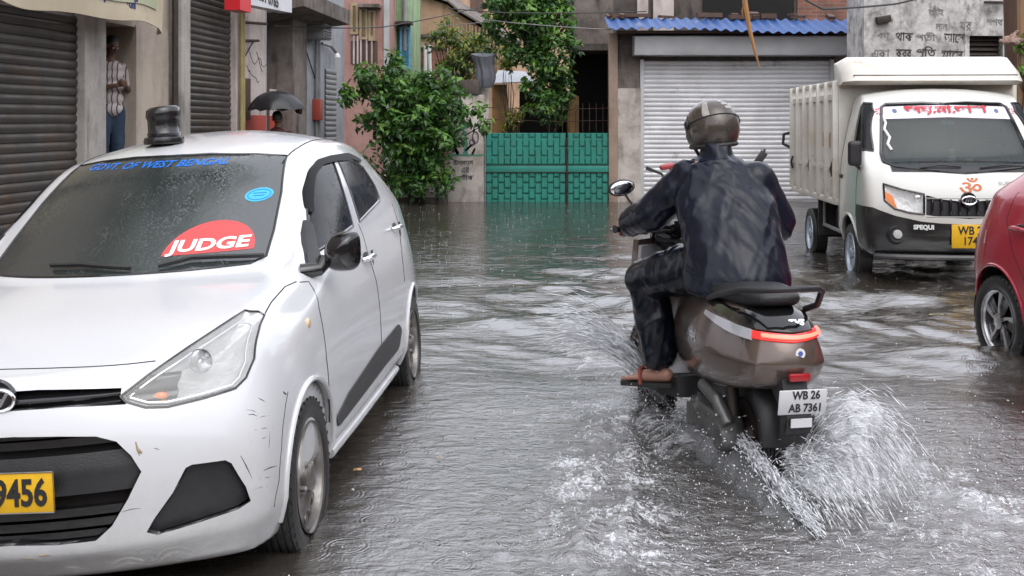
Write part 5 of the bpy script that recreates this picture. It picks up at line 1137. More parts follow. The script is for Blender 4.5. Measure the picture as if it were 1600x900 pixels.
def build_motorbike():
    Mb = Matrix.Translation((1.29, 7.6, GZ)) @ Matrix.Rotation(R(5), 4, 'Z')
    root = thing('motorcycle', 'red and black motorcycle half hidden behind the scooter rider', 'motorcycle', M=Mb)
    for y in (-.55, .72):
        tw = part('tyre', tyre_mb(.30, .09, 32), M_['tyre'], root); tw.location = (0, y, .30)
        r_ = MB().lathe([(.20, -.03), (.19, -.02), (.05, -.02), (.05, .02), (.19, .02), (.20, .03)], (0, 0, 0), 'X', 28); part('rim', r_, M_['dark_metal'], tw)
    part('fuel_tank', remesh(MB().ell((0, -.08, .88), (.14, .25, .13)).ell((0, .05, .86), (.11, .22, .10)).mesh(), .015, 2), M_['red_paint_car'], root, sm=0)
    part('seat', MB().box((0, .42, .82), (.24, .62, .09), bev=.04), M_['rubber'], root)
    part('engine', MB().box((0, .05, .48), (.28, .4, .32), bev=.05).tube([(.1, -.1, .4), (.15, .2, .25), (.15, .8, .35)], .035), M_['dark_metal'], root)
    part('fork', MB().tube([(.09, -.55, .30), (.09, -.33, .98)], .022).tube([(-.09, -.55, .30), (-.09, -.33, .98)], .022), M_['chrome'], root)
    part('headlamp_cowl', remesh(MB().ell((0, -.42, .96), (.11, .09, .12)).mesh(), .015, 1), M_['red_paint_car'], root, sm=0)
    hb = part('handlebar', MB().tube([(-.36, -.22, 1.12), (-.2, -.3, 1.10), (0, -.34, 1.06), (.2, -.3, 1.10), (.36, -.22, 1.12)], .012, 8), M_['dark_metal'], root)
    for s in (1, -1):
        part('grip', MB().tube([(s*.25, -.27, 1.11), (s*.38, -.21, 1.12)], .019, 8), M_['rubber'], hb); part('lever', MB().tube([(s*.2, -.34, 1.12), (s*.36, -.31, 1.13)], .008, 5), M_['steel'], hb)
    part('mirror', MB().tube([(.28, -.28, 1.12), (.31, -.28, 1.22), (.35, -.27, 1.38)], [.01, .008, .008], 5).box((.32, -.27, 1.32), (.05, .02, .10), ry=.6, bev=.006), M_['rubber'], root)
    part('red_mirror', MB().box((-.31, -.30, 1.27), (.10, .05, .04), ry=-.2, bev=.02).tube([(-.26, -.28, 1.12), (-.29, -.29, 1.27)], .008, 6), mat('mirror_red', (.35, .03, .03), .3, coat=.5), root)  # red mirror head on a short stalk
    part('mirror', MB().tube([(-.26, -.28, 1.12), (-.34, -.27, 1.22), (-.44, -.26, 1.26)], [.012, .008, .014], 5), M_['rubber'], root)
# ================================================================= materials of the place
def grime(name, base, dark, streak=.6, rough=.8, sc=1.2, bump=.25, brick=None, moss=None, vstretch=.25, mid=.52):
    """weathered plaster: blotches, vertical rain streaks, peeled spots"""
    m = bpy.data.materials.new(name); m.use_nodes = True; t = m.node_tree; b = t.nodes['Principled BSDF']; b.inputs['Roughness'].default_value = rough; b.inputs['Specular IOR Level'].default_value = .3
    g = t.nodes.new('ShaderNodeNewGeometry')
    def noi(scale, detail, vec, rg=.65):
        n = t.nodes.new('ShaderNodeTexNoise'); n.inputs['Scale'].default_value = scale; n.inputs['Detail'].default_value = detail; n.inputs['Roughness'].default_value = rg; t.links.new(vec, n.inputs[0]); return n.outputs[0]
    def rng(x, a, b_, c=0, d=1):
        r = t.nodes.new('ShaderNodeMapRange'); r.inputs[1].default_value = a; r.inputs[2].default_value = b_; r.inputs[3].default_value = c; r.inputs[4].default_value = d; t.links.new(x, r.inputs[0]); return r.outputs[0]
    def mix(f, a, c):
        x = t.nodes.new('ShaderNodeMix'); x.data_type = 'RGBA'; t.links.new(f, x.inputs[0])
        for k, q in ((6, a), (7, c)):
            if isinstance(q, tuple): x.inputs[k].default_value = (*q, 1)
            else: t.links.new(q, x.inputs[k])
        return x.outputs[2]
    mp = t.nodes.new('ShaderNodeMapping'); mp.inputs['Scale'].default_value = (1, 1, vstretch); t.links.new(g.outputs['Position'], mp.inputs[0])
    blot = noi(sc, 10, g.outputs['Position'], .7); st = noi(sc*3.2, 8, mp.outputs[0], .6); fine = noi(22, 8, g.outputs['Position'], .75)
    c = mix(rng(blot, mid-.12, mid+.16), base, dark)
    c = mix(rng(st, .52, .72, 0, streak), c, tuple(q*.35 for q in dark))
    c = mix(rng(fine, .58, .70, 0, .55), c, tuple(min(1, q*1.25) for q in base))
    if moss: c = mix(rng(noi(2.3, 9, g.outputs['Position']), .56, .66, 0, .7), c, moss)
    t.links.new(c, b.inputs['Base Color'])
    bp = t.nodes.new('ShaderNodeBump'); bp.inputs['Strength'].default_value = bump; bp.inputs['Distance'].default_value = .02; t.links.new(fine, bp.inputs['Height']); t.links.new(bp.outputs[0], b.inputs['Normal'])
    return m
def brickmat(name, c1, c2, mortar, sx=.24, sz=.075, rough=.85):
    m = bpy.data.materials.new(name); m.use_nodes = True; t = m.node_tree; b = t.nodes['Principled BSDF']; b.inputs['Roughness'].default_value = rough
    g = t.nodes.new('ShaderNodeNewGeometry'); s = t.nodes.new('ShaderNodeSeparateXYZ'); t.links.new(g.outputs['Position'], s.inputs[0])
    ad = t.nodes.new('ShaderNodeMath'); t.links.new(s.outputs[0], ad.inputs[0]); t.links.new(s.outputs[1], ad.inputs[1])
    c = t.nodes.new('ShaderNodeCombineXYZ'); t.links.new(ad.outputs[0], c.inputs[0]); t.links.new(s.outputs[2], c.inputs[1])
    br = t.nodes.new('ShaderNodeTexBrick'); br.inputs['Scale'].default_value = 1; br.inputs['Brick Width'].default_value = sx; br.inputs['Row Height'].default_value = sz; br.inputs['Mortar Size'].default_value = .008
    br.inputs[1].default_value = (*c1, 1); br.inputs[2].default_value = (*c2, 1); br.inputs[3].default_value = (*mortar, 1); t.links.new(c.outputs[0], br.inputs[0])
    n = t.nodes.new('ShaderNodeTexNoise'); n.inputs['Scale'].default_value = 1.5; n.inputs['Detail'].default_value = 9; t.links.new(g.outputs['Position'], n.inputs[0])
    r = t.nodes.new('ShaderNodeMapRange'); r.inputs[1].default_value = .4; r.inputs[2].default_value = .68; r.inputs[4].default_value = .75; t.links.new(n.outputs[0], r.inputs[0])
    x = t.nodes.new('ShaderNodeMix'); x.data_type = 'RGBA'; x.inputs[7].default_value = (.05, .04, .035, 1); t.links.new(r.outputs[0], x.inputs[0]); t.links.new(br.outputs[0], x.inputs[6]); t.links.new(x.outputs[2], b.inputs['Base Color'])
    bp = t.nodes.new('ShaderNodeBump'); bp.inputs['Distance'].default_value = .01; bp.inputs['Strength'].default_value = .5; t.links.new(br.outputs[1], bp.inputs['Height']); bp.invert = True; t.links.new(bp.outputs[0], b.inputs['Normal'])
    return m
G = grime
M_['asphalt'] = mat('asphalt', (.05, .048, .045), .7, col2=(.03, .028, .026), nscale=3, bump=.4)
M_['beige_plaster'] = G('beige_plaster', (.46, .39, .32), (.30, .25, .21), .35, sc=1.0)
M_['white_pillar'] = G('white_pillar', (.42, .39, .36), (.22, .20, .18), .7, sc=1.6, vstretch=.15)
M_['pink_plaster'] = G('pink_plaster', (.58, .50, .47), (.38, .33, .30), .6, sc=1.3)
M_['grey_plaster'] = G('grey_plaster', (.38, .39, .42), (.25, .25, .27), .6, sc=1.2, vstretch=.12)
M_['dark_plaster'] = G('dark_plaster', (.12, .10, .09), (.04, .035, .032), .8, sc=1.4, moss=(.03, .035, .02))
M_['concrete_old'] = G('concrete_old', (.20, .17, .15), (.06, .05, .045), .9, sc=1.5, vstretch=.3)
M_['wall_graffiti'] = G('wall_graffiti', (.60, .58, .56), (.18, .17, .165), .85, sc=2.6, vstretch=.5, bump=.4, mid=.53)
M_['white_dirty'] = G('white_dirty', (.55, .50, .46), (.22, .17, .14), .8, sc=1.7, vstretch=.35, mid=.56)
M_['salmon'] = G('salmon', (.42, .25, .22), (.32, .17, .14), .5, sc=1.2)
M_['green_wall'] = G('green_wall', (.34, .46, .27), (.20, .28, .16), .6, sc=1.6)
M_['tan_wall'] = G('tan_wall', (.50, .33, .22), (.32, .20, .13), .5, sc=1.5)
M_['brick'] = brickmat('brick', (.30, .11, .07), (.20, .08, .055), (.22, .18, .15))
M_['cream_wood'] = mat('cream_wood', (.42, .33, .20), .6, col2=(.26, .19, .11), nscale=6, bump=.2)
M_['brown_wood'] = mat('brown_wood', (.12, .065, .045), .6, col2=(.06, .035, .025), nscale=7, stretch=(1, 1, .2), bump=.2)
M_['blue_wood'] = mat('blue_wood', (.14, .42, .58), .55, col2=(.10, .30, .44), nscale=8)
M_['shutter_dark'] = mat('shutter_dark', (.085, .075, .068), .45, .35, col2=(.05, .042, .038), nscale=1.6, ncon=.35, bump=.1, stretch=(1, 1, 1), col3=(.10, .06, .035), n3=2.4, c3=.62, rvar=.1)
M_['shutter_grey'] = mat('shutter_grey', (.74, .74, .76), .42, .1, col2=(.55, .54, .55), nscale=1.3, ncon=.4, col3=(.12, .10, .085), n3=3.2, c3=.70, rvar=.1, bump=.05)
M_['housing_grey'] = mat('housing_grey', (.62, .63, .65), .42, .1, col2=(.42, .42, .43), nscale=1.5, ncon=.5, rvar=.1)
M_['blue_sheet'] = mat('blue_sheet', (.02, .065, .22), .5, 0, col2=(.035, .10, .28), nscale=2, ncon=.4, col3=(.30, .29, .28), n3=4.5, c3=.68, stretch=(1, .5, 1))
M_['green_gate'] = mat('green_gate', (.030, .26, .205), .42, .1, col2=(.03, .17, .135), nscale=2.2, ncon=.5, col3=(.09, .05, .03), n3=5, c3=.70, rvar=.12)
M_['green_gate_pale'] = mat('green_gate_pale', (.045, .29, .22), .42, .1, col2=(.07, .22, .17), nscale=3, col3=(.10, .06, .035), n3=6, c3=.68)
M_['green_gate_deep'] = mat('green_gate_deep', (.02, .20, .15), .42, .1, col2=(.02, .13, .10), nscale=3, col3=(.08, .045, .03), n3=5, c3=.66)
M_['gate_rust'] = mat('gate_rust', (.015, .09, .065), .6, .2, col2=(.06, .035, .02), nscale=6)
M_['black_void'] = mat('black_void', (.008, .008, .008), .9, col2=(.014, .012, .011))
M_['rust_iron'] = mat('rust_iron', (.07, .04, .03), .7, .4, col2=(.03, .02, .018), nscale=12)
M_['yellow_pipe'] = mat('yellow_pipe', (.42, .34, .14), .5, col2=(.25, .20, .09), nscale=5)
M_['grey_pipe'] = mat('grey_pipe', (.30, .30, .31), .45, col2=(.16, .16, .16), nscale=5)
M_['red_paint'] = mat('red_paint', (.50, .07, .05), .6, col2=(.34, .07, .05), nscale=4)
M_['bark'] = mat('bark', (.055, .04, .03), .85, col2=(.025, .02, .015), nscale=9, stretch=(1, 1, .3), bump=.6, bscale=30)
M_['ink'] = mat('ink', (.03, .028, .03), .7, col2=(.07, .065, .06), nscale=8, ncon=.3)
def leafmat(name, c, tr=.35):
    m = bpy.data.materials.new(name); m.use_nodes = True; t = m.node_tree; b = t.nodes['Principled BSDF']; b.inputs['Base Color'].default_value = (*c, 1); b.inputs['Roughness'].default_value = .38
    tl = t.nodes.new('ShaderNodeBsdfTranslucent'); tl.inputs[0].default_value = (c[0]*1.5, c[1]*1.5, c[2]*.8, 1); mx = t.nodes.new('ShaderNodeMixShader'); mx.inputs[0].default_value = tr
    g = t.nodes.new('ShaderNodeNewGeometry'); n = t.nodes.new('ShaderNodeTexNoise'); n.inputs['Scale'].default_value = 3; n.inputs['Detail'].default_value = 3; t.links.new(g.outputs['Position'], n.inputs[0])
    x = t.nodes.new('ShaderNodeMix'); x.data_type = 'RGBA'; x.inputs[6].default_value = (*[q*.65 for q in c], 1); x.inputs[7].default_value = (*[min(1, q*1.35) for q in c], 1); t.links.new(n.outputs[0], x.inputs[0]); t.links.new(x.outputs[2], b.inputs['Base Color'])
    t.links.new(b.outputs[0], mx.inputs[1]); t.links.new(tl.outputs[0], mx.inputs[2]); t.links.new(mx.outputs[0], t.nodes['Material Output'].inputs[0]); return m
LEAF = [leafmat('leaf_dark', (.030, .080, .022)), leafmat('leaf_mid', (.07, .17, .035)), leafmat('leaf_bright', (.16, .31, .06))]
LEAF2 = [leafmat('leaf_olive', (.05, .085, .025)), leafmat('leaf_light', (.13, .20, .06)), leafmat('leaf_yellow', (.28, .28, .05))]

# ================================================================= ground
g = MB().bb(-60, 60, -12, 90, GZ-.4, GZ); single('road', g, M_['asphalt'], 'flooded asphalt road under the brown water', 'road', kind='structure')
GT = -.0

# ---- rolling shutter in a vertical plane: origin, direction along, width, z range
def shutter_mb(w, z0, z1, pitch=.085, depth=.016):
    n = int((z1-z0)/pitch); m = MB(); prof = []
    for k in range(n):
        zz = z0+k*(z1-z0)/n; p = (z1-z0)/n
        prof += [(zz, 0), (zz+p*.10, -depth*.35), (zz+p*.3, -depth*.85), (zz+p*.55, -depth), (zz+p*.8, -depth*.7), (zz+p*.93, -depth*.1), (zz+p*.97, .004)]
    nu = max(2, int(w/.25)); vs = []
    for (zz, y) in prof:
        for i in range(nu+1):
            x = w*i/nu; vs.append((x, y+.004*math.sin(x*2.1+zz*1.3)+.002*math.sin(x*9+zz*5), zz+.003*math.sin(x*1.7+zz)))
    k = len(prof); m.add(vs, [(j*(nu+1)+i, j*(nu+1)+i+1, (j+1)*(nu+1)+i+1, (j+1)*(nu+1)+i) for j in range(k-1) for i in range(nu)]); return m

# ================================================================= left street front (local x runs away along the street, local y into the building)
FS = .131
def fY(px): return 6.203/(FS-(px-800)/F)
def fs(px): return (fY(px)-13)*math.sqrt(1+FS*FS)
ang = math.atan2(1, FS)
FM = Matrix.Translation((-4.5, 13, 0)) @ Matrix.Rotation(ang, 4, 'Z')      # x away, y = to the left (into the houses)
def fz(px, py, dY=0): return H-(py-YH)/F*(fY(px)+dY)
PLZ = .78
def fsd(px, d): return ((6.203-d)/(FS-(px-800)/F)-13)*math.sqrt(1+FS*FS)
b1 = thing('shop_building', 'beige plastered shop house with two roller shutters and an open doorway on the left', 'building', M=FM)
s_a, s_b, s_c, s_d, s_e, s_f, s_g = fs(-260), fs(125), fs(159), fs(218), fs(268), fs(287), fs(361)
w = MB()
w.bb(s_a-8, s_b, .08, .6, 2.62, 9); w.bb(s_b, s_g+.25, .06, .6, 2.62, 9); w.bb(s_a-8, s_a-2, .05, .6, GZ, 2.62)
w.bb(s_a-2, s_a, .05, .6, GZ, 2.62)
part('wall', w, M_['beige_plaster'], b1)
part('pillar', MB().bb(s_b, s_c, -.06, .55, GZ, 2.7, bev=.02), M_['white_pillar'], b1)
part('pillar', MB().bb(s_e+.09, s_f, -.10, .55, GZ, 4.2, bev=.02), M_['white_pillar'], b1)
part('pillar', MB().bb(s_g, s_g+.26, -.08, .5, GZ, 4.0, bev=.02), M_['pink_plaster'], b1)
part('side_wall', MB().bb(s_d, s_e, .04, .5, GZ, 2.64), M_['beige_plaster'], b1)
part('plinth', MB().bb(s_b, s_d+.05, -.05, 2.2, GZ, PLZ, bev=.01), M_['concrete_old'], b1)
rm = MB(); rm.bb(s_c-.6, s_d+.6, 1.9, 2.0, PLZ, 2.7); rm.bb(s_c-.66, s_c-.6, .5, 2, PLZ, 2.7); rm.bb(s_d+.6, s_d+.66, .5, 2, PLZ, 2.7); rm.bb(s_c-.6, s_d+.6, .5, 2, 2.62, 2.7)
part('shop_room', rm, mat('shop_wall', (.16, .09, .06), .7, col2=(.09, .05, .035), nscale=3), b1)
M_['shop_shelf_lit'] = mat('shop_shelf_lit', (.62, .40, .22), .6)  # light warm tone stands in for lamp light on the shelves
sh = part('shelf', MB().bb(s_c-.5, s_d+.3, 1.5, 1.88, 1.78, 1.82), M_['shop_shelf_lit'], b1); part('shelf', MB().bb(s_c-.5, s_d+.3, 1.5, 1.88, 2.36, 2.41), M_['shop_shelf_lit'], b1)
part('drain_pipe', MB().tube([(s_e+.045, -.03, GZ), (s_e+.045, -.03, 4.3)], .04, 8), M_['dark_metal'], b1)
part('roller_shutter', place(shutter_mb(s_b-s_a, .12, 2.62, .094, .02), (s_a, .02, 0), (1, 0, 0), (0, 0, 1), (0, 1, 0)) if 0 else (lambda m: (setattr(m, 'v', [(s_a+x, y+.05, z) for x, y, z in m.v]), m)[1])(shutter_mb(s_b-s_a, .12, 2.62, .094, .02)), M_['shutter_dark'], b1, sm=50)
part('roller_shutter', (lambda m: (setattr(m, 'v', [(s_f+x, y+.02, z) for x, y, z in m.v]), m)[1])(shutter_mb(s_g-s_f, .2, 4.0, .088, .018)), M_['shutter_dark'], b1, sm=50)
for k, dx in enumerate((.05, .13)):
    part('wall_pipe', MB().tube([(s_g+.02+dx, -.13, GZ), (s_g+.02+dx, -.13, 4.4)], .028, 8), M_['yellow_pipe'], b1)
# jars on the shop shelves
for k, (dx, z, c, r, h) in enumerate([(-.1, 1.82, (.05, .18, .06), .06, .22), (.06, 1.82, (.10, .20, .05), .07, .26), (.24, 1.82, (.30, .22, .04), .05, .16), (.0, 2.41, (.4, .12, .05), .05, .12), (.2, 2.41, (.5, .3, .1), .05, .12)]):
    j = MB().lathe([(.001, 0), (r, 0), (r, h*.7), (r*.8, h*.82), (r*.5, h*.85), (r*.5, h), (.001, h)], (0, 0, 0), 'Z', 14)
    jo = part('jar', j, mat('jar', c, .25), None); jo.matrix_world = FM @ Matrix.Translation((s_c+.2+dx, 1.68, z)); tag(jo, ['tall dark green jar on the middle shelf inside the doorway', 'fat light green jar on the middle shelf inside the doorway', 'short yellow jar on the middle shelf inside the doorway', 'red brown tin on the top shelf inside the doorway', 'orange tin on the top shelf inside the doorway'][k], 'jar')

# parlour sign banner
sb = thing('sign_board', 'cream parlour sign banner with torn lower edge over the doorway', 'sign', M=FM)
m = MB(); L0, L1 = s_a-1, fsd(266, .40)
def bann(u, v):
    x = L0+(L1-L0)*u; sag = .03*math.sin(u*9)+.02*math.sin(u*23); y = -.42+.06*math.sin(u*14+v*2)*(1-v)+.10*(1-v)*(u > .985)
    return (x, y, 2.56+sag*(1-v)+v*1.1-.04*(u > .97)*(1-v))
m.grid(bann, 60, 8); fm = solidify(m.mesh(), .012)
part('banner', fm, mat('banner_cloth', (.60, .52, .38), .6, col2=(.45, .36, .24), nscale=1.6, ncon=.6, col3=(.16, .13, .10), n3=3.5, c3=.70, bump=.1), sb)
pn = MB().grid(lambda u, v: (lambda p: (p[0], p[1]-.016, p[2]))(bann(.52+.43*u, .18+.82*v)), 30, 5); part('green_panel', solidify(pn.mesh(), .004), mat('banner_green', (.36, .42, .24), .6, col2=(.44, .42, .28), nscale=2), sb)
t = text_mb('Parlour', .26, .003, bold=.004); place(t, (fsd(190, .44), -.46, 2.80), (1, 0, 0), (0, 0, 1)); part('lettering', t, mat('banner_ink', (.03, .04, .14), .6), sb)
part('frame_pipe', MB().tube([(L0, -.36, 3.6), (L1, -.36, 3.6)], .02), M_['dark_metal'], sb)
for x in (L1-.1, L0+1.5): part('bracket', MB().tube([(x, -.36, 3.6), (x, .06, 3.7)], .02), M_['dark_metal'], sb)

# ---- second building
b2 = thing('pink_plaster_house', 'pinkish white plaster house with red painted base and dark upper opening', 'building', M=FM)
s0, s1, s2, s3 = s_g+.26, fs(424), fs(458), fs(480)
part('wall', MB().bb(s0, s1, .10, .6, GZ, 8).bb(s1, s2, .28, .8, GZ, 2.05).bb(s1, s3, .28, .8, 3.25, 8), M_['pink_plaster'], b2)
part('side_wall', MB().bb(s1, s1+.06, .1, .5, GZ, 3.3), M_['grey_plaster'], b2)
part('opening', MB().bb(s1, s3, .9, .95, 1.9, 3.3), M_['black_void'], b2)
part('column', MB().bb(s2, s3, .0, .5, GZ, 3.4, bev=.02), M_['concrete_old'], b2)
part('red_base', MB().bb(s0, s1-.001, .085, .1, GZ, fz(400, 190)+.1), M_['red_paint'], b2)
zt = fz(400, 190)-.02
part('red_base', MB().bb(s1+.07, s2, .262, .28, GZ, zt+.12), M_['red_paint'], b2)
part('window', MB().bb(fs(383), fs(399), .075, .1, fz(390, 187), fz(390, 122)), M_['brown_wood'], b2)
part('door', MB().bb(fs(430), fs(444), .25, .28, GZ, fz(437, 114)), M_['brown_wood'], b2)
part('conduit', MB().tube([(s0+.15, .04, 1.6), (s0+.15, .04, fz(375, 48)), (s0+.22, .04, fz(375, 33)), (s1-.1, .04, fz(400, 32))], .022), M_['rust_iron'], b2)
part('bracket', MB().tube([(s0+.1, .04, fz(380, 64)), (fs(408), .04, fz(405, 63))], .02).tube([(s0+.35, .05, fz(378, 92)), (fs(400), .05, fz(400, 66))], .01), M_['rust_iron'], b2)
slab = MB().prism([(0, 0), (.0, .22), (-1.5, .55), (-1.5, .42)], 'X', 0, 1)
sl = MB(); x0, x1 = fs(428), fsd(548, .5)
sl.add([(x0, .4, 3.2), (x1, .4, 3.2), (x1, -.5, 3.30), (x0, -.5, 3.36), (x0, .4, 3.6), (x1, .4, 3.6), (x1, -.5, 3.56), (x0, -.5, 3.62)], [(0, 1, 2, 3), (4, 5, 6, 7), (0, 1, 5, 4), (1, 2, 6, 5), (2, 3, 7, 6), (3, 0, 4, 7)])
part('canopy_slab', sl, M_['concrete_old'], b2)
ck = MB(); random.seed(3)
for k in range(5):
    p = Vector((s0+.2+random.random()*1.6, .097, 1.7+random.random()*1.2)); pts = [p]
    for q in range(8): p = p+Vector((random.uniform(.02, .12), 0, random.uniform(-.1, .06))); pts.append(p)
    ck.tube(pts, .005, 4)
part('wall_crack', ck, M_['ink'], b2)
# red and white sign
s5 = thing('shop_sign', 'red and white shop sign board jutting out beside the roller shutter', 'sign', M=FM)
x0, x1 = fsd(388, .5)-.35, fsd(453, .5)
part('panel', MB().add([(x0+.35, -.55, WZ(10, 15.7)), (x1, -.55, WZ(31, 18.4)), (x1, -.55, 3.6), (x0+.35, -.55, 3.6), (x0+.35, -.35, WZ(10, 15.7)), (x1, -.35, WZ(31, 18.4)), (x1, -.35, 3.6), (x0+.35, -.35, 3.6)], [(0, 1, 2, 3), (4, 7, 6, 5), (0, 4, 5, 1), (1, 5, 6, 2), (2, 6, 7, 3), (3, 7, 4, 0)]), mat('sign_white', (.68, .68, .72), .4, col2=(.55, .55, .58), nscale=3), s5)
part('red_panel', MB().bb(fsd(371, .5), x0+.348, -.56, -.34, 3.0, 3.6), mat('sign_red', (.62, .02, .03), .4), s5)
t = text_mb('9831 0765', .22, .002, bold=.004); place(t, (fsd(420, .55), -.556, 3.27), (1, 0, -.04), (0, 0, 1)); part('lettering', t, M_['ink'], s5)
[part('support', MB().tube([(q, -.4, 3.5), (q, .3, 3.5)], .015), M_['dark_metal'], s5) for q in (x0+.4, x1-.3)]

# ---- grey building
b3 = thing('grey_house', 'grey plastered house with narrow steel shutter door and pipes', 'building', M=FM)
s4, s6 = s3, fs(549)
part('wall', MB().bb(s4, s6, .15, .8, GZ, 7), M_['grey_plaster'], b3)
part('shutter_door', (lambda m: (setattr(m, 'v', [(fs(519)+x, y+.135, z) for x, y, z in m.v]), m)[1])(shutter_mb(fs(535)-fs(519), GZ, fz(527, 108), .10)), mat('door_steel', (.30, .31, .32), .45, .4, col2=(.2, .2, .2), nscale=3), b3)
for px, r in ((503, .035), (507, .025)):
    part('wall_pipe', MB().tube([(fs(px), .10, GZ), (fs(px), .10, 3.2)], r), M_['grey_pipe'], b3)
part('meter_box', MB().bb(fs(500), fs(505), .0, .15, fz(503, 188), fz(503, 155), bev=.01), mat('meter_red', (.35, .06, .04), .5), b3)
part('service_cable', MB().tube([(fs(483), .12, fz(483, 62)), (fs(502), .12, fz(502, 122))], .012), M_['rubber'], b3)
part('pipe_elbow', MB().tube([(fs(508), .06, fz(508, 68)), (fs(522), .06, fz(522, 72)), (fs(530), .06, fz(530, 82))], .03), M_['grey_pipe'], b3)
ac = MB().bb(fs(488), fs(500), -.22, .15, fz(494, 62), fz(494, 28), bev=.02); acp = part('air_conditioner', ac, M_['grey_pipe'], b3)
gr = MB(); [gr.bb(fs(489), fs(499), -.235, -.22, z, z+.02) for z in [fz(494, 60)+.05*k for k in range(7)]]; part('grille', gr, M_['dark_metal'], acp)
part('lamp', MB().lathe([(.001, 0), (.06, .0), (.05, .05), (.02, .09)], (fs(527), .0, fz(527, 90)), 'Z', 12), mat('cctv', (.7, .7, .7), .3), b3)
# open pavement strip
single('pavement', MB().bb(0, 1, 0, 1, 0, 1) if 0 else (lambda m: (setattr(m, 'v', [tuple(FM @ Vector(v)) for v in m.v]), m)[1])(MB().bb(s_a-3, s6+6, -.55, .3, GZ-.1, -.012)), M_['concrete_old'], 'wet concrete pavement strip at the foot of the left houses', 'pavement', kind='structure')

# ================================================================= houses down the lane
def zz(py, Y): return WZ(py, Y)
def house(name, label): return thing(name, label, 'house')
Y = 24.2
b4 = house('salmon_house', 'salmon pink house with cream louvred window shutters down the lane')
part('wall', MB().bb(WX(532, Y), WX(602, Y), Y, Y+3, GZ, 5.2), M_['salmon'], b4)
part('corner_pilaster', MB().bb(WX(600, Y), WX(606, Y), Y-.05, Y+.3, GZ, 5.2), mat('pale_strip', (.5, .5, .5), .7, col2=(.35, .35, .34), nscale=4), b4)
def louvre(b, px0, px1, py0, py1, Y, m, n=12, name='window_shutter'):
    x0, x1, z0, z1 = WX(px0, Y), WX(px1, Y), zz(py1, Y), zz(py0, Y); q = MB()
    q.bb(x0, x0+.05, Y-.06, Y, z0, z1); q.bb(x1-.05, x1, Y-.06, Y, z0, z1); q.bb(x0+.05, x1-.05, Y-.06, Y, z0, z0+.06); q.bb(x0+.05, x1-.05, Y-.06, Y, z1-.06, z1)
    for k in range(n): q.box(((x0+x1)/2, Y-.03, z0+.08+(z1-z0-.16)*(k+.5)/n), (x1-x0-.1, .012, (z1-z0)/n*.8), rx=R(35))
    return part(name, q, m, b)
louvre(b4, 548, 560, 5, 54, Y, M_['cream_wood']); louvre(b4, 562, 575, 12, 62, Y, M_['cream_wood']); louvre(b4, 576, 587, 16, 64, Y, M_['cream_wood'])
part('window_opening', MB().bb(WX(548, Y), WX(590, Y), Y-.012, Y, zz(100, Y), zz(64, Y)), M_['brown_wood'], b4)
for px in (552, 558, 563, 572, 580): part('window_post', MB().bb(WX(px, Y), WX(px+2.5, Y), Y-.05, Y-.012, zz(100, Y), zz(56, Y)), M_['pink_plaster'], b4)
part('sunshade', MB().bb(WX(562, Y), WX(596, Y), Y-.4, Y, zz(14, Y), zz(9, Y)), M_['concrete_old'], b4)
Y = 26.5
b5 = house('green_house', 'pale green house with a bright blue window shutter down the lane')
part('wall', MB().bb(WX(604, Y), WX(641, Y), Y, Y+3, GZ, 5.6), M_['green_wall'], b5)
part('side_column', MB().bb(WX(610, Y), WX(620, Y), Y-.2, Y, GZ, 5.6), mat('green_light', (.34, .44, .26), .7, col2=(.2, .27, .15), nscale=3), b5)
louvre(b5, 625, 642, 42, 108, Y-.05, M_['blue_wood'], 14); 
part('sunshade', MB().bb(WX(621, Y), WX(646, Y), Y-.5, Y, zz(40, Y), zz(36, Y)), M_['dark_metal'], b5)
part('drain_pipe', MB().tube([(WX(633, Y), Y-.08, 3.2), (WX(633, Y), Y-.08, 5.6)], .05), M_['grey_pipe'], b5)
part('hatch', MB().bb(WX(618, Y), WX(624, Y), Y-.02, Y, zz(105, Y), zz(45, Y)), mat('hatch', (.06, .10, .06), .7), b5)
Y = 30
b6 = house('tan_gabled_house', 'tan plastered house with sloping dark roof edge and red brick lower wall')
gp = [(WX(636, Y), GZ), (WX(800, Y), GZ), (WX(800, Y), zz(75, Y)), (WX(768, Y), zz(52, Y)), (WX(716, Y), zz(22, Y)), (WX(700, Y), zz(8, Y)), (WX(660, Y), zz(-6, Y)), (WX(636, Y), zz(-10, Y))]
part('wall', MB().prism(gp, 'Y', Y, Y+3), M_['tan_wall'], b6)
part('roof', MB().tube([(WX(600, Y), Y+.2, zz(-16, Y)), (WX(660, Y), Y+.2, zz(-8, Y)), (WX(702, Y), Y+.2, zz(6, Y)), (WX(718, Y), Y+.2, zz(20, Y)), (WX(772, Y), Y+.2, zz(52, Y)), (WX(812, Y), Y+.2, zz(80, Y))], .1, 6), M_['dark_metal'], b6)
rf = MB(); pr = [(WX(600, Y), zz(-16, Y)+.05), (WX(660, Y), zz(-8, Y)+.06), (WX(702, Y), zz(6, Y)+.07), (WX(718, Y), zz(20, Y)+.07), (WX(772, Y), zz(52, Y)+.07), (WX(812, Y), zz(80, Y)+.07)]
rf.add([(x, Y-.25, z) for x, z in pr]+[(x, Y+3.2, z+.5) for x, z in pr], [(i, i+1, i+7, i+6) for i in range(5)]); part('roof_sheet', solidify(rf.mesh(), .05), M_['concrete_old'], b6)
part('brick_wall', MB().bb(WX(640, Y), WX(712, Y), Y-.06, Y, GZ, zz(76, Y)), M_['brick'], b6)
part('ledge', MB().bb(WX(640, Y), WX(690, Y), Y-.12, Y, zz(59, Y), zz(54, Y)).bb(WX(640, Y), WX(700, Y), Y-.10, Y, zz(77, Y), zz(74, Y)), M_['dark_plaster'], b6)
wn = part('window', MB().bb(WX(640.5, Y), WX(648, Y), Y-.02, Y, zz(41, Y), zz(23, Y)), M_['black_void'], b6)
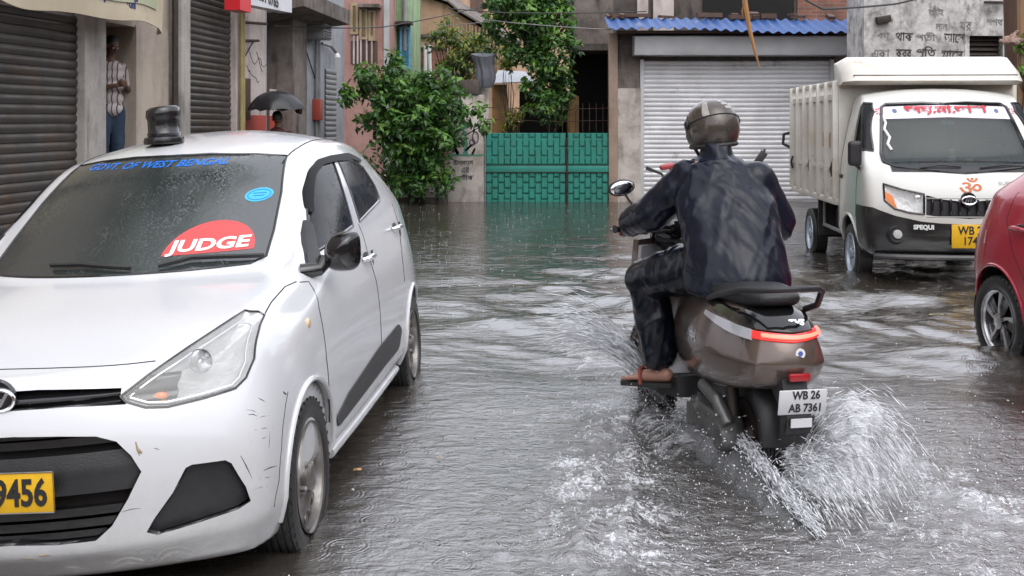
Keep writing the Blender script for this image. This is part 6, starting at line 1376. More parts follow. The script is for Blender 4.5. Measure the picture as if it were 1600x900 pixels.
part('vent_pipe', MB().tube([(WX(666, Y), Y-.25, GZ), (WX(666, Y), Y-.25, zz(70, Y))], .05), mat('white_pipe', (.6, .6, .58), .5), b6)
part('vent_pipe', MB().tube([(WX(678, Y), Y-.25, GZ), (WX(672, Y), Y-.25, zz(72, Y))], .05), bpy.data.materials['white_pipe'], b6)
bm_ = MB()
for k in range(16): px = 700+k*5.5; bm_.tube([(WX(px, Y), Y-.15, zz(118, Y)), (WX(px+random.uniform(-2, 2), Y), Y-.15, zz(min(60, 30+k*1.5), Y))], .03, 5)
part('bamboo_screen', bm_, mat('bamboo', (.38, .27, .16), .7, col2=(.22, .15, .09), nscale=5), b6)
Y = 38
b7 = house('far_apartment', 'far ochre and grey apartment wall behind the gabled house')
part('wall', MB().bb(WX(690, Y), WX(920, Y), Y, Y+4, GZ, 6.2), M_['tan_wall'], b7)
part('window', MB().bb(WX(735, Y), WX(755, Y), Y-.05, Y, zz(20, Y), zz(-10, Y)), M_['brown_wood'], b7)

# ================================================================= gate wall line, 21 m away
Y0 = 21.1
gp_ = thing('painted_gate_pillar', 'white plaster gate pillar painted with a green plant and slogan', 'pillar', (WX(728, Y0), Y0, GZ))
x0, x1 = WX(700, Y0)-WX(728, Y0), WX(757, Y0)-WX(728, Y0); zt = WZ(148, Y0)-GZ; zT = WZ(125, Y0)-GZ
part('shaft', MB().bb(x0, x1, 0, .6, 0, zt, bev=.01), M_['white_dirty'], gp_)
part('cap', MB().bb(x0-.01, x1-.10, -.05, .6, zt+.002, zT, bev=.01), M_['dark_plaster'], gp_)
GP = mat('painted_green', (.05, .22, .14), .7, col2=(.10, .28, .2), nscale=8)
def gpp(px, py, o=-.006): return (WX(px, Y0)-WX(728, Y0), o, WZ(py, Y0)-GZ)
pa = MB().bb(x0+.02, x1-.02, -.004, 0, WZ(244, Y0)-GZ, WZ(241, Y0)-GZ)
pa.tube([gpp(727, 241), gpp(729, 225), gpp(725, 207), gpp(722, 196)], [.05, .035, .03, .02], 6); pa.tube([gpp(727, 236), gpp(735, 228), gpp(742, 224)], .02, 5); pa.tube([gpp(716, 241), gpp(711, 232)], .03, 5); pa.tube([gpp(738, 241), gpp(742, 232)], .02, 5)
pa.v = [(v[0], -.004 if v[1] < -.02 or True else v[1], v[2]) if abs(v[1]) > .0 else v for v in pa.v]
part('plant_painting', pa, GP, gp_, sm=0)
part('leaf_painting', MB().ell(gpp(726, 197, -.003), (.10, .004, .045)), GP, gp_)
fl = MB(); fl.tube([Vector(gpp(743, 213, -.004))+Vector((.055*math.cos(R(q)), 0, .11*math.sin(R(q))-.02)) for q in range(0, 375, 20)], .012, 5); fl.tube([Vector(gpp(738, 222, -.004))+Vector((.05*math.cos(R(q)), 0, .05*math.sin(R(q)))) for q in range(0, 375, 25)], .012, 5)
part('flower_painting', fl, mat('faded_purple', (.13, .09, .12), .7), gp_)
def fit(t, wd, ht=None):
    xs = [v[0] for v in t.v]; ys = [v[1] for v in t.v]; k = wd/(max(xs)-min(xs)); cx = (max(xs)+min(xs))/2; cy = (max(ys)+min(ys))/2; ky = ht/(max(ys)-min(ys)) if ht else k
    t.v = [((x-cx)*k, (y-cy)*ky, z*.3) for x, y, z in t.v]; return t
for s_, px, py, wp_, hp in (('উননয়ন', 724, 254, 31, 11), ('এর', 727, 266, 12, 9), ('পুতীক', 726, 278, 28, 12)):
    t = fit(text_mb(s_, .3, .002, bold=.006), wp_/F*Y0, hp/F*Y0); place(t, Vector(gpp(px, py, -.004)), (1, 0, .03), (0, 0, 1)); part('slogan_lettering', t, M_['ink'], gp_)
# gate: two leaves of woven strips
gate = thing('green_metal_gate', 'green painted double metal gate of woven strips standing in the flood', 'gate', (WX(860, Y0), Y0, GZ))
def leaf(px0, px1, px_mid=None):
    x0, x1 = WX(px0, Y0)-WX(860, Y0), WX(px1, Y0)-WX(860, Y0); zt = WZ(207, Y0)-GZ
    lf = part('gate_leaf', MB().bb(x0, x1, .03, .05, .02, zt-.01), M_['green_gate'], gate)
    z1_, z2_ = WZ(258, Y0)-GZ, WZ(269, Y0)-GZ
    st = MB(); wv = .115; n = max(1, round((x1-x0)/wv)); wv = (x1-x0)/n
    random.seed(int(px0))
    for k in range(n):
        cx = x0+wv*(k+.5)
        for (za, zb, h) in ((z1_+.005, zt-.01, .17), (.03, z2_-.005, .105)):
            z = za-(h if k % 2 else 0)+h*.0
            while z < zb:
                a, b = max(za, z), min(zb, z+h*1.72)
                if b-a > .02:
                    d = random.uniform(-.004, .004)
                    st.add([(cx-wv*.49, .014, a+.002), (cx+wv*.49, .014, a+.002), (cx+wv*.49, .014, b-.002), (cx-wv*.49, .014, b-.002), (cx-wv*.38, -.004+d, a+.025), (cx+wv*.38, -.004+d, a+.025), (cx+wv*.38, -.010+d, b-.008), (cx-wv*.38, -.010+d, b-.008), (cx-wv*.47, .032, a), (cx+wv*.47, .032, a), (cx+wv*.47, .032, b), (cx-wv*.47, .032, b)],
                           [(4, 5, 6, 7), (0, 1, 5, 4), (1, 2, 6, 5), (2, 3, 7, 6), (3, 0, 4, 7), (0, 8, 9, 1), (1, 9, 10, 2), (2, 10, 11, 3), (3, 11, 8, 0)], random.choice((0, 0, 1, 2)))
                z += h*2
    # offset strips fill the gaps of the weave, slightly deeper
        for (za, zb, h) in ((z1_+.005, zt-.01, .17), (.03, z2_-.005, .10)):
            z = za-(h if k % 2 else 0)+h*1.72
            while z < zb:
                a, b = max(za, z), min(zb, z+h*.28)
                st.bb(cx-wv*.5, cx+wv*.5, .018, .03, a, b); z += h*2
    part('woven_strip_panel', st, [M_['green_gate'], M_['green_gate_pale'], M_['green_gate_deep']], lf, sm=25)
    rl = MB().bb(x0, x1, -.03, .028, z2_, z1_, bev=.006); part('mid_rail', rl, M_['green_gate'], lf)
    part('rail_seam', MB().bb(x0, x1, -.034, -.03, z2_-.006, z2_+.006).bb(x0, x1, -.034, -.03, z1_-.006, z1_+.006), M_['rust_iron'], lf)
    return lf
leaf(759, 884); leaf(887, 959)
part('gate_post', MB().bb(WX(757.5, Y0)-WX(860, Y0), WX(759, Y0)-WX(860, Y0), -.03, .04, 0, WZ(200, Y0)-GZ), M_['grey_pipe'], gate)
part('gate_bolt', MB().tube([((WX(885.5, Y0)-WX(860, Y0)), -.03, .05), ((WX(885.5, Y0)-WX(860, Y0)), -.03, 1.3)], .018), M_['rust_iron'], gate)
fn = thing('spiked_wire_fence', 'thin rusty spiked fence with wires above the green gate', 'fence', (WX(860, Y0+.35), Y0+.35, GZ))
fx = lambda px: WX(px, Y0+.35)-WX(860, Y0+.35); fzz = lambda py: WZ(py, Y0+.35)-GZ
wi = MB(); wi.tube([(fx(758), 0, fzz(168)), (fx(860), 0, fzz(171)), (fx(962), 0, fzz(169))], .007, 5); wi.tube([(fx(758), 0, fzz(186)), (fx(860), 0, fzz(190)), (fx(962), 0, fzz(188))], .007, 5); part('wire', wi, M_['rust_iron'], fn)
for k in range(10): 
    px = 858+k*10.5; part('spike', MB().tube([(fx(px), 0, 0), (fx(px), 0, fzz(164)), (fx(px), 0, fzz(160))], [.008, .008, .001], 5), M_['rust_iron'], fn)
# slim column and dirty pillar left of the big shutter
sc = single('concrete_post', MB().bb(WX(951, Y0), WX(965, Y0), Y0-.05, Y0+.15, WZ(209, Y0)-1.3, WZ(52, Y0), bev=.01), G('tan_post', (.38, .28, .22), (.24, .17, .13), .3), 'tall slim tan concrete post between the gate and the metal shutter', 'post')
# garage with the big grey shutter
gar = thing('shutter_garage', 'single storey garage with wide grey roller shutter under a blue sheet awning', 'garage', (WX(1150, Y0), Y0, GZ))
gx = lambda px, dY=0: WX(px, Y0+dY)-WX(1150, Y0); gz = lambda py, dY=0: WZ(py, Y0+dY)-GZ
part('pillar', MB().bb(gx(963), gx(1001), -.02, .6, 0, gz(138)), M_['white_dirty'], gar); part('upper_pillar', MB().bb(gx(965), gx(1001), .02, .6, gz(138)+.002, gz(48)), M_['concrete_old'], gar)
part('pillar', MB().bb(gx(1304), gx(1352), .0, .6, 0, gz(48)), M_['concrete_old'], gar)
part('lintel', MB().bb(gx(1001), gx(1304), .06, .6, gz(93), gz(48)), M_['dark_plaster'], gar)
part('roller_shutter', (lambda m: (setattr(m, 'v', [(gx(1003)+x, y+.10, z) for x, y, z in m.v]), m)[1])(shutter_mb(gx(1303)-gx(1003), .02, gz(94), .088, .022)), M_['shutter_grey'], gar, sm=50)
for px in (1003, 1300): part('guide_rail', MB().bb(gx(px)-.03, gx(px)+.04, .0, .10, .0, gz(93)), M_['housing_grey'], gar)
ho = MB().prism([(-.40, gz(80)), (-.42, gz(60)), (-.02, gz(56)), (.055, gz(58)), (.055, gz(88)), (-.36, gz(87.5))], 'X', gx(988), gx(1333)); part('shutter_housing', ho, M_['housing_grey'], gar, sm=20)
aw = MB(); random.seed(5)
def awf(u, v):
    x = gx(946)+(gx(1358)-gx(946))*u; y = -.75+1.0*v; z = gz(49)-.02+.30*v+.022*math.sin(x*2*math.pi/.19)+.03*math.sin(u*7)*(1-v)-.05*u
    return (x, y, z)
aw.grid(awf, 300, 6); part('corrugated_awning', solidify(aw.mesh(), .006), M_['blue_sheet'], gar, sm=60)
part('awning_beam', MB().bb(gx(960), gx(1345), -.5, -.42, gz(55), gz(51)), M_['brown_wood'], gar)
random.seed(8)
for k in range(14):
    x = gx(random.uniform(960, 1340)); part('rubble_piece', MB().box((x, .15+random.random()*.1, gz(30)+.06+random.random()*.05), (random.uniform(.1, .5), random.uniform(.1, .2), random.uniform(.03, .10)), rz=random.random()*.5, rx=random.random()*.4), M_['brown_wood'], gar)
# dark building above and behind
bb_ = thing('dark_building', 'dark stained concrete building behind the gate and garage', 'building')
Yb = 22.6
part('upper_wall', MB().bb(WX(895, Yb), WX(958, Yb), Yb, Yb+3, WZ(70, Yb), 4.08).bb(WX(905, Yb), WX(950, Yb), Yb+2.0, Yb+3, WZ(90, Yb), WZ(70, Yb)), M_['concrete_old'], bb_)
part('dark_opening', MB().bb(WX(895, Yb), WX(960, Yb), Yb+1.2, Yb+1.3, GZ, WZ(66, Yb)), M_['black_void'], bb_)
part('slab', MB().bb(WX(895, Yb), WX(958, Yb), Yb-.3, Yb+1.2, WZ(80, Yb), WZ(70, Yb)), M_['dark_plaster'], bb_)
part('back_wall', MB().bb(WX(958, Yb), WX(1420, Yb), Yb, Yb+3, GZ, 4.08), M_['dark_plaster'], bb_)
part('column', MB().bb(WX(995, Yb), WX(1012, Yb), Yb-.1, Yb, 3, 4.08).bb(WX(1020, Yb), WX(1052, Yb), Yb-.08, Yb, 3, 4.08), M_['pink_plaster'], bb_)
part('black_opening', MB().bb(WX(1098, Yb), WX(1240, Yb), Yb-.04, Yb, 3.2, 4.2), M_['black_void'], bb_)
part('brick_patch', MB().bb(WX(1245, Yb), WX(1335, Yb), Yb-.05, Yb, 3.2, 4.3), M_['brick'], bb_)
# yellow-brown structure behind the gate with a tin roof
sd_ = thing('tin_roofed_shed', 'small ochre shed with a pale tin roof behind the green gate', 'shed', (WX(800, 23), 23, GZ))
Ys = 23; sxx = lambda px: WX(px, Ys)-WX(800, Ys); szz = lambda py: WZ(py, Ys)-GZ
part('wall', MB().bb(sxx(769), sxx(792), 0, .8, 0, szz(132)).bb(sxx(792), sxx(812), .02, .8, 0, szz(192)).bb(sxx(888), sxx(905), .1, .7, 0, szz(150)), G('ochre', (.36, .22, .09), (.16, .10, .06), .6, sc=2.5), sd_)
rf = MB().add([(sxx(768), -.3, szz(132)), (sxx(838), -.3, szz(129)), (sxx(820), .8, szz(110)), (sxx(778), .8, szz(108))], [(0, 1, 2, 3)]); part('tin_roof', solidify(rf.mesh(), .02), mat('tin', (.55, .57, .62), .35, .3, col2=(.4, .4, .42), nscale=4), sd_)
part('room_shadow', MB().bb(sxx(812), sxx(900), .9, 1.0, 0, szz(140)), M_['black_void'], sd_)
# black tarp bundle on the wall
random.seed(2)
def tarp(u, v):
    a = 2*math.pi*u; w = .125+.085*v**.8+.02*math.sin(v*7); fold = 1+.11*math.sin(a*7+v*2)*(1-.4*v)+.05*math.sin(a*13); cx, cy = math.cos(a), math.sin(a)
    k = (abs(cx)**4+abs(cy)**4)**-.25; return (w*cx*k*fold+.02*math.sin(v*5), w*.6*cy*k*fold, .62*v+.035*math.cos(a*2)*v)
tbm = MB().grid(tarp, 56, 18, closeu=True); tbm.v += [(0, 0, .66)]; n_ = len(tbm.v)-1; tbm.f += [(18*56+i, 18*56+(i+1) % 56, n_) for i in range(56)]; tbm.m += [0]*56
dd_ = part('tarp_bundle', tbm, mat('black_tarp', (.075, .08, .095), .4, col2=(.12, .125, .14), nscale=5, bump=.5, bscale=12), None, sm=60)
dd_.location = (WX(757, 21.5), 21.5, WZ(137, 21.5)); tag(dd_, 'dark grey folded tarpaulin standing upright on top of the wall beside the painted pillar', 'tarpaulin')
single('boundary_wall', MB().bb(WX(738, Y0+.62), WX(764, Y0+.62), Y0+.62, Y0+.9, GZ, WZ(137, Y0+.6), bev=.01), M_['white_dirty'], 'stained low wall carrying the tarpaulin behind the painted pillar', 'wall')
# soil bed and low kerb wall under the shrub
single('low_kerb_wall', MB().bb(WX(560, 21), WX(699, 21), 20.95, 21.25, GZ, .10, bev=.02), M_['dark_plaster'], 'low dark kerb wall under the big leafy shrub', 'wall')
single('yard', MB().bb(WX(560, 21), 12, 21.26, 34, GZ-.05, .03), mat('mud', (.06, .045, .035), .7, col2=(.03, .025, .02), nscale=3, bump=.3), 'muddy yard ground behind the gate and shrub', 'ground', kind='structure')

# ================================================================= right-hand wall with faded writing
Yr = 19.2
RM = Matrix.Translation((WX(1352, Yr), Yr, GZ)) @ Matrix.Rotation(R(4), 4, 'Z')
rw = thing('slogan_wall_building', 'white mouldy wall with faded black slogans and a louvred vent behind the truck', 'building', M=RM)
Ri = RM.inverted()
def rp(px, py):
    d = Vector(((px-800)/F, 1, -(py-YH)/F)); o = Ri @ Vector((0, 0, H)); dd = Ri.to_3x3() @ d; k = -o.y/dd.y; return o+dd*k
wz0, wz1, wx0, wx1 = rp(1540, 102).z, rp(1540, 56).z, rp(1514, 80).x, rp(1566, 80).x
part('wall', MB().bb(-.02, 8.5, 0, .8, 0, wz0).bb(-.02, wx0, 0, .8, wz0, wz1).bb(wx1, 8.5, 0, .8, wz0, wz1).bb(-.02, 8.5, 0, .8, wz1, 4.4), M_['wall_graffiti'], rw)
vt = MB().bb(wx0, wx1, .25, .3, wz0, wz1); part('vent_backing', vt, M_['black_void'], rw)
lv = MB()
for k in range(6): z = wz0+(wz1-wz0)*(k+.5)/6; lv.box(((wx0+wx1)/2, .12, z), (wx1-wx0, .012, .10), rx=R(-40))
part('louvre', lv, M_['dark_metal'], rw)
part('vent_frame', MB().bb(wx0-.08, wx0, -.02, .1, wz0-.06, wz1+.06).bb(wx1, wx1+.08, -.02, .1, wz0-.06, wz1+.06).bb(wx0, wx1, -.02, .1, wz1, wz1+.06), M_['wall_graffiti'], rw)
def wtext(s, px0, px1, y0, y1, m='ink', bold=.006):
    p, q = rp(px0, (y0+y1)/2), rp(px1, (y0+y1)/2); t = fit(text_mb(s, .3, .002, bold=bold), (q-p).length, (y1-y0)/F*19.2); place(t, (p+q)/2+Vector((0, -.004, 0)), (1, 0, -.03), (0, 0, 1)); part('slogan_lettering', t, M_[m], rw)
M_['faded_ink'] = mat('faded_ink', (.12, .115, .11), .8, col2=(.30, .29, .28), nscale=10, ncon=.3)
wtext('মােস', 1471, 1505, 76, 97); wtext('পুিত', 1431, 1462, 72, 93); wtext('করব', 1400, 1424, 77, 92); wtext('একা', 1362, 1390, 76, 92, 'faded_ink')
wtext('আেস', 1475, 1507, 50, 67); wtext('পতী', 1430, 1462, 50, 64, 'faded_ink'); wtext('থাক', 1400, 1427, 50, 64); wtext('গা', 1370, 1390, 50, 63, 'faded_ink')
wtext('শপথ', 1541, 1567, 29, 40, 'faded_ink'); wtext('লাল', 1462, 1480, 36, 48, 'faded_ink'); wtext('চাই', 1450, 1475, 12, 24, 'faded_ink'); wtext('বর', 1500, 1518, 34, 48, 'faded_ink')
part('cable_box', MB().box(rp(1378, 31)+Vector((0, -.06, 0)), (.24, .12, .12), ry=R(-10), bev=.01), M_['dark_metal'], rw)
part('plaster_ledge', MB().bb(2.1, 8.5, -.05, -.001, rp(1540, 4).z, rp(1540, 2).z), M_['concrete_old'], rw)
# poles at the right
Yp = 15.5
single('wooden_pole', MB().tube([(WX(1589, Yp), Yp, GZ), (WX(1584, Yp), Yp, 1.5), (WX(1575, Yp), Yp, 4.4)], [.11, .10, .09], 12), M_['brown_wood'], 'dark brown leaning wooden pole behind the truck cab', 'pole')
single('bamboo_pole', MB().tube([(WX(1597, Yp-.4), Yp-.4, z) for z in (GZ, 1, 2, 3, 4.4)], [.06]*5, 10), mat('bamboo_brown', (.34, .20, .10), .6, col2=(.2, .12, .07), nscale=5, stretch=(1, 1, .3)), 'light brown bamboo pole beside the dark wooden pole', 'pole')
def wrinkle0(me):
    no = [v.normal.copy() for v in me.vertices]
    for v, n in zip(me.vertices, no): v.co += n*.022*(noise.noise(v.co*22)-.25)
    return me
cr = MB()
for k in range(5): cr.tube([(WX(1562, Yp-.5)+.06*k, Yp-.5, WZ(128, Yp)+.03*k), (WX(1580, Yp-.5), Yp-.6+.02*k, WZ(132-k*3, Yp)), (WX(1604, Yp-.5), Yp-.5, WZ(124+k*4, Yp))], [.035, .05, .03], 7)
cr_ = part('rope_tie', wrinkle0(remesh(cr.mesh(), .010, 1)), mat('cloth_tie', (.22, .12, .09), .9, col2=(.32, .24, .20), nscale=22, ncon=.3, bump=1, bscale=40), None); tag(cr_, 'bunched reddish cloth tie wound round the two poles', 'cloth tie')
cr_.location = (0, 0, (WZ(68, Yp)-WZ(128, Yp)))

# ================================================================= unseen houses added behind and beside the viewer to block sky light (seen in reflections)
bh = thing('sky_block_house', 'unseen ochre single storey house added behind the viewer to block sky light', 'house', (0, -11, GZ))
w = MB()
part('wall', MB().bb(-16, 3, -3, 0, 0, 4.4), M_['tan_wall'], bh)
for k in range(5):
    for z in (1.2,): part('window', MB().bb(-14+3.4*k, -12.6+3.4*k, .0, .05, z, z+1.8), M_['brown_wood'], bh)
bh2 = thing('sky_block_house', 'unseen grey single storey house added behind the viewer to block sky light', 'house', (9, -11, GZ))
part('wall', MB().bb(-5.9, 8, -3, .4, 0, 4.8), M_['grey_plaster'], bh2)
for k in range(4):
    for z in (1.2,): part('window', MB().bb(-5+3.2*k, -3.6+3.2*k, .4, .45, z, z+1.6), M_['black_void'], bh2)
bh3 = thing('sky_block_house', 'unseen cream house added along the right of the street to block sky light', 'house', (9.4, 4, GZ))
part('wall', MB().bb(0, 3, -9, 11, 0, 5.5), M_['beige_plaster'], bh3)
for k in range(5): part('shutter', MB().bb(-.04, 0, -8+3.7*k, -5.6+3.7*k, .2, 2.6), M_['shutter_dark'], bh3)
# ================================================================= trees and shrubs
def leaves_mb(clumps, nper, size, rnd, mats=3, droop=.35, weights=(.35, .4, .25), elong=1.9, centre=None):
    m = MB(); V = []; Fc = []; Mi = []
    for (c, r) in clumps:
        c = Vector(c); tone = rnd.random()
        for _ in range(nper):
            d = Vector((rnd.gauss(0, 1), rnd.gauss(0, 1), rnd.gauss(0, 1))); d.normalize(); p = c+d*r*(rnd.random()**.45)
            n = (d*.6+Vector((rnd.gauss(0, .5), rnd.gauss(0, .5), .7))).normalized(); a = n.orthogonal().normalized(); q = rnd.random()*6.28
            a = (a*math.cos(q)+n.cross(a)*math.sin(q)); a = (a-Vector((0, 0, droop))).normalized(); b = n.cross(a).normalized(); s = size*rnd.uniform(.6, 1.25); w = s/elong
            k = len(V); V += [p, p+a*s*.45+b*w*.5-n*s*.04, p+a*s*1.0-n*s*.16, p+a*s*.45-b*w*.5-n*s*.04, p+a*s*.5+n*s*.03]
            Fc += [(k, k+1, k+4), (k+1, k+2, k+4), (k+2, k+3, k+4), (k+3, k, k+4)]
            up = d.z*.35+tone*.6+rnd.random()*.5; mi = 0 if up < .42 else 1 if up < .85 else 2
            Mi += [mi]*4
    m.v = [tuple(v) for v in V]; m.f = Fc; m.m = Mi; return m
def plant(name, label, cat, base, blobs, nclump, nper, size, cr, mats, seed, trunk_r=.06, stems=1, group=None, stem_to=.6, holes=.0):
    rnd = random.Random(seed); base = Vector(base); root = thing(name, label, cat, base, 0, group)
    cl = []; tot = sum(b[1][0]*b[1][1]*b[1][2] for b in blobs)
    for c, r in blobs:
        k = max(2, int(nclump*(r[0]*r[1]*r[2])/tot))
        for _ in range(k):
            d = Vector((rnd.gauss(0, 1), rnd.gauss(0, 1), rnd.gauss(0, 1))).normalized(); q = rnd.random()**.4
            cl.append((Vector((c[0]+d.x*r[0]*q, c[1]+d.y*r[1]*q, c[2]+d.z*r[2]*q))-base, cr*rnd.uniform(.6, 1.3)))
    cl = [(c, r) for c, r in cl if c.z > .05]
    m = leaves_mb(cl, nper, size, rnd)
    me = bpy.data.meshes.new('crown'); me.from_pydata(m.v, [], m.f); me.polygons.foreach_set('material_index', m.m)
    for q in mats: me.materials.append(q)
    o = bpy.data.objects.new('crown', me); COL.objects.link(o); o.parent = root
    # trunk with limbs reaching the clumps
    cen = sum((c for c, r in cl), Vector())/len(cl)
    tops = []; tr = MB()
    for s in range(stems):
        off = Vector((rnd.uniform(-.15, .15), rnd.uniform(-.1, .1), 0))*(stems > 1); top = Vector((cen.x*stem_to+rnd.uniform(-.2, .2)*(stems > 1), cen.y*.6, cen.z*stem_to)); mid = top*.5+Vector((rnd.uniform(-.08, .08), 0, 0))+off
        tr.tube([off-Vector((0, 0, .15)), off+Vector((0, 0, .1)), mid, top], [trunk_r*1.25, trunk_r, trunk_r*.8, trunk_r*.55], 8); tops += [top, mid]
    part('trunk', tr, M_['bark'], root)
    br = MB()
    for c, r in cl[::max(1, len(cl)//45)]:
        a = min(tops, key=lambda t: (t-c).length+abs(t.z-c.z)*.0); mid = a.lerp(c, .5)+Vector((rnd.uniform(-.1, .1), rnd.uniform(-.1, .1), rnd.uniform(-.05, .15)))
        br.tube([a, mid, c], [trunk_r*.4, trunk_r*.25, trunk_r*.08], 5)
    part('branches', br, M_['bark'], root); return root
def B(px, py, Y, rx, rz, ry=None): return (P(px, py, Y), (rx/F*Y, (ry if ry else rx)/F*Y, rz/F*Y))
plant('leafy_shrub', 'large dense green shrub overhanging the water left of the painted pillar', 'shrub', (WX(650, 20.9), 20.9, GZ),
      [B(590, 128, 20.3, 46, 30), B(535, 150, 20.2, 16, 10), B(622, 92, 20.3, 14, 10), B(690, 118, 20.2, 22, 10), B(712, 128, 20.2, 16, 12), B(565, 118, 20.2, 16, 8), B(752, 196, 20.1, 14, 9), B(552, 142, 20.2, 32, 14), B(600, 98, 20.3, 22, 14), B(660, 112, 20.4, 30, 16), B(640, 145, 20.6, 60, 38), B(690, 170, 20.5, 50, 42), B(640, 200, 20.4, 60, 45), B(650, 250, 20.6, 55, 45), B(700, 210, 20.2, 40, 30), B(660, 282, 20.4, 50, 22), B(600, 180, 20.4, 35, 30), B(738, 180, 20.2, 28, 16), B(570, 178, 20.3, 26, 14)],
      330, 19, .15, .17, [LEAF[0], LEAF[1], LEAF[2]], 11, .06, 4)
plant('courtyard_tree', 'tall bright green leafy tree rising behind the green gate', 'tree', (WX(880, 22.0), 22.0, GZ),
      [B(830, -10, 22.3, 70, 40), B(850, 30, 22, 50, 38), B(800, 10, 22, 45, 40), B(885, 45, 21.9, 24, 30), B(790, 40, 22.4, 30, 40), B(820, 75, 22, 35, 25), B(865, 85, 21.8, 38, 40), B(850, 120, 21.8, 42, 28), B(850, 155, 21.7, 38, 22), B(880, 140, 21.8, 22, 30), B(845, 185, 21.8, 30, 14), B(780, -20, 22.6, 40, 40), B(780, 70, 22.6, 18, 25)],
      330, 30, .13, .19, LEAF, 12, .075, 1, stem_to=.75)
plant('pale_slender_tree', 'slender pale green tree in front of the tan house', 'tree', (WX(712, 27), 27, GZ),
      [B(700, 60, 27, 28, 22), B(740, 70, 27, 30, 25), B(715, 95, 27, 35, 22), B(715, 125, 26.8, 30, 20), B(755, 85, 27, 22, 20), B(706, 35, 27, 16, 14)],
      75, 20, .15, .22, LEAF2, 13, .05, 2)
plant('yellow_croton', 'small yellow leaved bush seen over the green gate', 'bush', (WX(800, 22.4), 22.4, GZ), [B(802, 180, 22.4, 14, 10), B(790, 98, 22.4, 12, 14), B(800, 195, 22.4, 16, 10)], 22, 16, .11, .12, [LEAF2[1], LEAF2[2], LEAF2[2]], 14, .03, 2)
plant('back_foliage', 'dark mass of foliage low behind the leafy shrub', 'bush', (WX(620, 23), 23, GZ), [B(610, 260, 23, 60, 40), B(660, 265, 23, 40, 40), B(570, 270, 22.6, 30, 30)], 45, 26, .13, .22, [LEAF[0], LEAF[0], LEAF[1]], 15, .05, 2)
plant('climbing_creeper', 'bright green creeper leaves beside the bamboo pole at the right', 'plant', (WX(1600, 15), 15, 2.0-1.0), [B(1600, 68, 15, 12, 7), B(1602, 108, 15, 10, 7), B(1606, 50, 15, 8, 6)], 12, 12, .10, .07, [LEAF[2], LEAF[2], LEAF2[1]], 16, .02, 1)

plant('street_tree', 'tall street tree overhanging the left pavement before the shop houses', 'tree', (-4.6, 7.0, GZ),
      [((-3.6, 7.6, 7.2), (1.8, 2.0, .8)), ((-2.2, 8.6, 8.0), (1.3, 1.6, .7)), ((-4.6, 9.5, 7.6), (1.5, 2, .9))], 70, 30, .26, .42, LEAF, 17, .12, 1, stem_to=.8)
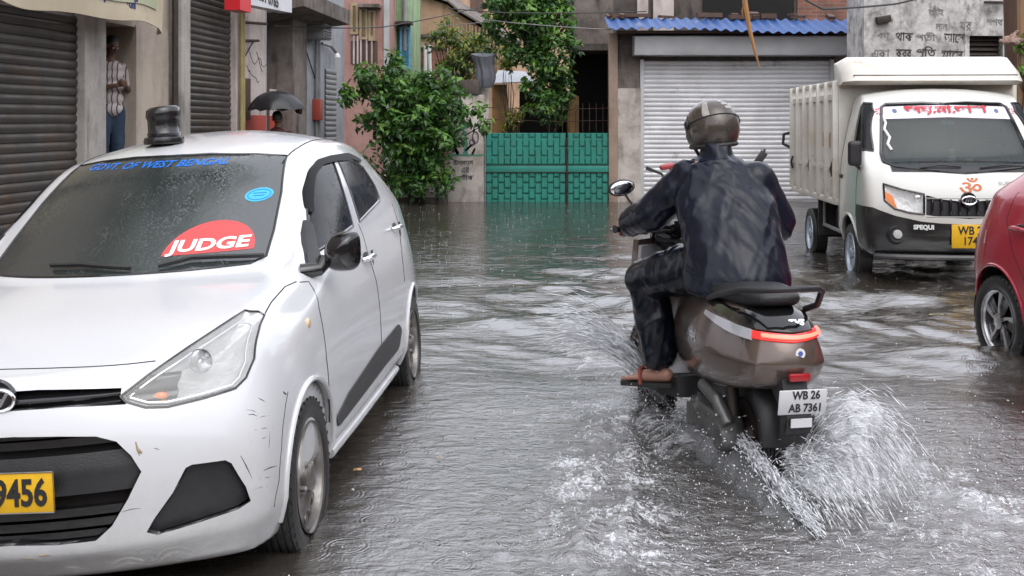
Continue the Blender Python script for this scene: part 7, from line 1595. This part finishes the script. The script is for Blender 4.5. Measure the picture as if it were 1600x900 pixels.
# ================================================================= flood water
def water_material():
    m = bpy.data.materials.new('flood_water'); m.use_nodes = True; t = m.node_tree; b = t.nodes['Principled BSDF']
    b.inputs['Roughness'].default_value = .045; b.inputs['IOR'].default_value = 2.55; b.inputs['Specular IOR Level'].default_value = 1.0
    g = t.nodes.new('ShaderNodeNewGeometry')
    def noi(scale, detail=4, rough=.6, st=(1, 1, 1), dist=0, rot=0):
        mp = t.nodes.new('ShaderNodeMapping'); mp.inputs['Scale'].default_value = st; mp.inputs['Rotation'].default_value = (0, 0, rot); t.links.new(g.outputs['Position'], mp.inputs[0])
        n = t.nodes.new('ShaderNodeTexNoise'); n.inputs['Scale'].default_value = scale; n.inputs['Detail'].default_value = detail; n.inputs['Roughness'].default_value = rough; n.inputs['Distortion'].default_value = dist; t.links.new(mp.outputs[0], n.inputs[0]); return n.outputs[0]
    def math_(op, a, c=None, d=None):
        n = t.nodes.new('ShaderNodeMath'); n.operation = op
        for k, q in enumerate((a, c, d)):
            if q is None: continue
            if isinstance(q, (int, float)): n.inputs[k].default_value = q
            else: t.links.new(q, n.inputs[k])
        return n.outputs[0]
    def rng(x, a, b_, c=0, d=1, sm=False):
        r = t.nodes.new('ShaderNodeMapRange'); r.inputs[1].default_value = a; r.inputs[2].default_value = b_; r.inputs[3].default_value = c; r.inputs[4].default_value = d
        if sm: r.interpolation_type = 'SMOOTHSTEP'
        t.links.new(x, r.inputs[0]); return r.outputs[0]
    # turbulence is carried by a vertex attribute written with the waves
    at = t.nodes.new('ShaderNodeAttribute'); at.attribute_name = 'turb'; turb = at.outputs['Fac']
    rip = noi(7, 5, .55, (.7, 1.6, 1), .6); chop = noi(26, 5, .6, (1, 1.3, 1), .4); fine = noi(75, 4, .6)
    # raindrop rings: distance to scattered points, two layers
    rings = None
    for sc, fr, off in ((3.1, 62, 0.0), (4.7, 80, 3.7), (2.2, 55, 8.1)):
        mp = t.nodes.new('ShaderNodeMapping'); mp.inputs['Location'].default_value = (off, off*1.7, 0); t.links.new(g.outputs['Position'], mp.inputs[0])
        sp = t.nodes.new('ShaderNodeSeparateXYZ'); t.links.new(mp.outputs[0], sp.inputs[0]); cb = t.nodes.new('ShaderNodeCombineXYZ'); t.links.new(sp.outputs[0], cb.inputs[0]); t.links.new(sp.outputs[1], cb.inputs[1])
        v = t.nodes.new('ShaderNodeTexVoronoi'); v.voronoi_dimensions = '2D'; v.inputs['Scale'].default_value = sc; t.links.new(cb.outputs[0], v.inputs[0])
        d = math_('DIVIDE', v.outputs['Distance'], sc)            # metres from the drop
        cs = t.nodes.new('ShaderNodeSeparateColor'); t.links.new(v.outputs['Color'], cs.inputs[0])
        rad = rng(cs.outputs[0], 0, 1, .015, .11)
        env = math_('SUBTRACT', 1, math_('ABSOLUTE', math_('DIVIDE', math_('SUBTRACT', d, rad), .028))); env = math_('MAXIMUM', env, 0)
        w = math_('MULTIPLY', math_('SINE', math_('MULTIPLY', math_('SUBTRACT', d, rad), 6.28/.017)), env)
        w = math_('MULTIPLY', w, rng(cs.outputs[1], .25, 1, .0, 1))
        rings = w if rings is None else math_('ADD', rings, w)
    h = math_('MULTIPLY', rip, rng(turb, 0, 1, .014, .020)); h = math_('MULTIPLY_ADD', chop, rng(turb, 0, .7, .0012, .014), h); h = math_('MULTIPLY_ADD', fine, rng(turb, 0, .8, .0002, .0065), h)
    h = math_('MULTIPLY_ADD', rings, .0014, h)
    bp = t.nodes.new('ShaderNodeBump'); bp.inputs['Strength'].default_value = .8; bp.inputs['Distance'].default_value = 1.0; t.links.new(h, bp.inputs['Height']); t.links.new(bp.outputs[0], b.inputs['Normal'])
    # muddy colour, foam where churned
    fo = t.nodes.new('ShaderNodeAttribute'); fo.attribute_name = 'foam'
    fn = noi(26, 9, .75, (1.4, .8, 1), 1.2, rot=.4); fn2 = noi(3.5, 6, .65, (1, .7, 1), 1)
    fm = math_('MULTIPLY', rng(math_('ADD', math_('MULTIPLY', fn, .7), math_('MULTIPLY', fn2, .5)), (.61), .72), fo.outputs['Fac']); fm = math_('MINIMUM', fm, .9)
    cm = noi(.9, 5, .6); mx0 = t.nodes.new('ShaderNodeMix'); mx0.data_type = 'RGBA'; mx0.inputs[6].default_value = (.038, .034, .030, 1); mx0.inputs[7].default_value = (.055, .047, .038, 1); t.links.new(cm, mx0.inputs[0])
    mx = t.nodes.new('ShaderNodeMix'); mx.data_type = 'RGBA'; mx.inputs[7].default_value = (.75, .77, .80, 1); t.links.new(fm, mx.inputs[0]); t.links.new(mx0.outputs[2], mx.inputs[6]); t.links.new(mx.outputs[2], b.inputs['Base Color'])
    t.links.new(rng(fm, 0, 1, .04, .6), b.inputs['Roughness'])
    return m
def build_water():
    # rows get wider apart with distance; the sheet spans the street
    ys = [.6]
    while ys[-1] < 3.2: ys.append(ys[-1]+.05)
    while ys[-1] < 30: ys.append(ys[-1]*1.0060+.002)
    ys = np.array(ys); nx = 420; tt = np.linspace(-1, 1, nx)
    X = tt[None, :]*(ys[:, None]*.62+1.6); Yg = np.repeat(ys[:, None], nx, 1)
    rng_ = np.random.default_rng(4); Z = np.zeros_like(X)
    for k in range(46):
        lam = .16*1.085**k*.5; lam = min(lam, 1.6); a = rng_.uniform(-1.1, 1.1)+(math.pi/2); ph = rng_.uniform(0, 6.28); A = .0038*lam**1.0*rng_.uniform(.5, 1.3)
        Z += A*np.sin((X*math.cos(a)+Yg*math.sin(a))*2*math.pi/lam+ph+.6*np.sin(X*1.3+k)+.5*np.sin(Yg*.9+k*2))
    far = .38+.62/(1+np.exp((Yg-12.5)*.7)); far = far*(1+1.0*np.exp(-((Yg-8.5)/3.2)**2)); Z *= far
    # calmer under the parked car and close to the camera left
    calm = 1/(1+np.exp(-(X+.35-.05*(Yg-4))*6)); calm = .22+.78*calm; calm = calm*(.10+.90/(1+np.exp(-(Yg-6.3)*2.0)))
    # wake of the scooter: ridge lines fanning from the wheels
    ax, ay = 1.02, 4.75; dx, dy = -.174, .985
    u = (X-ax)*dx+(Yg-ay)*dy; v = (X-ax)*dy-(Yg-ay)*dx         # u ahead of the rear wheel, v to the right
    turb = np.zeros_like(X); foam = np.zeros_like(X)
    behind = np.clip((.3-u)/2.5, 0, 1)
    turb += np.exp(-(v/(.35+behind*1.5))**2)*np.clip((.9-u)*1.2, 0, 1)
    turb += .8*np.exp(-((X-.75)/1.05)**2-((Yg-4.0)/1.7)**2)+.55*np.exp(-((X-1.9)/.9)**2-((Yg-4.2)/1.2)**2)+.35*np.exp(-((X-.9)/1.6)**2-((Yg-6)/1.4)**2)
    turb = np.clip(turb, 0, 1)
    Z = Z*calm*(1-.6*turb)
    N = np.zeros_like(X)
    for k in range(70):
        lam = .05*1.016**k; a = rng_.uniform(0, 6.28); ph = rng_.uniform(0, 6.28); N += lam*rng_.uniform(.5, 1.2)*np.sin((X*math.cos(a)+Yg*math.sin(a))*2*math.pi/lam+ph+1.2*np.sin(X*2.3+k*1.7)+1.1*np.sin(Yg*2.1+k))
    Z += turb*.0055*N
    for s, wd, am in ((-1, .07, .03), (1, .08, .03), (-1, .14, .012)):
        for k, off in enumerate((0, .28)):
            arm = np.abs(v-s*(.16+(1.25-u)*.30*1.0+off*.6)); on = np.clip((1.3-u)*2, 0, 1)*np.clip((u+2.2)*1.0, 0, 1)
            Z += am*(.8**k)*np.exp(-(arm/wd)**2)*on*(.6+.4*np.sin(u*9+k))
            foam += .9*np.exp(-(arm/(wd*1.3))**2)*on
    foam += .8*np.exp(-((v-.28)/.3)**2)*np.clip((.1-u)*2, 0, 1)*np.clip((u+2.0)*1.2, 0, 1)
    foam += .30*np.exp(-((X-.45)/.5)**2-((Yg-5.3)/.5)**2)
    foam = np.clip(foam*.9, 0, 1)
    # hump thrown by the wheel
    Z += .05*np.exp(-((u+.25)/.28)**2-((v-.0)/.3)**2)*0
    edge = np.clip((30-Yg)/4, 0, 1)*np.clip((1-np.abs(tt[None, :]))*8, 0, 1); Z *= edge
    ny = len(ys); co = np.stack([X, Yg, Z], -1).reshape(-1, 3)
    idx = np.arange(ny*nx).reshape(ny, nx); q = np.stack([idx[:-1, :-1], idx[:-1, 1:], idx[1:, 1:], idx[1:, :-1]], -1).reshape(-1, 4)
    # surrounding flat water closes the sheet: left, right, behind and beyond
    W0 = len(co); L = co[idx[:, 0]]; Rr = co[idx[:, -1]]
    extra = []; fq = []
    eL = np.stack([np.full(ny, -30.), ys, np.zeros(ny)], -1); eR = np.stack([np.full(ny, 30.), ys, np.zeros(ny)], -1)
    co = np.concatenate([co, eL, eR, np.array([[-30, -12, 0], [30, -12, 0], [-30, 60, 0], [30, 60, 0]])])
    iL = W0+np.arange(ny); iR = W0+ny+np.arange(ny)
    fq += [(int(iL[i]), int(idx[i, 0]), int(idx[i+1, 0]), int(iL[i+1])) for i in range(ny-1)]+[(int(idx[i, -1]), int(iR[i]), int(iR[i+1]), int(idx[i+1, -1])) for i in range(ny-1)]
    A = W0+2*ny
    faces = [tuple(int(z) for z in r) for r in q]+fq+[tuple([A, A+1, int(iR[0])]+[int(z) for z in idx[0, ::-1]]+[int(iL[0])])]
    me = bpy.data.meshes.new('water'); me.from_pydata(co.tolist(), [], faces)
    for nm, arr in (('turb', turb), ('foam', foam)):
        a = me.attributes.new(nm, 'FLOAT', 'POINT'); full = np.zeros(len(co), dtype=np.float32); full[:W0] = arr.reshape(-1); a.data.foreach_set('value', full)
    me.polygons.foreach_set('use_smooth', [True]*len(me.polygons)); me.materials.append(water_material())
    o = bpy.data.objects.new('water', me); COL.objects.link(o); o['kind'] = 'structure'; o['label'] = 'rippled brown flood water covering the street'
    return o
build_water()
# ================================================================= overhead cables, frond, floating leaves
def cable(pts, r, label, mt='rubber', name='overhead_cable', group=None):
    P0 = [Vector(p) for p in pts]; out = []
    for a, b in zip(P0, P0[1:]):
        for k in range(8):
            t = k/8; q = a.lerp(b, t); q.z -= .06*4*t*(1-t)*(a-b).length*.1; out.append(q)
    out.append(P0[-1]); return single(name, MB().tube(out, r, 5), M_[mt], label, 'cable', group)
cable([P(428, 40, 18), P(600, 42, 23), P(760, 8, 28)], .012, 'thin black cable crossing in front of the salmon and green houses')
cable([P(700, 13, 20), P(790, 20, 20), P(1010, 18, 20.8)], .010, 'thin cable passing through the top of the courtyard tree')
cable([P(690, 40, 24), P(770, 32, 21), P(830, 38, 20.5), P(955, 46, 20.8)], .008, 'lower grey cable reaching the tan concrete post', 'grey_pipe')
cable([P(1225, -20, 16), P(1285, 14, 17), P(1400, 6, 18.5), P(1470, -12, 19)], .016, 'thick black cable looping in front of the slogan wall')
cable([P(1000, -30, 9), P(1160, -26, 10), P(1400, -34, 12)], .012, 'black cable above the frame holding the dry palm frond')
fr = MB(); pts = [P(1160, -30, 10), P(1164, 5, 10), P(1171, 45, 10), P(1179, 78, 10), P(1187, 106, 10)]; fr.tube(pts, [.020, .026, .020, .015, .004], 6)
fr.tube([P(1163, 0, 10), P(1160, 18, 10.02), P(1162, 30, 10.02)], [.008, .012, .002], 5)
single('palm_frond_stalk', fr, mat('dry_frond', (.46, .24, .10), .6, col2=(.30, .15, .06), nscale=8), 'dry orange brown palm frond stalk hanging down before the grey shutter', 'frond stalk')
def leaf_float(px, py, s, c, lb, rot=0):
    Yw = 1.45*F/(py-YH); p = Vector(((px-800)/F*Yw, Yw, .012)); m = MB(); n = 10
    o = [( .5*s*math.cos(a)*(1 if math.cos(a) > 0 else .8), .28*s*math.sin(a)) for a in [2*math.pi*k/n for k in range(n)]]
    m.add([(0, 0, .006)]+[(x*math.cos(rot)-y*math.sin(rot), x*math.sin(rot)+y*math.cos(rot), .003*math.sin(k*2)) for k, (x, y) in enumerate(o)], [(0, 1+k, 1+(k+1) % n) for k in range(n)])
    ob = part('fallen_leaf', solidify(m.mesh(), .002), mat('leaf_fallen', c, .4, col2=tuple(q*.6 for q in c), nscale=20), None); ob.location = p; tag(ob, lb, 'leaf')
leaf_float(558, 738, .040, (.55, .30, .12), 'round orange leaf floating beside the front wheel of the white car', .3)
leaf_float(1462, 494, .13, (.36, .33, .14), 'long pale yellow leaf floating behind the red car wheel', .1)
leaf_float(551, 770, .014, (.6, .6, .58), 'tiny white petal floating below the orange leaf')
leaf_float(686, 718, .03, (.45, .36, .28), 'small brown leaf floating in the rings right of the orange leaf', 1.0)
# ================================================================= spray thrown up by the scooter
def spray_mat():
    m = mat('spray_water', (.88, .90, .93), .2, spec=.8, trans=.12, ior=1.33); return m
SPRAY = spray_mat()
rs = np.random.default_rng(21)
def strands(p, d, L, w):
    """elongated droplets: centres p, directions d, lengths L, widths w"""
    n = len(p); d = d/np.linalg.norm(d, axis=1)[:, None]; a = np.cross(d, np.array([.3, .2, .93])); a /= np.linalg.norm(a, axis=1)[:, None]+1e-9; b = np.cross(d, a)
    w = w[:, None]; L = L[:, None]
    V = np.stack([p-d*L/2, p+a*w/2, p+b*w/2, p-a*w/2, p-b*w/2, p+d*L/2], 1).reshape(-1, 3); o = (np.arange(n)*6)[:, None]
    T = np.array([[0, 2, 1], [0, 3, 2], [0, 4, 3], [0, 1, 4], [5, 1, 2], [5, 2, 3], [5, 3, 4], [5, 4, 1]]); F_ = (o[:, :, None]+T[None]).reshape(-1, 3); return V, F_
def emit(n, o, osp, v, vsp, t0, t1, Lr=(.006, .03), wr=(.003, .006), g=9.8, bias=1.0):
    o = np.array(o)+rs.normal(0, 1, (n, 3))*np.array(osp); o[:, 2] = np.abs(o[:, 2]); vv = np.array(v)+rs.normal(0, 1, (n, 3))*np.array(vsp); t = (t0+(t1-t0)*rs.random(n)**bias)[:, None]
    p = o+vv*t; p[:, 2] -= .5*g*t[:, 0]**2; dv = vv.copy(); dv[:, 2] -= g*t[:, 0]; k = p[:, 2] > -.005; p, dv = p[k], dv[k]; m = len(p)
    return strands(p, dv, rs.uniform(*Lr, m)*(.5+rs.random(m)), rs.uniform(*wr, m)*(.5+rs.random(m)))
def spray(name, parts, label, cat='splash'):
    V, F_, o = [], [], 0
    for v, f in parts: V.append(v); F_.append(f+o); o += len(v)
    V = np.concatenate(V); F_ = np.concatenate(F_); me = bpy.data.meshes.new(name); me.vertices.add(len(V)); me.vertices.foreach_set('co', V.reshape(-1).astype(np.float32)); me.loops.add(F_.size); me.loops.foreach_set('vertex_index', F_.reshape(-1).astype(np.int32)); me.polygons.add(len(F_)); me.polygons.foreach_set('loop_start', np.arange(0, F_.size, 3, dtype=np.int32)); me.update(calc_edges=True)
    me.polygons.foreach_set('use_smooth', [True]*len(F_)); me.materials.append(SPRAY); ob = bpy.data.objects.new(name, me); COL.objects.link(ob); tag(ob, label, cat, kind='stuff'); return ob
bk, rt = np.array([.174, -.985, 0]), np.array([.985, .174, 0])
V3 = lambda r_, b_, u_: rt*r_+bk*b_+np.array([0, 0, u_])
def sheet_mat(name, lo, hi, sc=(46, 3.2), fade=.9):
    m = bpy.data.materials.new(name); m.use_nodes = True; t = m.node_tree; b = t.nodes['Principled BSDF']; b.inputs['Base Color'].default_value = (.9, .92, .95, 1); b.inputs['Roughness'].default_value = .15; b.inputs['Specular IOR Level'].default_value = .8
    uv = t.nodes.new('ShaderNodeUVMap'); sp = t.nodes.new('ShaderNodeSeparateXYZ'); t.links.new(uv.outputs[0], sp.inputs[0])
    def nz(s, d, di):
        mp = t.nodes.new('ShaderNodeMapping'); mp.inputs['Scale'].default_value = (*s, 1); t.links.new(uv.outputs[0], mp.inputs[0]); n = t.nodes.new('ShaderNodeTexNoise'); n.inputs['Scale'].default_value = 1; n.inputs['Detail'].default_value = d; n.inputs['Roughness'].default_value = .7; n.inputs['Distortion'].default_value = di; t.links.new(mp.outputs[0], n.inputs[0]); return n.outputs[0]
    def mt(op, a, c, d=None):
        n = t.nodes.new('ShaderNodeMath'); n.operation = op
        for k, q in enumerate((a, c, d)):
            if q is None: continue
            if isinstance(q, (int, float)): n.inputs[k].default_value = q
            else: t.links.new(q, n.inputs[k])
        return n.outputs[0]
    v = mt('MULTIPLY_ADD', nz((9, 7), 6, .6), .4, mt('MULTIPLY', nz(sc, 7, .5), .8)); v = mt('SUBTRACT', v, mt('MULTIPLY', sp.outputs[1], .16*fade))
    e = mt('MULTIPLY', mt('ABSOLUTE', mt('SUBTRACT', sp.outputs[0], .5), 0), 2); v = mt('SUBTRACT', v, mt('MULTIPLY', mt('POWER', e, 4), .2))
    r = t.nodes.new('ShaderNodeMapRange'); r.inputs[1].default_value = lo; r.inputs[2].default_value = hi; r.inputs[3].default_value = 0; r.inputs[4].default_value = .7; t.links.new(v, r.inputs[0]); t.links.new(r.outputs[0], b.inputs['Alpha'])
    tl = t.nodes.new('ShaderNodeBump'); tl.inputs['Strength'].default_value = .6; tl.inputs['Distance'].default_value = .01; t.links.new(v, tl.inputs['Height']); t.links.new(tl.outputs[0], b.inputs['Normal']); return m
def wsheet(name, label, fo, fv, T, m, nu=48, nv=26, g=9.8, rough=.02, seed=0):
    V, U = [], []
    for j in range(nv+1):
        for i in range(nu+1):
            u, q = i/nu, j/nv; t = T*q*(1+.15*noise.noise(Vector((u*6, seed, 0)))); o, v = fo(u), fv(u); p = o+v*t; n = rough*q*noise.noise(Vector((u*9, q*5, seed))); V.append((p[0]+n, p[1]+n*.7, max(-.01, p[2]-.5*g*t*t+n))); U.append((u, q))
    me = bpy.data.meshes.new(name); fs_ = [(j*(nu+1)+i, j*(nu+1)+i+1, (j+1)*(nu+1)+i+1, (j+1)*(nu+1)+i) for j in range(nv) for i in range(nu)]; me.from_pydata(V, [], fs_)
    ul = me.uv_layers.new(name='UVMap'); ul.data.foreach_set('uv', [c for f in fs_ for k in f for c in U[k]]); me.polygons.foreach_set('use_smooth', [True]*len(fs_)); me.materials.append(m)
    o = bpy.data.objects.new(name, me); COL.objects.link(o); tag(o, label, 'splash'); return o
def build_splash():
    fw = np.array([.79, 5.96, 0]); rw_ = np.array([1.01, 4.705, 0]); SM = sheet_mat('torn_sheet', .37, .62); SM2 = sheet_mat('thin_sheet', .42, .68, (34, 2.2), 1.1)
    wsheet('water_sheet', 'torn white sheet of water fanning up to the right of the scooter rear wheel', lambda u: rw_+V3(.10+.05*u, .28-.30*u, 0), lambda u: V3(.30+.62*u, .9-.5*u, 1.8+.9*math.sin(u*3.1)), .38, SM, seed=1, rough=.05)
    wsheet('water_sheet', 'tall outer edge of torn water right of the scooter rear wheel', lambda u: rw_+V3(.16, .12-.12*u, 0), lambda u: V3(.62+.2*u, .75-.2*u, 2.5-.4*u), .44, SM2, nu=24, seed=2, rough=.05)
    wsheet('water_sheet', 'low veil of white water straight behind the scooter rear wheel', lambda u: rw_+V3(-.06+.2*u, .26, 0), lambda u: V3(-.1+.8*u, 1.5, 1.1+.5*math.sin(u*3)), .26, SM2, nu=32, seed=3, rough=.03)
    wsheet('water_sheet', 'streaked white fan of water thrown to the left by the front wheel', lambda u: fw+V3(-.03, .1+.3*u, 0), lambda u: V3(-1.9+.3*u, -.4+.4*u, 2.9-.7*u), .30, SM, nu=36, seed=4, rough=.03)
    wsheet('water_sheet', 'low white bow wave spreading left from under the scooter footboard', lambda u: fw+V3(-.06, .25+.9*u, 0), lambda u: V3(-1.3, .3, 1.0), .22, SM2, nu=50, seed=5, rough=.03)
    spray('front_wheel_spray', [emit(1000, fw+V3(-.03, .25, 0), (.03, .05, .01), V3(-1.7, -.3, 2.8), (.16, .16, .22), .03, .33, (.05, .20), (.002, .0045)),
        emit(350, fw+V3(-.03, .3, 0), (.04, .12, .01), V3(-1.3, .2, 1.6), (.4, .4, .5), .03, .33, (.008, .03), (.003, .006))], 'thin white sheet of spray thrown left from the scooter front wheel')
    # long curl of water running back along the left of the rear wheel
    path = [np.array(q) for q in ((.80, 5.45, .02), (.86, 5.15, .13), (.92, 4.8, .17), (.965, 4.5, .14), (1.02, 4.2, .07), (1.08, 3.95, .015))]
    ps, ds = [], []
    for a, b in zip(path, path[1:]):
        k = 420; t = rs.random(k)[:, None]; ps.append(a+(b-a)*t+rs.normal(0, 1, (k, 3))*np.array([.016, .02, .014])); ds.append((b-a)+rs.normal(0, .05, (k, 3)))
    ps, ds = np.concatenate(ps), np.concatenate(ds); ps[:, 2] = np.maximum(ps[:, 2], .0)
    parts = [strands(ps, ds, rs.uniform(.02, .11, len(ps)), rs.uniform(.002, .007, len(ps)))]
    q = np.concatenate([ps[rs.integers(0, len(ps), 600)]+rs.normal(0, 1, (600, 3))*np.array([.06, .07, .05])+np.array([-.03, 0, 0])]); q = q[q[:, 2] > 0]
    parts.append(strands(q, rs.normal(0, 1, (len(q), 3))+np.array([0, -1, 0]), rs.uniform(.006, .02, len(q)), rs.uniform(.003, .007, len(q))))
    spray('side_wave_spray', parts, 'long white curl of spray trailing along the left of the scooter')
    def curl(u, v):
        t = u*(len(path)-1); k = min(int(t), len(path)-2); p = path[k]+(path[k+1]-path[k])*(t-k); h = p[2]; return (p[0]-.09*(1-v)**1.2-.01*math.sin(u*40)+.02*v*v, p[1]+.012*math.sin(v*9+u*30), max(-.01, h*v**.6-.012+.008*math.sin(u*70+v*5)))
    cw = part('water_curl', solidify(MB().grid(curl, 90, 10).mesh(), .004), mat('clear_water', (.78, .80, .82), .06, trans=.85, ior=1.33, bump=.6, bscale=40), None, sm=0); tag(cw, 'clear thin sheet of water curling up beside the scooter rear wheel', 'splash')
    spray('rear_wheel_spray', [emit(1300, rw_+V3(.08, .20, 0), (.05, .09, .01), V3(.45, .80, 1.5), (.22, .3, .4), .03, .34, (.03, .13), (.0018, .004)),
        emit(1300, rw_+V3(.12, .15, 0), (.04, .08, .01), V3(.68, .70, 2.35), (.10, .16, .2), .05, .44, (.03, .14), (.002, .0045)),
        emit(900, rw_+V3(.0, .28, 0), (.05, .06, .01), V3(.25, 1.6, 1.5), (.25, .35, .4), .02, .3, (.03, .10), (.002, .004))], 'fan of white spray thrown up behind and right of the rear wheel')
    spray('scattered_droplets', [emit(800, (1.6, 4.55, 0), (.42, .55, .01), (.5, -.2, 1.0), (.5, .5, .6), .0, .22, (.005, .016), (.003, .009)),
        emit(800, (.72, 4.35, 0), (.32, .5, .01), (-.3, -.3, .7), (.5, .5, .5), .0, .16, (.004, .012), (.0015, .006)),
        emit(700, (1.0, 3.75, 0), (.5, .25, .01), (0, -.3, .4), (.4, .4, .4), .0, .12, (.004, .012), (.0015, .006))], 'scattered bright droplets jumping over the churned water around the scooter')
    n = 900; X = rs.uniform(-3.2, 6, n); Yq = 5+15*rs.random(n)**.8; p = np.stack([X, Yq, np.full(n, .006)], 1); k = ~((X < -.6) & (Yq < 8)); p = p[k]
    spray('raindrop_crowns', [strands(p, np.tile([0, 0, 1.], (len(p), 1))+rs.normal(0, .2, (len(p), 3)), rs.uniform(.006, .014, len(p)), rs.uniform(.006, .012, len(p)))], 'tiny white crowns where raindrops strike the flooded street', 'raindrops')
build_splash()
build_white_car(); build_red_car(); build_truck(); build_scooter(); build_rider(); build_motorbike(); build_umbrella_man(); build_doorway_man()
